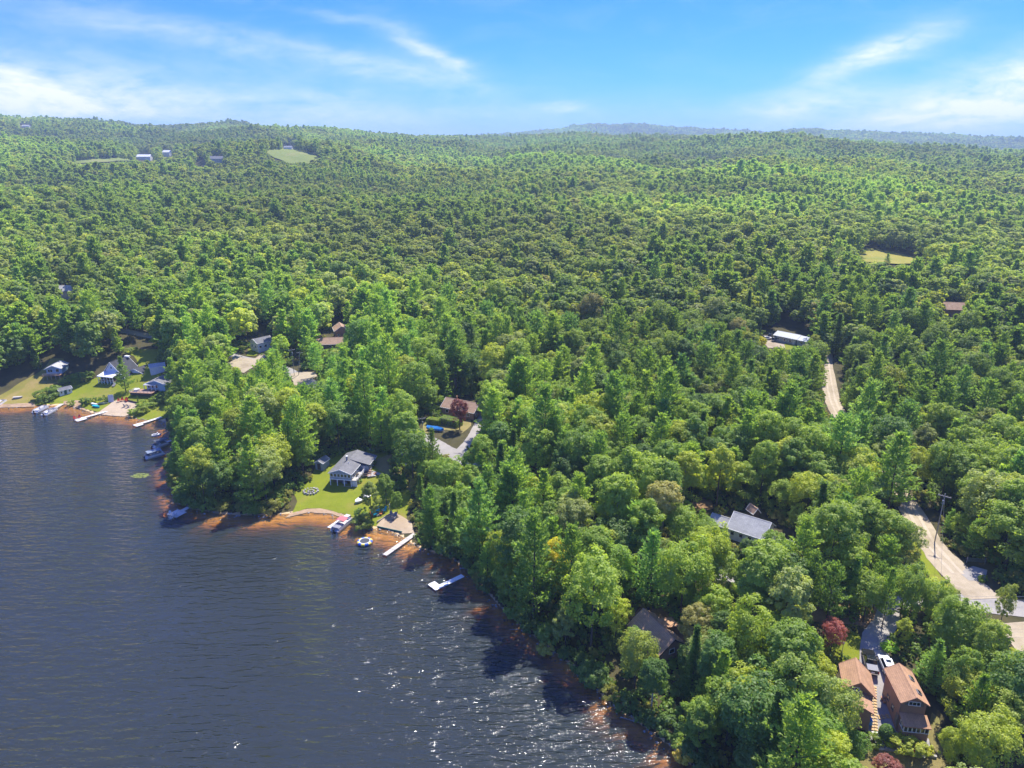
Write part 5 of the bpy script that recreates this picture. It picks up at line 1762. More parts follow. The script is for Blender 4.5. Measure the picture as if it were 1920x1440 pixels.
# ------------------------------------------------------------------ foliage
def leaf_material():
    m = bpy.data.materials.new('foliage')
    m.use_nodes = True
    t = NT(m.node_tree)
    t.n.remove(t.n['Principled BSDF'])
    out = t.n['Material Output']
    at_ = t.new('ShaderNodeAttribute', attribute_name='tint')
    at_.attribute_type = 'INSTANCER'
    tc = t.new('ShaderNodeTexCoord').outputs['Object']
    n1 = t.noise(tc, 0.45, 3, 0.6)
    n2 = t.noise(tc, 3.1, 2, 0.6)
    k = t.math('ADD', t.maprange(n1, 0.3, 0.7, 0.82, 1.17), t.math('MULTIPLY', t.math('SUBTRACT', n2, 0.5), 0.6))
    c = t.mix(1.0, at_.outputs['Color'], t.math('MULTIPLY', k, 2.95), 'MULTIPLY')
    c = t.mix(1.0, c, (1.13, 1.06, 0.60), 'MULTIPLY')
    warm = t.mix(t.maprange(n1, 0.45, 0.75, 0, 0.35), c, t.mix(1.0, c, (1.45, 1.12, 0.7), 'MULTIPLY'))
    df = t.new('ShaderNodeBsdfDiffuse'); t.put(df.inputs['Color'], warm)
    tr = t.new('ShaderNodeBsdfTranslucent')
    t.put(tr.inputs['Color'], t.mix(1.0, warm, (1.65, 1.55, 0.8), 'MULTIPLY'))
    mx = t.new('ShaderNodeMixShader'); mx.inputs[0].default_value = 0.56
    t.l.new(df.outputs[0], mx.inputs[1]); t.l.new(tr.outputs[0], mx.inputs[2])
    gl = t.new('ShaderNodeBsdfGlossy'); gl.inputs['Roughness'].default_value = 0.55
    gl.inputs['Color'].default_value = (1, 1, 1, 1)
    m2 = t.new('ShaderNodeMixShader'); m2.inputs[0].default_value = 0.02
    t.l.new(mx.outputs[0], m2.inputs[1]); t.l.new(gl.outputs[0], m2.inputs[2])
    t.l.new(m2.outputs[0], out.inputs[0])
    return m


M['leaf'] = leaf_material()


def unit(v):
    return v / np.maximum(np.linalg.norm(v, axis=-1, keepdims=True), 1e-6)


def cards(C, Nn, a, b, g, direction=None):
    """Rhombic leaf clusters: centres C, normals Nn, half length a, half width b."""
    n = len(C)
    if direction is None:
        direction = g.normal(size=(n, 3))
    t1 = unit(direction - (direction * Nn).sum(1, keepdims=True) * Nn)
    t2 = np.cross(Nn, t1)
    a = np.broadcast_to(np.asarray(a, float), (n,))[:, None]
    b = np.broadcast_to(np.asarray(b, float), (n,))[:, None]
    V = np.stack([C - t1 * a, C + t2 * b + Nn * b * 0.25, C + t1 * a, C - t2 * b + Nn * b * 0.25], 1).reshape(-1, 3)
    return V


def cards_mesh(name, V):
    n = len(V) // 4
    me = mesh_from(V, np.arange(4 * n).reshape(n, 4), name)
    me.materials.append(M['leaf'])
    return me


def broadleaf(seed, Hh, D, base=0.22, shape=1.0, nclump=95, per=44, leaf=0.30, flat=0.72, lump=0.22):
    g = np.random.default_rng(seed)
    zc = Hh * (0.5 + base / 2 + 0.04)
    rz = Hh - zc
    rzl = zc - Hh * base
    bumps = unit(g.normal(size=(9, 3))); bw = g.uniform(-lump * 1.3, lump * 1.7, 9)
    # clump centres: a dome-shaped shell with some depth
    n = nclump
    u = unit(g.normal(size=(n * 3, 3)))
    u = u[u[:, 2] > -0.75 + 0.5 * g.random(len(u))][:n]
    n = len(u)
    env = 1 + (np.maximum(0, u @ bumps.T) ** 6 * bw).sum(1)
    rad = env * (0.42 + 0.50 * g.random(n) ** 0.55)
    prof = np.where(u[:, 2] > 0, 1, 1 - 0.25 * u[:, 2] ** 2)
    hor = (np.abs(u[:, 2]) ** shape) * np.sign(u[:, 2])
    P = np.stack([u[:, 0] * D / 2 * rad * prof, u[:, 1] * D / 2 * rad * prof, zc + hor * np.where(u[:, 2] > 0, rz, rzl) * rad * 1.05], 1)
    cr = D * g.uniform(0.065, 0.165, n)
    k = per
    w = unit(g.normal(size=(n, k, 3)) + np.array([0, 0, 0.45]) + u[:, None, :] * 0.5)
    q = (0.55 + 0.5 * g.random((n, k, 1)))
    C = P[:, None, :] + w * cr[:, None, None] * q * np.array([1, 1, flat])
    Nn = unit(0.8 * w + 0.4 * u[:, None, :] + np.array([0, 0, 0.5]) + 0.42 * g.normal(size=w.shape))
    C = C.reshape(-1, 3); Nn = Nn.reshape(-1, 3)
    s = leaf * g.uniform(0.65, 1.3, len(C))
    return cards(C, Nn, s, s * 0.72, g)


def pine(seed, Hh, Rr, base=0.2, whorl=0.95, nb=5.5, tuft=0.62, wid=0.17, dens=1.0, taper=0.85, droop=0.0, top=55):
    g = np.random.default_rng(seed)
    Cs, Ns, Ds, Ls = [], [], [], []
    z = Hh * base
    ph = 0
    while z < Hh - 0.3:
        t = (z - Hh * base) / (Hh * (1 - base))
        L0 = Rr * ((1 - t) ** taper * (0.55 + 0.45 * min(1, t * 4 + 0.35)) + 0.05)
        k = max(3, int(round(nb + g.uniform(-1, 1))))
        ph += g.uniform(0.4, 1.2)
        for j in range(k):
            if g.random() < 0.10:
                continue
            a = ph + 2 * PI * j / k + g.uniform(-0.35, 0.35)
            L = L0 * g.uniform(0.48, 1.25)
            up = R(g.uniform(2, 16) + top * t ** 1.6 - droop)
            d = np.array([math.cos(a) * math.cos(up), math.sin(a) * math.cos(up), math.sin(up)])
            side = np.array([-math.sin(a), math.cos(a), 0])
            n = max(3, int(L * 2.6 * dens))
            for s in np.linspace(0.28, 1.0, n):
                wdt = L * 0.30 * math.sin(PI * min(1, 0.15 + s * 0.80)) + 0.12
                for sd in (-1, 1):
                    p = np.array([0, 0, z]) + d * L * s + side * sd * wdt * g.uniform(0.1, 1.0) + np.array([0, 0, 0.22 * L * s * s * 0.5 - 0.02 * L]) + g.normal(size=3) * 0.1
                    m_ = 4
                    dirs = unit(d * 0.8 + side * sd * 0.55 + np.array([0, 0, 0.38]) + g.normal(size=(m_, 3)) * 0.45)
                    Cs.append(p + dirs * tuft * 0.4 + g.normal(size=(m_, 3)) * 0.12)
                    Ds.append(dirs)
                    Ns.append(g.normal(size=(m_, 3)) * 0.55 + np.array([0, 0, 0.9]))
                    Ls.append(np.full(m_, tuft * g.uniform(0.8, 1.2)))
        z += whorl * g.uniform(0.75, 1.2) * (1 - 0.35 * t)
    # leader
    Cs.append(np.array([[0, 0, Hh - 0.3]] * 6) + g.normal(size=(6, 3)) * 0.08)
    Ds.append(unit(np.array([[0, 0, 1.0]] * 6) + g.normal(size=(6, 3)) * 0.3)); Ns.append(g.normal(size=(6, 3))); Ls.append(np.full(6, tuft))
    C, Dd, Nn, Ls = map(np.concatenate, (Cs, Ds, Ns, Ls))
    Nn = unit(Nn - (Nn * Dd).sum(1, keepdims=True) * Dd)
    return cards(C, Nn, Ls * 0.62, np.full(len(C), wid), g, Dd)


def trunk_mesh(name, Hh, r0, seed, frac=0.85, limbs=5, l0=0.3, spread=0.18, m='bark'):
    g = random.Random(seed)
    mb = MB()
    p = Vector((0, 0, -0.6))
    n = 4
    pts = [(p, r0 * 1.25)]
    for k in range(1, n + 1):
        t = k / n
        p = Vector((g.uniform(-.15, .15) * t, g.uniform(-.15, .15) * t, Hh * frac * t))
        pts.append((p, r0 * (1 - 0.82 * t)))
    for (a, ra), (b, rb) in zip(pts, pts[1:]):
        mb.tube(a, b, ra, rb, 7, cap=False)
    for k in range(limbs):
        z = Hh * (l0 + (frac - l0) * (k + 0.3) / max(limbs, 1) * 0.85)
        a = g.uniform(0, 6.28)
        L = Hh * spread * g.uniform(0.7, 1.2)
        q = Vector((math.cos(a) * L, math.sin(a) * L, z + L * g.uniform(0.5, 1.0)))
        mb.tube((0, 0, z), q, r0 * 0.34, r0 * 0.08, 5, cap=False)
    me = bpy.data.meshes.new(name)
    me.from_pydata(mb.v, [], mb.f)
    me.materials.append(M[m])
    return me


# kinds: name -> list of (near crown mesh, trunk mesh, height, radius, mid mesh, far mesh)
def make_kind(kind):
    out = []
    if kind == 'broadleaf':
        specs = [(15, 9.5, .20, 1.0), (16, 8.4, .22, 0.9), (14, 10.2, .18, 1.1), (17, 7.4, .24, 0.85), (13, 8.2, .16, 1.0), (18, 9.2, .26, 0.9), (15, 6.4, .18, 0.8)]
        for i, (h, d, b, sh) in enumerate(specs):
            near = cards_mesh('crown', broadleaf(100 + i, h, d, b, sh, 115, 70, 0.20))
            mid = cards_mesh('crown_mid', broadleaf(100 + i, h, d, b, sh, 74, 22, 0.47))
            far = cards_mesh('crown_far', broadleaf(100 + i, h, d, b, sh, 38, 11, 0.90))
            out.append((near, trunk_mesh('trunk', h, 0.24, i), h, d / 2, mid, far))
    elif kind == 'pine':
        specs = [(21, 5.0, .20, .62), (19, 4.6, .14, .7), (23, 5.4, .26, .52), (17, 4.3, .12, .75), (20, 5.6, .28, .45)]
        for i, (h, r, b, tp) in enumerate(specs):
            near = cards_mesh('crown', pine(200 + i, h, r * 1.08, b, 1.3, 5.4, 0.62, 0.16, 0.9, tp, 0, 45))
            mid = cards_mesh('crown_mid', pine(200 + i, h, r * 1.1, b, 1.55, 5.0, 0.95, 0.34, 0.6, tp, 0, 42))
            far = cards_mesh('crown_far', pine(200 + i, h, r * 1.15, b, 2.1, 4.6, 1.4, 0.66, 0.36, tp, 0, 38))
            out.append((near, trunk_mesh('trunk', h, 0.27, 20 + i, 0.93, 3, 0.3, 0.1), h, r, mid, far))
    elif kind == 'spruce':
        specs = [(15, 2.5, .05, 1.0), (17, 2.9, .08, 1.05), (12, 2.2, .03, 1.0)]
        for i, (h, r, b, tp) in enumerate(specs):
            near = cards_mesh('crown', pine(300 + i, h, r, b, 0.72, 7, 0.42, 0.13, 1.0, tp, 22, 35))
            mid = cards_mesh('crown_mid', pine(300 + i, h, r, b, 1.1, 6, 0.7, 0.26, 0.6, tp, 22, 35))
            far = cards_mesh('crown_far', pine(300 + i, h, r, b, 1.7, 5, 1.1, 0.5, 0.35, tp, 22, 35))
            out.append((near, trunk_mesh('trunk', h, 0.18, 40 + i, 0.95, 0), h, r, mid, far))
    elif kind == 'shrub':
        for i, (h, d) in enumerate([(3.0, 4.0), (2.4, 3.0), (3.6, 3.4)]):
            near = cards_mesh('foliage', broadleaf(400 + i, h, d, .02, 0.9, 46, 30, 0.17))
            out.append((near, trunk_mesh('stem', h, 0.07, 50 + i, 0.6, 5, 0.05, 0.3), h, d / 2, near, near))
    return out


KINDS = {k: make_kind(k) for k in ('broadleaf', 'pine', 'spruce', 'shrub')}
NAMES = {'broadleaf': 'broadleaf_tree', 'pine': 'pine_tree', 'spruce': 'spruce_tree', 'shrub': 'shrub'}
_tmpl = {}


def place_tree(kind, var, x, y, z, sxy, sz, rz, tint, label, cat='tree', group=None, name=None, trunk=True, lean=0.0):
    near, tm, h, r, mid, far = KINDS[kind][var]
    key = (kind, var)
    if key not in _tmpl or name:
        o = thing(name or NAMES[kind], label, cat)
        c = mesh_obj('crown' if kind != 'shrub' else 'foliage', near, o)
        mesh_obj('trunk' if kind != 'shrub' else 'stem', tm, o)
        if not name:
            _tmpl[key] = o
    else:
        o = copy_tree(_tmpl[key])
    o.location = (x, y, z)
    o.rotation_euler = (lean, 0, rz)
    o.scale = (sxy, sxy, sz)
    for ch in o.children:
        if ch.name.startswith(('crown', 'foliage')):
            ch['tint'] = [float(q) for q in tint]
    prop(o, label, cat, group)
    return o


# ------------------------------------------------------------------ openings in the canopy (what the photo shows between the trees)
KEEP_PX = [
    [(-90, 766), (-90, 752), (0, 742), (38, 716), (76, 696), (90, 678), (94, 668), (120, 668), (124, 702), (118, 714), (100, 718), (84, 734), (66, 746), (62, 762)],
    [(106, 739), (110, 722), (134, 716), (142, 728), (168, 716), (176, 700), (190, 690), (203, 678), (232, 665), (248, 655), (300, 655), (300, 672), (280, 690), (300, 690), (300, 712), (297, 735), (258, 758), (258, 764), (240, 780), (186, 774), (150, 772), (116, 760), (106, 752)],
    [(240, 780), (262, 764), (268, 757), (305, 752), (312, 765), (303, 786), (255, 800)],
    [(236, 608), (242, 608), (245, 640), (285, 643), (290, 655), (236, 652)],
    [(428, 678), (446, 672), (478, 672), (498, 664), (484, 684), (464, 696), (450, 692)],
    [(482, 634), (496, 626), (507, 630), (506, 648), (500, 655), (484, 652)], [(466, 655), (486, 652), (486, 664), (466, 664)],
    [(544, 655), (554, 655), (562, 698), (592, 699), (588, 712), (566, 722), (552, 716)],
    [(604, 648), (612, 636), (638, 632), (633, 646), (612, 652)], [(632, 617), (646, 613), (643, 630), (632, 630)],
    [(846, 752), (870, 743), (884, 741), (890, 752), (884, 765), (878, 778), (848, 778)],
    [(840, 772), (880, 772), (884, 800), (886, 830), (868, 840), (862, 860), (842, 868), (848, 852), (836, 838), (810, 822), (790, 806), (790, 786), (800, 790), (838, 788)],
    [(540, 972), (556, 944), (552, 928), (572, 912), (590, 884), (595, 864), (615, 858), (620, 880), (648, 850), (672, 840), (702, 852), (732, 850), (735, 864), (722, 880), (727, 912), (715, 930), (690, 950), (672, 960), (655, 980), (620, 968)],
    [(695, 932), (715, 935), (725, 950), (745, 935), (765, 918), (772, 914), (764, 935), (756, 955), (765, 972), (772, 998), (740, 1020), (700, 992), (690, 975)],
    [(1690, 950), (1708, 944), (1735, 980), (1768, 1035), (1798, 1072), (1850, 1108), (1930, 1140), (1930, 1235), (1908, 1228), (1885, 1192), (1868, 1168), (1845, 1142), (1800, 1100), (1755, 1078), (1735, 1040), (1700, 990)],
    [(1742, 925), (1756, 925), (1758, 1020), (1744, 1020)], [(1815, 1050), (1845, 1050), (1845, 1075), (1815, 1075)],
    [(1558, 676), (1580, 680), (1573, 720), (1570, 745), (1580, 768), (1558, 775), (1549, 765), (1553, 720)],
    [(1426, 636), (1440, 620), (1460, 610), (1516, 620), (1514, 638), (1490, 648), (1480, 656), (1445, 654), (1430, 642)],
    [(1342, 980), (1360, 967), (1376, 956), (1448, 978), (1482, 992), (1476, 1005), (1448, 1002), (1440, 1008), (1418, 1014), (1412, 1000), (1388, 980), (1345, 984)],
    [(1398, 950), (1420, 950), (1424, 970), (1398, 965)],
    [(1186, 1162), (1206, 1138), (1242, 1158), (1266, 1166), (1269, 1184), (1260, 1186), (1270, 1202), (1258, 1214), (1240, 1230), (1226, 1200)],
    [(1572, 1245), (1603, 1230), (1610, 1205), (1620, 1198), (1640, 1200), (1660, 1232), (1690, 1243), (1714, 1260), (1748, 1328), (1744, 1362), (1757, 1385), (1764, 1420), (1758, 1450), (1600, 1450), (1606, 1410), (1616, 1385), (1622, 1350), (1616, 1318), (1602, 1292)],
    [(1530, 1205), (1538, 1168), (1558, 1158), (1580, 1168), (1590, 1195), (1582, 1220), (1545, 1224)],
    [(1612, 1170), (1640, 1172), (1650, 1200), (1618, 1200)], [(1655, 1150), (1674, 1150), (1678, 1170), (1660, 1174)],
    [(1612, 472), (1640, 467), (1652, 474), (1690, 477), (1715, 486), (1752, 491), (1738, 494), (1700, 492), (1680, 497), (1650, 490), (1618, 493)],
    [(500, 285), (520, 281), (528, 284), (545, 280), (560, 283), (575, 286), (590, 291), (602, 297), (585, 299), (578, 306), (560, 303), (548, 308), (530, 301), (515, 300), (508, 292)],
    [(255, 290), (288, 290), (288, 302), (255, 302)], [(125, 303), (250, 297), (250, 303), (150, 307)], [(366, 300), (384, 300), (384, 312), (366, 312)],
    [(306, 286), (322, 286), (322, 295), (306, 295)], [(398, 298), (418, 298), (418, 306), (398, 306)], [(530, 275), (552, 275), (552, 282), (530, 282)],
    [(1298, 950), (1302, 936), (1334, 936), (1336, 952)], [(114, 545), (126, 545), (128, 560), (112, 560)], 
    [(1770, 580), (1796, 580), (1796, 590), (1770, 590)], [(38, 234), (60, 234), (60, 240), (38, 240)],
    [(906, 984), (918, 984), (918, 994), (906, 994)], [(708, 760), (720, 760), (720, 768), (708, 768)],
    [(0, 762), (60, 758), (120, 768), (200, 784), (250, 786), (290, 796), (305, 825), (318, 832), (310, 855), (290, 868), (300, 985), (345, 985), (360, 962), (352, 950), (300, 965), (270, 960), (-60, 900)],
    [(640, 975), (690, 1000), (700, 1050), (660, 1050), (600, 1010)],
    [(700, 1050), (740, 1030), (778, 1000), (775, 1010), (735, 1050)], [(805, 1105), (866, 1076), (870, 1084), (820, 1115)],
]
KEEP = []
SUN_PX = [[(1604, 1215), (1640, 1215), (1672, 1240), (1700, 1262), (1660, 1300), (1600, 1290)], [(1700, 960), (1740, 990), (1850, 1115), (1920, 1150), (1920, 1190), (1870, 1160), (1800, 1090), (1740, 1030)],
          [(706, 986), (735, 962), (775, 985), (772, 1000)], [(700, 930), (760, 930), (765, 975), (700, 985)],
          [(182, 695), (205, 680), (235, 666), (262, 684), (240, 705), (200, 715)], [(190, 774), (222, 752), (258, 756), (240, 778)], [(255, 735), (270, 712), (296, 700), (296, 738)], [(112, 738), (135, 722), (205, 726), (190, 750), (130, 755)], [(94, 682), (118, 682), (118, 706), (94, 706)], [(0, 755), (40, 725), (80, 705), (95, 720), (60, 755)]]
NO_SUN = set(range(len(KEEP_PX) - 4, len(KEEP_PX))) | {i for i, q in enumerate(KEEP_PX) if q[0] in ((1815, 1050), (1742, 925), (1298, 950), (-90, 766), (106, 739))}
for poly in KEEP_PX:
    P = np.array(poly, float)
    c = P.mean(0)
    x, y, z = at(float(c[0]), float(c[1]))
    far = math.hypot(x, y) + 4.0
    if poly[0] in ((1690, 950), (1558, 676), (840, 772)):      # roads run away from the viewer: clear to their far end
        far = max(math.hypot(*at(*q)[:2]) for q in poly) + 2.0
    KEEP.append((P, far, P.min(0), P.max(0)))

SUNNY = []
for poly in SUN_PX:
    P = np.array(poly, float)
    c = P.mean(0)
    P = c + (P - c) * 1.3
    SUNNY.append((P, 200.0, P.min(0), P.max(0)))


def kept_clear(x, y, z, h, r):
    """True where a tree of height h and radius r would hide or stand in one of the openings."""
    n = len(x)
    bad = np.zeros(n, bool)
    dist = np.hypot(x, y)
    lat = np.stack([y / dist, -x / dist], 1)          # sideways from the viewer
    samples = [(0.0, 0.0)] + [(f, s * w) for f, w in ((0.25, 0.9), (0.4, 1.15), (0.55, 1.15), (0.7, 1.0), (0.85, 0.65), (1.0, 0.1)) for s in (-1, -0.5, 0, 0.5, 1)]
    for f, s in samples:
        px, py, d = proj(x + lat[:, 0] * r * s, y + lat[:, 1] * r * s, z + h * f)
        for P, far, lo, hi in KEEP:
            m = (dist < far) if f > 0 else np.ones(n, bool)
            m = m & (px > lo[0]) & (px < hi[0]) & (py > lo[1]) & (py < hi[1]) & ~bad
            if m.any():
                i = np.nonzero(m)[0]
                bad[i] |= inside(P, px[i], py[i])
    # nor may its shadow lie across the middle of a sunlit opening
    L = h / math.tan(SUN_EL)
    for f, s in ((0.5, 0), (0.75, -0.6), (0.75, 0.6), (0.95, 0)):
        sx = x - math.sin(SUN_AZ) * L * f + math.cos(SUN_AZ) * r * s
        sy = y - math.cos(SUN_AZ) * L * f - math.sin(SUN_AZ) * r * s
        px, py, d = proj(sx, sy, z)
        for k, (P, far, lo, hi) in enumerate(KEEP + SUNNY):
            if k in NO_SUN or far > 500:
                continue
            m = (px > lo[0]) & (px < hi[0]) & (py > lo[1]) & (py < hi[1]) & ~bad
            if m.any():
                i = np.nonzero(m)[0]
                c = P.mean(0)
                bad[i] |= inside(c + (P - c) * 0.72, px[i], py[i])
    return bad


# ------------------------------------------------------------------ hand-placed trees
FIXED = []


def fixed(kind, var, px, py, top, tint, label, name=None, cat='tree', rscale=1.0, group=None, trunkm=None):
    """Base pixel and the pixel row of its top."""
    x, y, z = at(px, py)
    near, tm, h, r, _, _ = KINDS[kind][var]
    # height that reaches the wanted row
    hh = z_at(px, top, y) - z
    hh = max(hh, 0.6)
    s = hh / h
    if kind == 'shrub':
        s *= 0.84
        rscale *= 1.12
    o = place_tree(kind, var, x, y, z, s * rscale, s, random.uniform(0, 6.28), tint, label, cat, group, name)
    if trunkm:
        for ch in o.children:
            if ch.name.startswith('trunk'):
                ch.data = ch.data.copy(); ch.data.materials[0] = M[trunkm]
    FIXED.append((x, y, r * s * rscale))
    return o


G_MID, G_DARK, G_YEL, G_GREY, G_PINE, G_BLUE = (0.070, 0.118, 0.026), (0.045, 0.085, 0.026), (0.120, 0.150, 0.024), (0.098, 0.128, 0.060), (0.060, 0.104, 0.034), (0.055, 0.098, 0.046)
fixed('pine', 3, 236, 734, 670, G_PINE, 'dark green pine standing in front of the white porch house', rscale=0.9)
fixed('spruce', 2, 260, 760, 742, (0.05, 0.09, 0.03), 'small dark columnar evergreen at the corner of the left beach', rscale=0.7)
fixed('spruce', 2, 258, 716, 710, (0.045, 0.08, 0.03), 'tiny dark conifer left of the brown deck', rscale=0.8)
fixed('spruce', 2, 266, 713, 705, (0.045, 0.08, 0.03), 'tiny dark conifer behind the brown deck', rscale=0.8)
fixed('broadleaf', 4, 862, 806, 750, (0.075, 0.028, 0.045), 'dark burgundy maple in front of the brown-roofed house', name='maple_tree', rscale=0.85)
fixed('broadleaf', 0, 1557, 1222, 1162, (0.125, 0.050, 0.072), 'pink-red Japanese maple beside the paved driveway', name='maple_tree', rscale=1.0)
fixed('broadleaf', 4, 1658, 1466, 1422, (0.10, 0.045, 0.065), 'low purple-leaved bush on the dry lawn at the bottom edge', name='smoke_bush', cat='bush', rscale=1.3)
fixed('spruce', 0, 1152, 1182, 1143, (0.115, 0.165, 0.135), 'small blue-grey spruce left of the brown cabin', name='blue_spruce', rscale=1.05)
fixed('spruce', 2, 1116, 1140, 1114, (0.10, 0.15, 0.12), 'slender blue-grey spruce in the shade left of the brown cabin', name='blue_spruce', rscale=0.8)
fixed('broadleaf', 6, 697, 975, 903, (0.085, 0.115, 0.040), 'feathery grey-green tree between the motor boat and the lake lawn', rscale=0.95)
fixed('broadleaf', 4, 725, 946, 893, (0.065, 0.105, 0.028), 'bright rounded tree in the middle of the lawn right of the patio', rscale=0.8)
fixed('broadleaf', 0, 775, 905, 806, (0.052, 0.092, 0.026), 'broad dark shade tree at the back of the dry lawn', rscale=0.95)
fixed('spruce', 2, 757, 912, 880, (0.05, 0.10, 0.03), 'dark columnar cedar under the broad shade tree', rscale=0.9)
fixed('spruce', 2, 750, 916, 888, (0.05, 0.10, 0.03), 'shorter columnar cedar left of the dark columnar cedar', rscale=0.9)
fixed('pine', 1, 812, 880, 803, (0.050, 0.088, 0.034), 'dark pine beside the path to the paved junction', rscale=0.8)
fixed('broadleaf', 4, 745, 962, 925, (0.07, 0.115, 0.03), 'small leafy tree above the turquoise chairs', rscale=0.8)
fixed('shrub', 0, 677, 992, 966, (0.10, 0.135, 0.042), 'rounded olive-green bush on the shore right of the red-canopied boat', cat='bush')
fixed('shrub', 1, 690, 990, 974, (0.08, 0.12, 0.03), 'low green bush at the edge of the square sand beach', cat='bush')
fixed('shrub', 2, 678, 974, 950, (0.055, 0.095, 0.028), 'dark bush behind the olive-green shore bush', cat='bush')
fixed('shrub', 1, 658, 902, 896, (0.07, 0.12, 0.03), 'small clipped bush at the deck corner of the lake house', cat='bush')
fixed('shrub', 1, 700, 872, 862, (0.08, 0.12, 0.04), 'flowering bush at the back of the round stone patio', cat='bush')
fixed('shrub', 1, 675, 905, 898, (0.09, 0.14, 0.03), 'bright green bush below the lake house deck', cat='bush')
fixed('pine', 1, 1662, 498, 475, (0.07, 0.12, 0.035), 'lone dark tree standing in the golden field', rscale=1.2)
fixed('broadleaf', 4, 1340, 632 + 40, 640, (0.12, 0.15, 0.02), 'yellow-green round tree deep in the central forest')
fixed('broadleaf', 4, 1426, 660, 632, (0.16, 0.175, 0.02), 'bright yellow-green bushy tree left of the gravel yard')
fixed('broadleaf', 1, 1772, 800, 752, (0.165, 0.175, 0.022), 'bright yellow-green tree near the upper sandy road', rscale=1.0)
fixed('broadleaf', 3, 1628, 948, 866, (0.095, 0.120, 0.028), 'tall thin tree with a bare pale trunk left of the sandy road', trunkm='birchbark', rscale=0.7)
fixed('broadleaf', 6, 1040, 1128, 1010, (0.165, 0.175, 0.018), 'yellow-green tree among the tall dark shore pines', rscale=1.0)
fixed('pine', 0, 1000, 1168, 962, (0.062, 0.108, 0.038), 'tallest shore pine, spreading over the lake right of the L-shaped dock', rscale=0.95)
fixed('pine', 2, 1068, 1160, 990, (0.066, 0.112, 0.036), 'tall pine right of the tallest shore pine', rscale=0.85)
fixed('broadleaf', 2, 1150, 1135, 1020, (0.078, 0.130, 0.030), 'round-crowned green tree above the blue-grey spruce', rscale=0.85)
fixed('broadleaf', 5, 1238, 1098, 1012, (0.088, 0.118, 0.045), 'grey-green oval tree in front of the dark gap behind the brown cabin', rscale=0.8)
fixed('broadleaf', 2, 1190, 1290, 1178, (0.100, 0.130, 0.046), 'broad pale-green tree between the lake and the brown cabin', rscale=0.72)
fixed('spruce', 1, 1295, 1310, 1175, (0.045, 0.085, 0.032), 'dark spire-shaped spruce right of the brown cabin', rscale=0.85)
fixed('spruce', 1, 1395, 1385, 1232, (0.042, 0.080, 0.030), 'tall dark spruce in the middle of the bottom woods', rscale=0.9)
fixed('pine', 2, 1653, 1178, 1068, (0.070, 0.118, 0.040), 'open-branched pine with a bare trunk at the head of the driveway', rscale=0.62)
fixed('pine', 4, 1548, 1172, 1060, (0.055, 0.098, 0.034), 'dark-trunked pine behind the pink-red Japanese maple', rscale=0.85)
fixed('pine', 2, 1510, 1170, 1040, (0.055, 0.095, 0.034), 'dark pine left of the dark-trunked pine by the driveway', rscale=0.8)
fixed('broadleaf', 1, 1872, 1182, 1098, (0.090, 0.118, 0.045), 'thin-leaved tree whose top crosses the paved junction', rscale=0.6)
fixed('spruce', 0, 1812, 1335, 1245, (0.045, 0.088, 0.032), 'dark pointed spruce right of the orange-brown house', rscale=0.9)
fixed('shrub', 1, 1283, 1428, 1402, (0.20, 0.19, 0.055), 'small pale yellow bush at the water line near the bottom edge', cat='bush')
fixed('shrub', 1, 1024, 1228, 1206, (0.145, 0.16, 0.055), 'small pale olive bush at the water line below the tall pines', cat='bush')
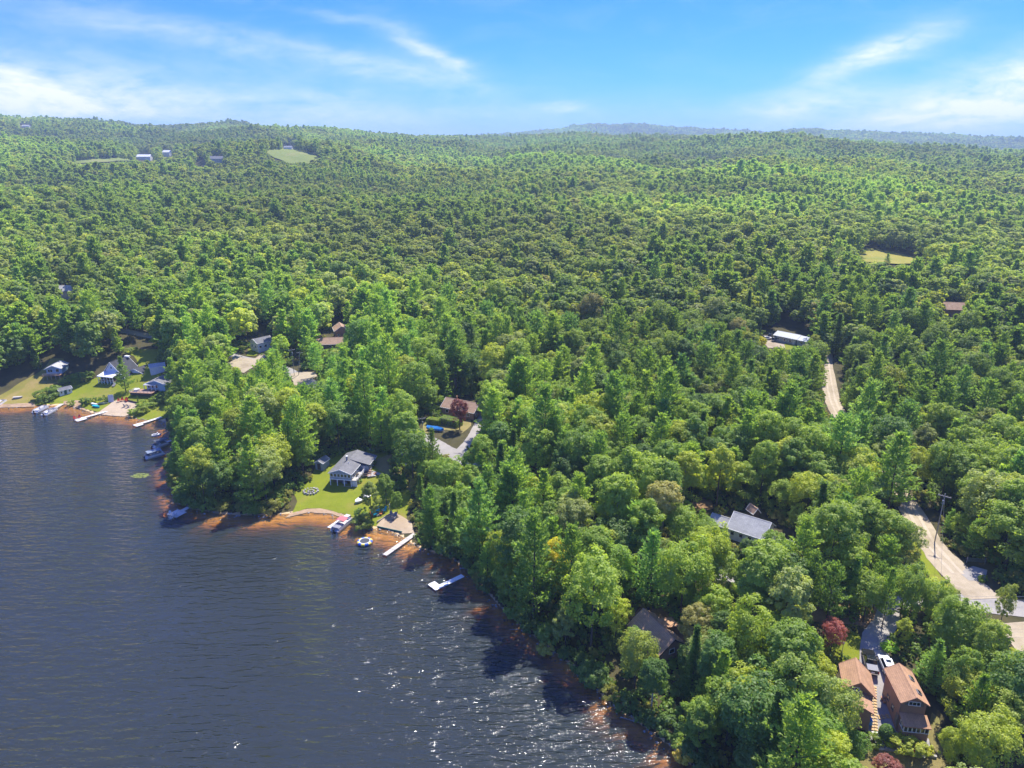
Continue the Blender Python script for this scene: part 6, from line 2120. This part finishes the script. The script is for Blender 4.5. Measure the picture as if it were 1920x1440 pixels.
for k_, v_, a_, b_, t_, rs_, c_, l_ in [
        ('broadleaf', 2, 1538, 1418, 1266, 0.72, (0.105, 0.140, 0.062), 'big silvery-green tree leaning over the left side of the garage'),
        ('broadleaf', 0, 1520, 1462, 1325, 0.85, (0.072, 0.125, 0.034), 'big fresh-green tree left of the garden steps'),
        ('broadleaf', 4, 1480, 1400, 1238, 0.80, (0.085, 0.125, 0.036), 'rounded tree between the tall dark spruce and the garage'),
        ('broadleaf', 4, 1515, 1262, 1196, 0.80, (0.075, 0.120, 0.032), 'small rounded tree left of the pink-red Japanese maple'),
        ('broadleaf', 1, 1590, 1452, 1375, 0.90, (0.060, 0.108, 0.034), 'leafy tree at the bottom edge left of the dry lawn'),
        ('broadleaf', 2, 1768, 1248, 1120, 0.70, (0.085, 0.128, 0.036), 'broad tree right of the driveway below the grassy verge'),
        ('broadleaf', 0, 1790, 1262, 1128, 0.80, (0.080, 0.120, 0.032), 'full green tree left of the paved junction'),
        ('broadleaf', 5, 1835, 1300, 1168, 0.80, (0.095, 0.132, 0.034), 'yellowish-green tree below the paved junction'),
        ('broadleaf', 2, 1872, 1345, 1222, 0.80, (0.085, 0.126, 0.034), 'broad tree left of the sandy pull-off'),
        ('broadleaf', 4, 1790, 1332, 1225, 0.70, (0.070, 0.112, 0.030), 'dark leafy tree just right of the skylit tan roof'),
        ('pine', 3, 1815, 1395, 1268, 0.95, (0.066, 0.112, 0.036), 'soft-needled pine right of the glazed porch'),
        ('broadleaf', 0, 1830, 1475, 1340, 0.90, (0.120, 0.155, 0.034), 'wide yellow-green tree in the bottom right corner'),
        ('broadleaf', 2, 1890, 1430, 1300, 0.85, (0.105, 0.140, 0.038), 'pale green tree at the right edge near the bottom corner'),
        ('broadleaf', 4, 1775, 1440, 1372, 0.80, (0.115, 0.150, 0.034), 'small yellow-green tree right of the dry lawn'),
        ('broadleaf', 1, 1690, 1085, 985, 0.80, (0.100, 0.128, 0.066), 'silvery grey-green tree beside the grassy verge'),
        ('broadleaf', 2, 1702, 1172, 1060, 0.62, (0.080, 0.122, 0.036), 'round green tree hiding the paved road right of the driveway'),
        ('broadleaf', 0, 1745, 1190, 1088, 0.70, (0.085, 0.126, 0.034), 'round green tree below the grassy verge'),
        ('pine', 3, 1592, 1150, 1048, 0.90, (0.060, 0.108, 0.036), 'dark soft pine left of the driveway mouth'),
        ('broadleaf', 4, 1350, 1126, 1040, 0.95, (0.088, 0.128, 0.034), 'low round tree right below the white house trees'),
        ('broadleaf', 2, 1300, 1118, 1030, 0.90, (0.082, 0.122, 0.036), 'low spreading tree beside the soft green pine'),
        ('pine', 3, 1278, 1122, 1012, 0.95, (0.070, 0.116, 0.038), 'soft green pine between the brown cabin and the white house'),
        ('pine', 4, 1636, 1148, 1058, 0.75, (0.062, 0.106, 0.036), 'dark pine on the far side of the lakeside road above the driveway'),
        ('broadleaf', 4, 1640, 1060, 990, 0.80, (0.135, 0.155, 0.030), 'yellowish small tree left of the silvery verge tree'),
        ('pine', 0, 1560, 1045, 910, 0.95, (0.092, 0.136, 0.038), 'tall light-green pine right of the white house'),
        ('broadleaf', 4, 1490, 1000, 950, 0.85, (0.110, 0.150, 0.034), 'light-green bushy tree just right of the pale grey roof'),
        ('broadleaf', 0, 1320, 1110, 985, 0.85, (0.118, 0.156, 0.030), 'sunlit yellow-green tree below the white house'),
        ('broadleaf', 2, 1400, 1275, 1120, 0.75, (0.108, 0.150, 0.028), 'sunlit yellow-green tree between the brown cabin and the driveway'),
        ('broadleaf', 4, 1445, 1108, 1005, 0.85, (0.078, 0.122, 0.032), 'dense green tree right below the white house')]:
    fixed(k_, v_, a_, b_, t_, c_, l_, rscale=rs_)
# hedges and bushes of the gardens
for i, (a, b, tp, rs, tint, lab) in enumerate([
        (1634, 1397, 1378, 1.15, (0.082, 0.12, 0.026), 'dark green rounded bush left of the garden steps'), (1668, 1401, 1390, 1.0, (0.15, 0.20, 0.025), 'small bright green bush right of the garden steps'),
        (1676, 1405, 1393, 0.8, (0.13, 0.15, 0.06), 'small pale bush between the steps and the yellow-green hedge'), (1690, 1408, 1380, 1.0, (0.135, 0.165, 0.03), 'tall yellow-green bush at the left end of the hedge'),
        (1712, 1413, 1388, 1.1, (0.125, 0.155, 0.036), 'yellow-green bush in the middle of the hedge'), (1732, 1416, 1393, 1.15, (0.14, 0.165, 0.034), 'yellow-green bush at the right end of the hedge'),
        (1704, 1392, 1380, 1.0, (0.10, 0.14, 0.03), 'green bush behind the hedge near the glazed porch'),
        (1668, 1222, 1206, 1.3, (0.115, 0.19, 0.026), 'light green bush at the driveway edge'),
        (75, 748, 730, 1.2, (0.08, 0.115, 0.03), 'leftmost bush of the hedge by the yellow meadow'), (92, 748, 727, 1.3, (0.07, 0.11, 0.026), 'big rounded bush beside the yellow meadow'), (103, 738, 720, 1.1, (0.075, 0.115, 0.03), 'bush just left of the green-doored shed'),
        (118, 722, 708, 1.2, (0.085, 0.12, 0.03), 'bush behind the green-doored shed'), (134, 716, 702, 1.2, (0.08, 0.12, 0.026), 'bush right behind the green-doored shed'), (150, 712, 697, 1.3, (0.07, 0.115, 0.026), 'rounded bush left of the white porch house'),
        (168, 712, 694, 1.2, (0.065, 0.105, 0.026), 'dark bush touching the white porch house'), (134, 761, 750, 1.0, (0.09, 0.13, 0.03), 'small shore bush between the two small left docks'),
        (161, 759, 744, 1.0, (0.06, 0.10, 0.026), 'dark bush at the left end of the clipped row'), (176, 755, 743, 1.1, (0.065, 0.105, 0.028), 'bush in the middle of the clipped row above the kayaks'), (195, 755, 742, 1.0, (0.07, 0.11, 0.028), 'bush at the right end of the clipped row above the kayaks'),
        (253, 779, 765, 1.2, (0.10, 0.145, 0.03), 'bush at the water side of the left beach'), (268, 776, 758, 1.2, (0.105, 0.14, 0.04), 'pale bush right of the left beach'), (276, 768, 750, 1.3, (0.085, 0.125, 0.035), 'leafy bush below the brown deck'), (299, 755, 738, 1.2, (0.08, 0.12, 0.03), 'bush at the right end of the brown deck'),
        (240, 664, 650, 1.2, (0.09, 0.125, 0.05), 'pale green bush by the road behind the white porch house'), (252, 660, 650, 1.0, (0.08, 0.12, 0.04), 'round bush at the lawn corner by the road')]):
    fixed('shrub', i % 3, a, b, tp, tint, lab, cat='bush', rscale=rs, group='garden bushes')


def topiary(label, px, py, w, h, tint, box=None, rz=0.0, name='topiary'):
    x, y, z = at(px, py)
    r = thing(name, label, 'hedge' if box else 'bush', (x, y, z + 0.1), rz)
    g = np.random.default_rng(int(px))
    n = 5200 if not box else 4200
    if box:
        u = g.uniform(-1, 1, size=(n, 3)); k = g.integers(0, 3, n); s = np.sign(g.normal(size=n))
        u[np.arange(n), k] = s
        u[:, 2] = np.abs(u[:, 2]) * 2 - 1
        C = u * np.array([box[0] / 2, box[1] / 2, h / 2]) + np.array([0, 0, h / 2])
        Nn = np.zeros((n, 3)); Nn[np.arange(n), k] = s
    else:
        u = unit(g.normal(size=(n, 3)))
        C = u * np.array([w / 2, w / 2, h / 2]) + np.array([0, 0, h / 2])
        Nn = u
    C = C + g.normal(size=(n, 3)) * 0.05
    Nn = unit(Nn + 0.6 * g.normal(size=(n, 3)))
    V = cards(C, Nn, g.uniform(0.08, 0.15, n), 0.07, g)
    c = mesh_obj('foliage', cards_mesh('foliage', V), r)
    c['tint'] = list(tint)
    core = MB()
    if box:
        core.box((0, 0, h / 2), (box[0] * 0.9, box[1] * 0.85, h * 0.92))
    else:
        core.tube((0, 0, -0.1), (0, 0, h * 0.5), 0.16, 0.1, 8)
        for k in range(6):
            core.tube((0, 0, h * 0.3), (w * 0.36 * math.cos(k), w * 0.36 * math.sin(k), h * 0.65), 0.05, 0.02, 5)
    core.build('stem', M['bark'], r)


topiary('large clipped egg-shaped bush beside the front steps of the orange-brown house', 1660, 1388, 2.2, 2.7, (0.055, 0.10, 0.045))
topiary('clipped box hedge right of the blue tarp', 846, 797, 0, 2.4, (0.075, 0.125, 0.04), (7.5, 3.2), R(-30), 'clipped_hedge')
topiary('smaller clipped hedge behind the blue tarp', 815, 795, 0, 1.9, (0.09, 0.13, 0.035), (5.0, 2.4), R(-20), 'clipped_hedge')

# ------------------------------------------------------------------ the woods
def tint_for(kind, g, x, y, n):
    q = g.random((n, 1))
    stand = wav(x, y, 170)[:, None] * 0.5 + 0.5
    if kind == 'pine':
        a, b = np.array([0.054, 0.100, 0.034]), np.array([0.092, 0.140, 0.042])
        c = a + (b - a) * q
        c = np.where(g.random((n, 1)) < 0.22, c * np.array([0.9, 1.0, 1.3]), c)
    elif kind == 'spruce':
        c = np.array([0.040, 0.074, 0.028]) + np.array([0.018, 0.026, 0.012]) * q
    else:
        a, b = np.array([0.050, 0.090, 0.024]), np.array([0.100, 0.142, 0.030])
        c = a + (b - a) * (0.7 * q + 0.3 * stand)
        u = g.random((n, 1))
        c = np.where(u < 0.14, np.array([0.114, 0.144, 0.028]) * (0.85 + 0.3 * q), c)
        c = np.where((u > 0.14) & (u < 0.26), np.array([0.096, 0.124, 0.060]) * (0.85 + 0.3 * q), c)
        c = np.where((u > 0.26) & (u < 0.36), np.array([0.042, 0.078, 0.024]) * (0.85 + 0.3 * q), c)
        c = np.where(u > 0.993, np.array([0.105, 0.112, 0.062]) * (0.85 + 0.3 * q), c)
    yg = (np.clip(wav(x - 700, y + 50, 330), 0, 1) * sm((np.hypot(x, y) - 350) / 400))[:, None]
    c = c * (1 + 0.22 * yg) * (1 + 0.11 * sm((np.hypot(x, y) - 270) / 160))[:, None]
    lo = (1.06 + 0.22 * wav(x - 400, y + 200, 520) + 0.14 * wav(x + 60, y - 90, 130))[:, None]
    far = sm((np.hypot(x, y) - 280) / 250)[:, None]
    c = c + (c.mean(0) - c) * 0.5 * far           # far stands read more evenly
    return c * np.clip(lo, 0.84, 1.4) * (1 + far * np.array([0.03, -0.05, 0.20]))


def scatter():
    g = np.random.default_rng(21)
    X, Y = [], []
    r = 66.0
    while r < 5600:
        s = 5.8 + 0.0008 * min(max(r - 250, 0), 700) + 0.0012 * max(r - 950, 0) if r < 3200 else 15.0
        a0, a1 = R(-43), R(43)
        if r > 3200:
            a0 = R(-4)
        n = int((a1 - a0) * r / s)
        a = a0 + (np.arange(n) + g.uniform(0, 1, n)) * (a1 - a0) / n
        rr = r + g.uniform(-0.5, 0.5, n) * s
        X.append(rr * np.sin(a)); Y.append(rr * np.cos(a))
        r += s * 0.92
    x, y = np.concatenate(X), np.concatenate(Y)
    d = shore_dist(x, y)
    m = d > 0.8
    x, y, d = x[m], y[m], d[m]
    for C, hw in ROADS:
        lo, hi = C.min(0) - 12, C.max(0) + 12
        near = (x > lo[0]) & (x < hi[0]) & (y > lo[1]) & (y < hi[1])
        i = np.nonzero(near)[0]
        bad = np.zeros(len(x), bool)
        bad[i] = polydist(C, x[i], y[i]) < hw - 0.4
        x, y, d = x[~bad], y[~bad], d[~bad]
    for hx, hy, hr in HOUSES:
        m = (x - hx) ** 2 + (y - hy) ** 2 > (hr + 1.2) ** 2
        x, y, d = x[m], y[m], d[m]
    for hx, hy, hr in FIXED:
        m = (x - hx) ** 2 + (y - hy) ** 2 > (hr * 0.62 + 0.8) ** 2
        x, y, d = x[m], y[m], d[m]
    z = ground(x, y)
    r = np.hypot(x, y)
    # kind by stand
    n = len(x)
    st = wav(x + 300, y - 120, 260) + 0.5 * wav(x, y, 90)
    u = g.random(n)
    ppine = np.clip(0.20 + 0.30 * st, 0.04, 0.8)
    kind = np.where(u < ppine, 1, np.where(u < ppine + 0.05, 2, 0))
    h = np.zeros(n); rad = np.zeros(n); var = np.zeros(n, int); sc = np.zeros(n); sz = np.zeros(n)
    young = np.clip(wav(x - 700, y + 50, 330), 0, 1) * sm((r - 400) / 500)
    for k, nm in enumerate(('broadleaf', 'pine', 'spruce')):
        K = KINDS[nm]
        i = np.nonzero(kind == k)[0]
        v = g.integers(0, len(K), len(i))
        var[i] = v
        s = g.uniform(0.74, 1.12, len(i)) * (1 - 0.42 * young[i])
        s = np.where(g.random(len(i)) < 0.12, s * 0.72, s)
        if nm == 'broadleaf':
            s = s * 1.08
        sc[i] = s; sz[i] = s * g.uniform(0.9, 1.12, len(i))
        h[i] = np.array([q[2] for q in K])[v] * sz[i]
        rad[i] = np.array([q[3] for q in K])[v] * s
    # trees right at the water stay lower on average
    f = np.where(d < 3, 0.75, 1.0)
    h, rad, sc, sz = h * f, rad * f, sc * f, sz * f
    keep = np.ones(n, bool)
    todo = np.arange(n)
    for shrink in (1.0, 0.62, 0.6, 0.62):
        h[todo] *= shrink; rad[todo] *= shrink; sc[todo] *= shrink; sz[todo] *= shrink
        b = kept_clear(x[todo], y[todo], z[todo], h[todo], rad[todo])
        todo = todo[b]
        if not len(todo):
            break
    keep[todo] = False
    # the far hills get slightly bigger, sparser trees
    big = 1 + 0.10 * sm((r - 260) / 600)
    big = np.where(r > 3200, 2.0, big)
    sc *= big; sz *= np.where(r > 3200, 1.3, 1 + (big - 1) * 0.3)
    m = keep
    return dict(x=x[m], y=y[m], z=z[m], kind=kind[m], var=var[m], sc=sc[m], sz=sz[m], h=h[m], rad=rad[m], r=r[m], d=d[m], g=g)


W = scatter()
n = len(W['x'])
tint = np.zeros((n, 3))
for k, nm in enumerate(('broadleaf', 'pine', 'spruce')):
    i = np.nonzero(W['kind'] == k)[0]
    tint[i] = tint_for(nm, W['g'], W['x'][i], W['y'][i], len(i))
rot = W['g'].uniform(0, 6.28, n)

# the nearest trees of each kind in view become objects of their own
pxm, pym, dm = proj(W['x'], W['y'], W['z'] + W['h'] * 0.7)
pxb, pyb, _ = proj(W['x'], W['y'], W['z'] + W['h'] * 0.9)
inview = (pxm > 5) & (pxm < 1915) & (pyb > 0) & (pyb < 1425) & (dm > 0)
LAND = [('the grey lake house', 640, 890), ('the orange-brown house', 1700, 1320), ('the brown cabin', 1225, 1185), ('the white house', 1410, 990), ('the sandy road', 1735, 1020),
        ('the paved junction', 1850, 1140), ('the metal-roofed house', 1485, 635), ('the upper sandy road', 1562, 730), ('the white porch house', 220, 700), ('the yellow meadow', 40, 720),
        ('the wooded point', 440, 960), ('the L-shaped white dock', 850, 1085), ('the burgundy maple', 862, 790), ('the gravel parking lot', 450, 685), ('the low brown roof', 620, 645),
        ('the narrow wooden dock', 775, 1005), ('the bottom shore of the lake', 1180, 1380), ('the lakeside road', 1100, 985), ('the sunlit clearing', 1316, 945), ('the garage', 1600, 1265), ('the shaded driveway mouth', 1830, 1070), ('the brown deck', 280, 730)]
LXY = np.array([at(a, b)[:2] for _, a, b in LAND])


def shade_word(c, nm):
    v = c.sum()
    if nm == 'spruce':
        return 'dark'
    if c[0] > 0.15 and c[0] > c[1]:
        return 'rusty brown-green'
    if c[0] > 0.105 and c[2] < 0.04:
        return 'yellow-green'
    if c[2] > 0.044 and nm == 'broadleaf':
        return 'grey-green'
    if nm == 'pine' and c[2] > 0.042:
        return 'blue-green'
    return 'dark green' if v < 0.185 else 'mid green' if v < 0.225 else 'light green'


chosen = np.zeros(n, bool)
LIMIT = {0: 290, 1: 285, 2: 60}
cand = []
for k in range(3):
    i = np.nonzero((W['kind'] == k) & inview)[0]
    i = i[np.argsort(-W['h'][i] / W['r'][i] * (1.0 - 0.0 * W['d'][i]))][:LIMIT[k]]
    chosen[i] = True
    cand += list(i)
_ORD = 'second third fourth fifth sixth seventh eighth ninth tenth eleventh twelfth'.split()


def nth(k, n):
    if k == 0:
        return 'leftmost'
    if k == n - 1:
        return 'rightmost'
    if k <= (n - 1) / 2:
        return _ORD[min(k - 1, 10)] + ' from left'
    return _ORD[min(n - 2 - k, 10)] + ' from right'


groups = {}
for i in cand:
    nm = ('broadleaf', 'pine', 'spruce')[W['kind'][i]]
    dx, dy = W['x'][i] - LXY[:, 0], W['y'][i] - LXY[:, 1]
    j = int(np.argmin(dx * dx + dy * dy))
    ax, ay = float(dx[j]), float(dy[j])
    rel = ('behind' if ay > 0 else 'in front of') if abs(ay) > abs(ax) else ('right of' if ax > 0 else 'left of')
    size = 'small' if W['h'][i] < 9 else 'tall' if W['h'][i] > (19 if nm != 'broadleaf' else 16) else ''
    word = {'broadleaf': 'leafy tree', 'pine': 'pine', 'spruce': 'pointed spruce'}[nm]
    shade = shade_word(tint[i], nm)
    groups.setdefault((size, shade, word, rel, LAND[j][0]), []).append((i, math.hypot(ax, ay)))
for (size, shade, word, rel, land), mem in groups.items():
    base = ' '.join(q for q in (size, shade, word, rel, land) if q)
    lab = {}
    if len(mem) == 1:
        lab[mem[0][0]] = base
    else:
        for k, i_ in enumerate(sorted((q[0] for q in mem), key=lambda q: pxm[q])):
            lab[i_] = base + ', ' + nth(k, len(mem))
    for i, _ in mem:
        nm = ('broadleaf', 'pine', 'spruce')[W['kind'][i]]
        place_tree(nm, int(W['var'][i]), float(W['x'][i]), float(W['y'][i]), float(W['z'][i]) - 0.1, float(W['sc'][i]), float(W['sz'][i]), float(rot[i]), tint[i], lab[i], 'tree', base + ' group' if len(mem) > 1 else None)

# shore shrubs hanging over the water line
def shore_shrubs():
    g = random.Random(5)
    todo = []
    P = [Vector(p) for p in SHORE[20:54]]
    for a, b in zip(P, P[1:]):
        L = (b - a).length
        nn = max(1, int(L / 2.3))
        for q in range(nn):
            p = a.lerp(b, (q + g.random()) / nn)
            nrm = Vector((-(b - a).y, (b - a).x)).normalized()
            p = p + nrm * g.uniform(0.2, 1.6) + Vector((g.uniform(-.4, .4), g.uniform(-.4, .4)))
            z = gz(p.x, p.y)
            v = g.randrange(3)
            s = g.uniform(0.7, 1.5)
            h, r = KINDS['shrub'][v][2] * s, KINDS['shrub'][v][3] * s
            if kept_clear(np.array([p.x]), np.array([p.y]), np.array([z]), np.array([h]), np.array([r]))[0]:
                continue
            X, Y, _ = proj(p.x, p.y, z)
            where = 'on the wooded point' if X < 600 else 'between the narrow dock and the L-shaped dock' if X < 850 else 'below the tall shore pines' if X < 1080 else 'along the bottom shore'
            tw = g.choice(['dark green', 'mid green', 'light green', 'olive green'])
            t = {'dark green': (0.042, 0.078, 0.026), 'mid green': (0.058, 0.100, 0.030), 'light green': (0.080, 0.125, 0.034), 'olive green': (0.095, 0.110, 0.036)}[tw]
            sw = 'low' if h < 2.6 else 'tall' if h > 3.8 else 'rounded'
            todo.append((X, sw + ' ' + tw + ' shrub at the water line ' + where, 'shore shrubs ' + where, (v, p.x, p.y, max(z, 0) - 0.2, s, s, g.uniform(0, 6.28), t)))
    fam = {}
    for q in todo:
        fam.setdefault(q[1], []).append(q)
    for base, mem in fam.items():
        mem.sort(key=lambda q: q[0])
        for k, q in enumerate(mem):
            place_tree('shrub', *q[3], base + (', ' + nth(k, len(mem)) if len(mem) > 1 else ''), 'bush', q[2])


shore_shrubs()


def shore_stones():
    g = random.Random(9)
    mb = MB()
    P = [Vector(p) for p in SHORE[3:54]]
    for a, b in zip(P, P[1:]):
        L = (b - a).length
        nrm = Vector((-(b - a).y, (b - a).x)).normalized()
        for q in range(int(L * 1.1)):
            p = a.lerp(b, g.random()) + nrm * g.uniform(-1.3, 0.7)
            z = gz(p.x, p.y)
            if z < -0.35:
                continue
            sx = g.uniform(0.15, 0.5)
            k = len(mb.v)
            mb.box((p.x, p.y, z + sx * 0.15), (sx, sx * g.uniform(0.6, 1), sx * 0.6), g.uniform(0, 3), g.uniform(-.4, .4), g.uniform(-.4, .4))
            if g.random() < 0.10:
                w_ = g.uniform(1.5, 4)
                an = g.uniform(0, 6.28)
                mb.tube((p.x, p.y, max(z, 0) + 0.1), (p.x + w_ * math.cos(an), p.y + w_ * math.sin(an), max(z, 0) + g.uniform(0.05, 0.5)), 0.07, 0.03, 5)
    prop(mb.build('shore_stones', M['stone'], None, bevel=0.0), 'stones and driftwood along the water line', kind='stuff')


shore_stones()


# everything beyond: one forest, drawn as instances of the same trees
def undergrowth():
    g = np.random.default_rng(77)
    r = np.sqrt(g.uniform(70 ** 2, 330 ** 2, 26000)); a = g.uniform(R(-42), R(42), 26000)
    x, y = r * np.sin(a), r * np.cos(a)
    ok = shore_dist(x, y) > 1.5
    for C, hw in ROADS:
        ok &= polydist(C, x, y) > hw + 0.8
    for hx, hy, hr in HOUSES:
        ok &= (x - hx) ** 2 + (y - hy) ** 2 > (hr + 0.3) ** 2
    x, y = x[ok], y[ok]
    z = ground(x, y)
    sc = g.uniform(0.35, 0.95, len(x))
    px, py, d = proj(x, y, z)
    ok = ~kept_clear(x, y, z, sc * 3.0, sc * 1.9)
    x, y, z, sc = x[ok], y[ok], z[ok], sc[ok]
    c = np.array([0.060, 0.098, 0.028]) * g.uniform(0.7, 1.35, (len(x), 1))
    c = np.where(g.random((len(x), 1)) < 0.2, np.array([0.105, 0.115, 0.040]), c)
    return x, y, z, sc, c, g.integers(0, 3, len(x)), g.uniform(0, 6.28, len(x))


def build_forest():
    idx = np.nonzero(~chosen)[0]
    ux, uy, uz, us, uc, uv, ur = undergrowth()
    protos = bpy.data.collections.new('forest_trees')
    order = {}
    q = 0
    for k, nm in enumerate(('broadleaf', 'pine', 'spruce')):
        for v, (near, tm, h, r, mid, far) in enumerate(KINDS[nm]):
            for lod, me in enumerate((near, mid, far)):
                o = bpy.data.objects.new('wood_%03d' % q, me)
                protos.objects.link(o)
                order[(k, v, lod)] = q
                q += 1
    low = cards_mesh('undergrowth', broadleaf(450, 2.6, 3.6, .0, 0.9, 26, 16, 0.26))
    o = bpy.data.objects.new('wood_%03d' % q, low)
    protos.objects.link(o)
    r = W['r'][idx]
    lod = np.where(r < 300, 0, np.where(r < 900, 1, 2))
    pi = np.array([order[(int(a), int(b), int(c))] for a, b, c in zip(W['kind'][idx], W['var'][idx], lod)], np.int32)
    me = bpy.data.meshes.new('forest')
    pi = np.concatenate([pi, np.full(len(ux), q, np.int32)]).astype(np.int32)
    nt_ = len(idx) + len(ux)
    me.vertices.add(nt_)
    co = np.concatenate([np.stack([W['x'][idx], W['y'][idx], W['z'][idx] - 0.2], 1), np.stack([ux, uy, uz - 0.15], 1)]).astype(np.float32)
    tall = np.concatenate([rot[idx], ur])
    me.vertices.foreach_set('co', co.reshape(-1))
    a = me.attributes.new('tint', 'FLOAT_VECTOR', 'POINT'); a.data.foreach_set('vector', np.concatenate([tint[idx], uc]).astype(np.float32).reshape(-1))
    a = me.attributes.new('pick', 'INT', 'POINT'); a.data.foreach_set('value', pi)
    a = me.attributes.new('turn', 'FLOAT_VECTOR', 'POINT'); a.data.foreach_set('vector', np.stack([tall * 0, tall * 0, tall], 1).astype(np.float32).reshape(-1))
    a = me.attributes.new('size', 'FLOAT_VECTOR', 'POINT'); a.data.foreach_set('vector', np.concatenate([np.stack([W['sc'][idx], W['sc'][idx], W['sz'][idx]], 1), np.stack([us, us, us], 1)]).astype(np.float32).reshape(-1))
    o = mesh_obj('forest', me)
    prop(o, 'dense mixed forest covering the hills to the horizon', kind='stuff')
    ng = bpy.data.node_groups.new('forest', 'GeometryNodeTree')
    ng.interface.new_socket('Geometry', in_out='INPUT', socket_type='NodeSocketGeometry')
    ng.interface.new_socket('Geometry', in_out='OUTPUT', socket_type='NodeSocketGeometry')
    N, Lk = ng.nodes, ng.links
    gi, go = N.new('NodeGroupInput'), N.new('NodeGroupOutput')
    ci = N.new('GeometryNodeCollectionInfo')
    ci.inputs['Collection'].default_value = protos
    ci.inputs['Separate Children'].default_value = True
    ci.inputs['Reset Children'].default_value = True
    ip = N.new('GeometryNodeInstanceOnPoints')
    def attr(nm, ty):
        a_ = N.new('GeometryNodeInputNamedAttribute')
        a_.data_type = ty
        a_.inputs['Name'].default_value = nm
        return [s for s in a_.outputs if s.enabled and s.name == 'Attribute'][0]
    Lk.new(gi.outputs[0], ip.inputs['Points'])
    Lk.new(ci.outputs[0], ip.inputs['Instance'])
    ip.inputs['Pick Instance'].default_value = True
    Lk.new(attr('pick', 'INT'), ip.inputs['Instance Index'])
    Lk.new(attr('turn', 'FLOAT_VECTOR'), ip.inputs['Rotation'])
    Lk.new(attr('size', 'FLOAT_VECTOR'), ip.inputs['Scale'])
    Lk.new(ip.outputs[0], go.inputs[0])
    md = o.modifiers.new('forest', 'NODES')
    md.node_group = ng
    print('forest trees', len(idx), 'single trees', len(cand))


build_forest()


# ------------------------------------------------------------------ air
def build_haze():
    m = bpy.data.materials.new('haze')
    m.use_nodes = True
    t = NT(m.node_tree)
    t.n.remove(t.n['Principled BSDF'])
    v = t.new('ShaderNodeVolumePrincipled')
    v.inputs['Color'].default_value = (0.58, 0.80, 1.0, 1)
    v.inputs['Density'].default_value = 1.45e-4
    v.inputs['Anisotropy'].default_value = 0.1
    t.l.new(v.outputs[0], t.n['Material Output'].inputs['Volume'])
    o = MB().box((0, 4800, 157), (24500, 14200, 328)).build('haze', m, None)
    prop(o, 'thin summer haze over the whole valley', kind='stuff')


build_haze()
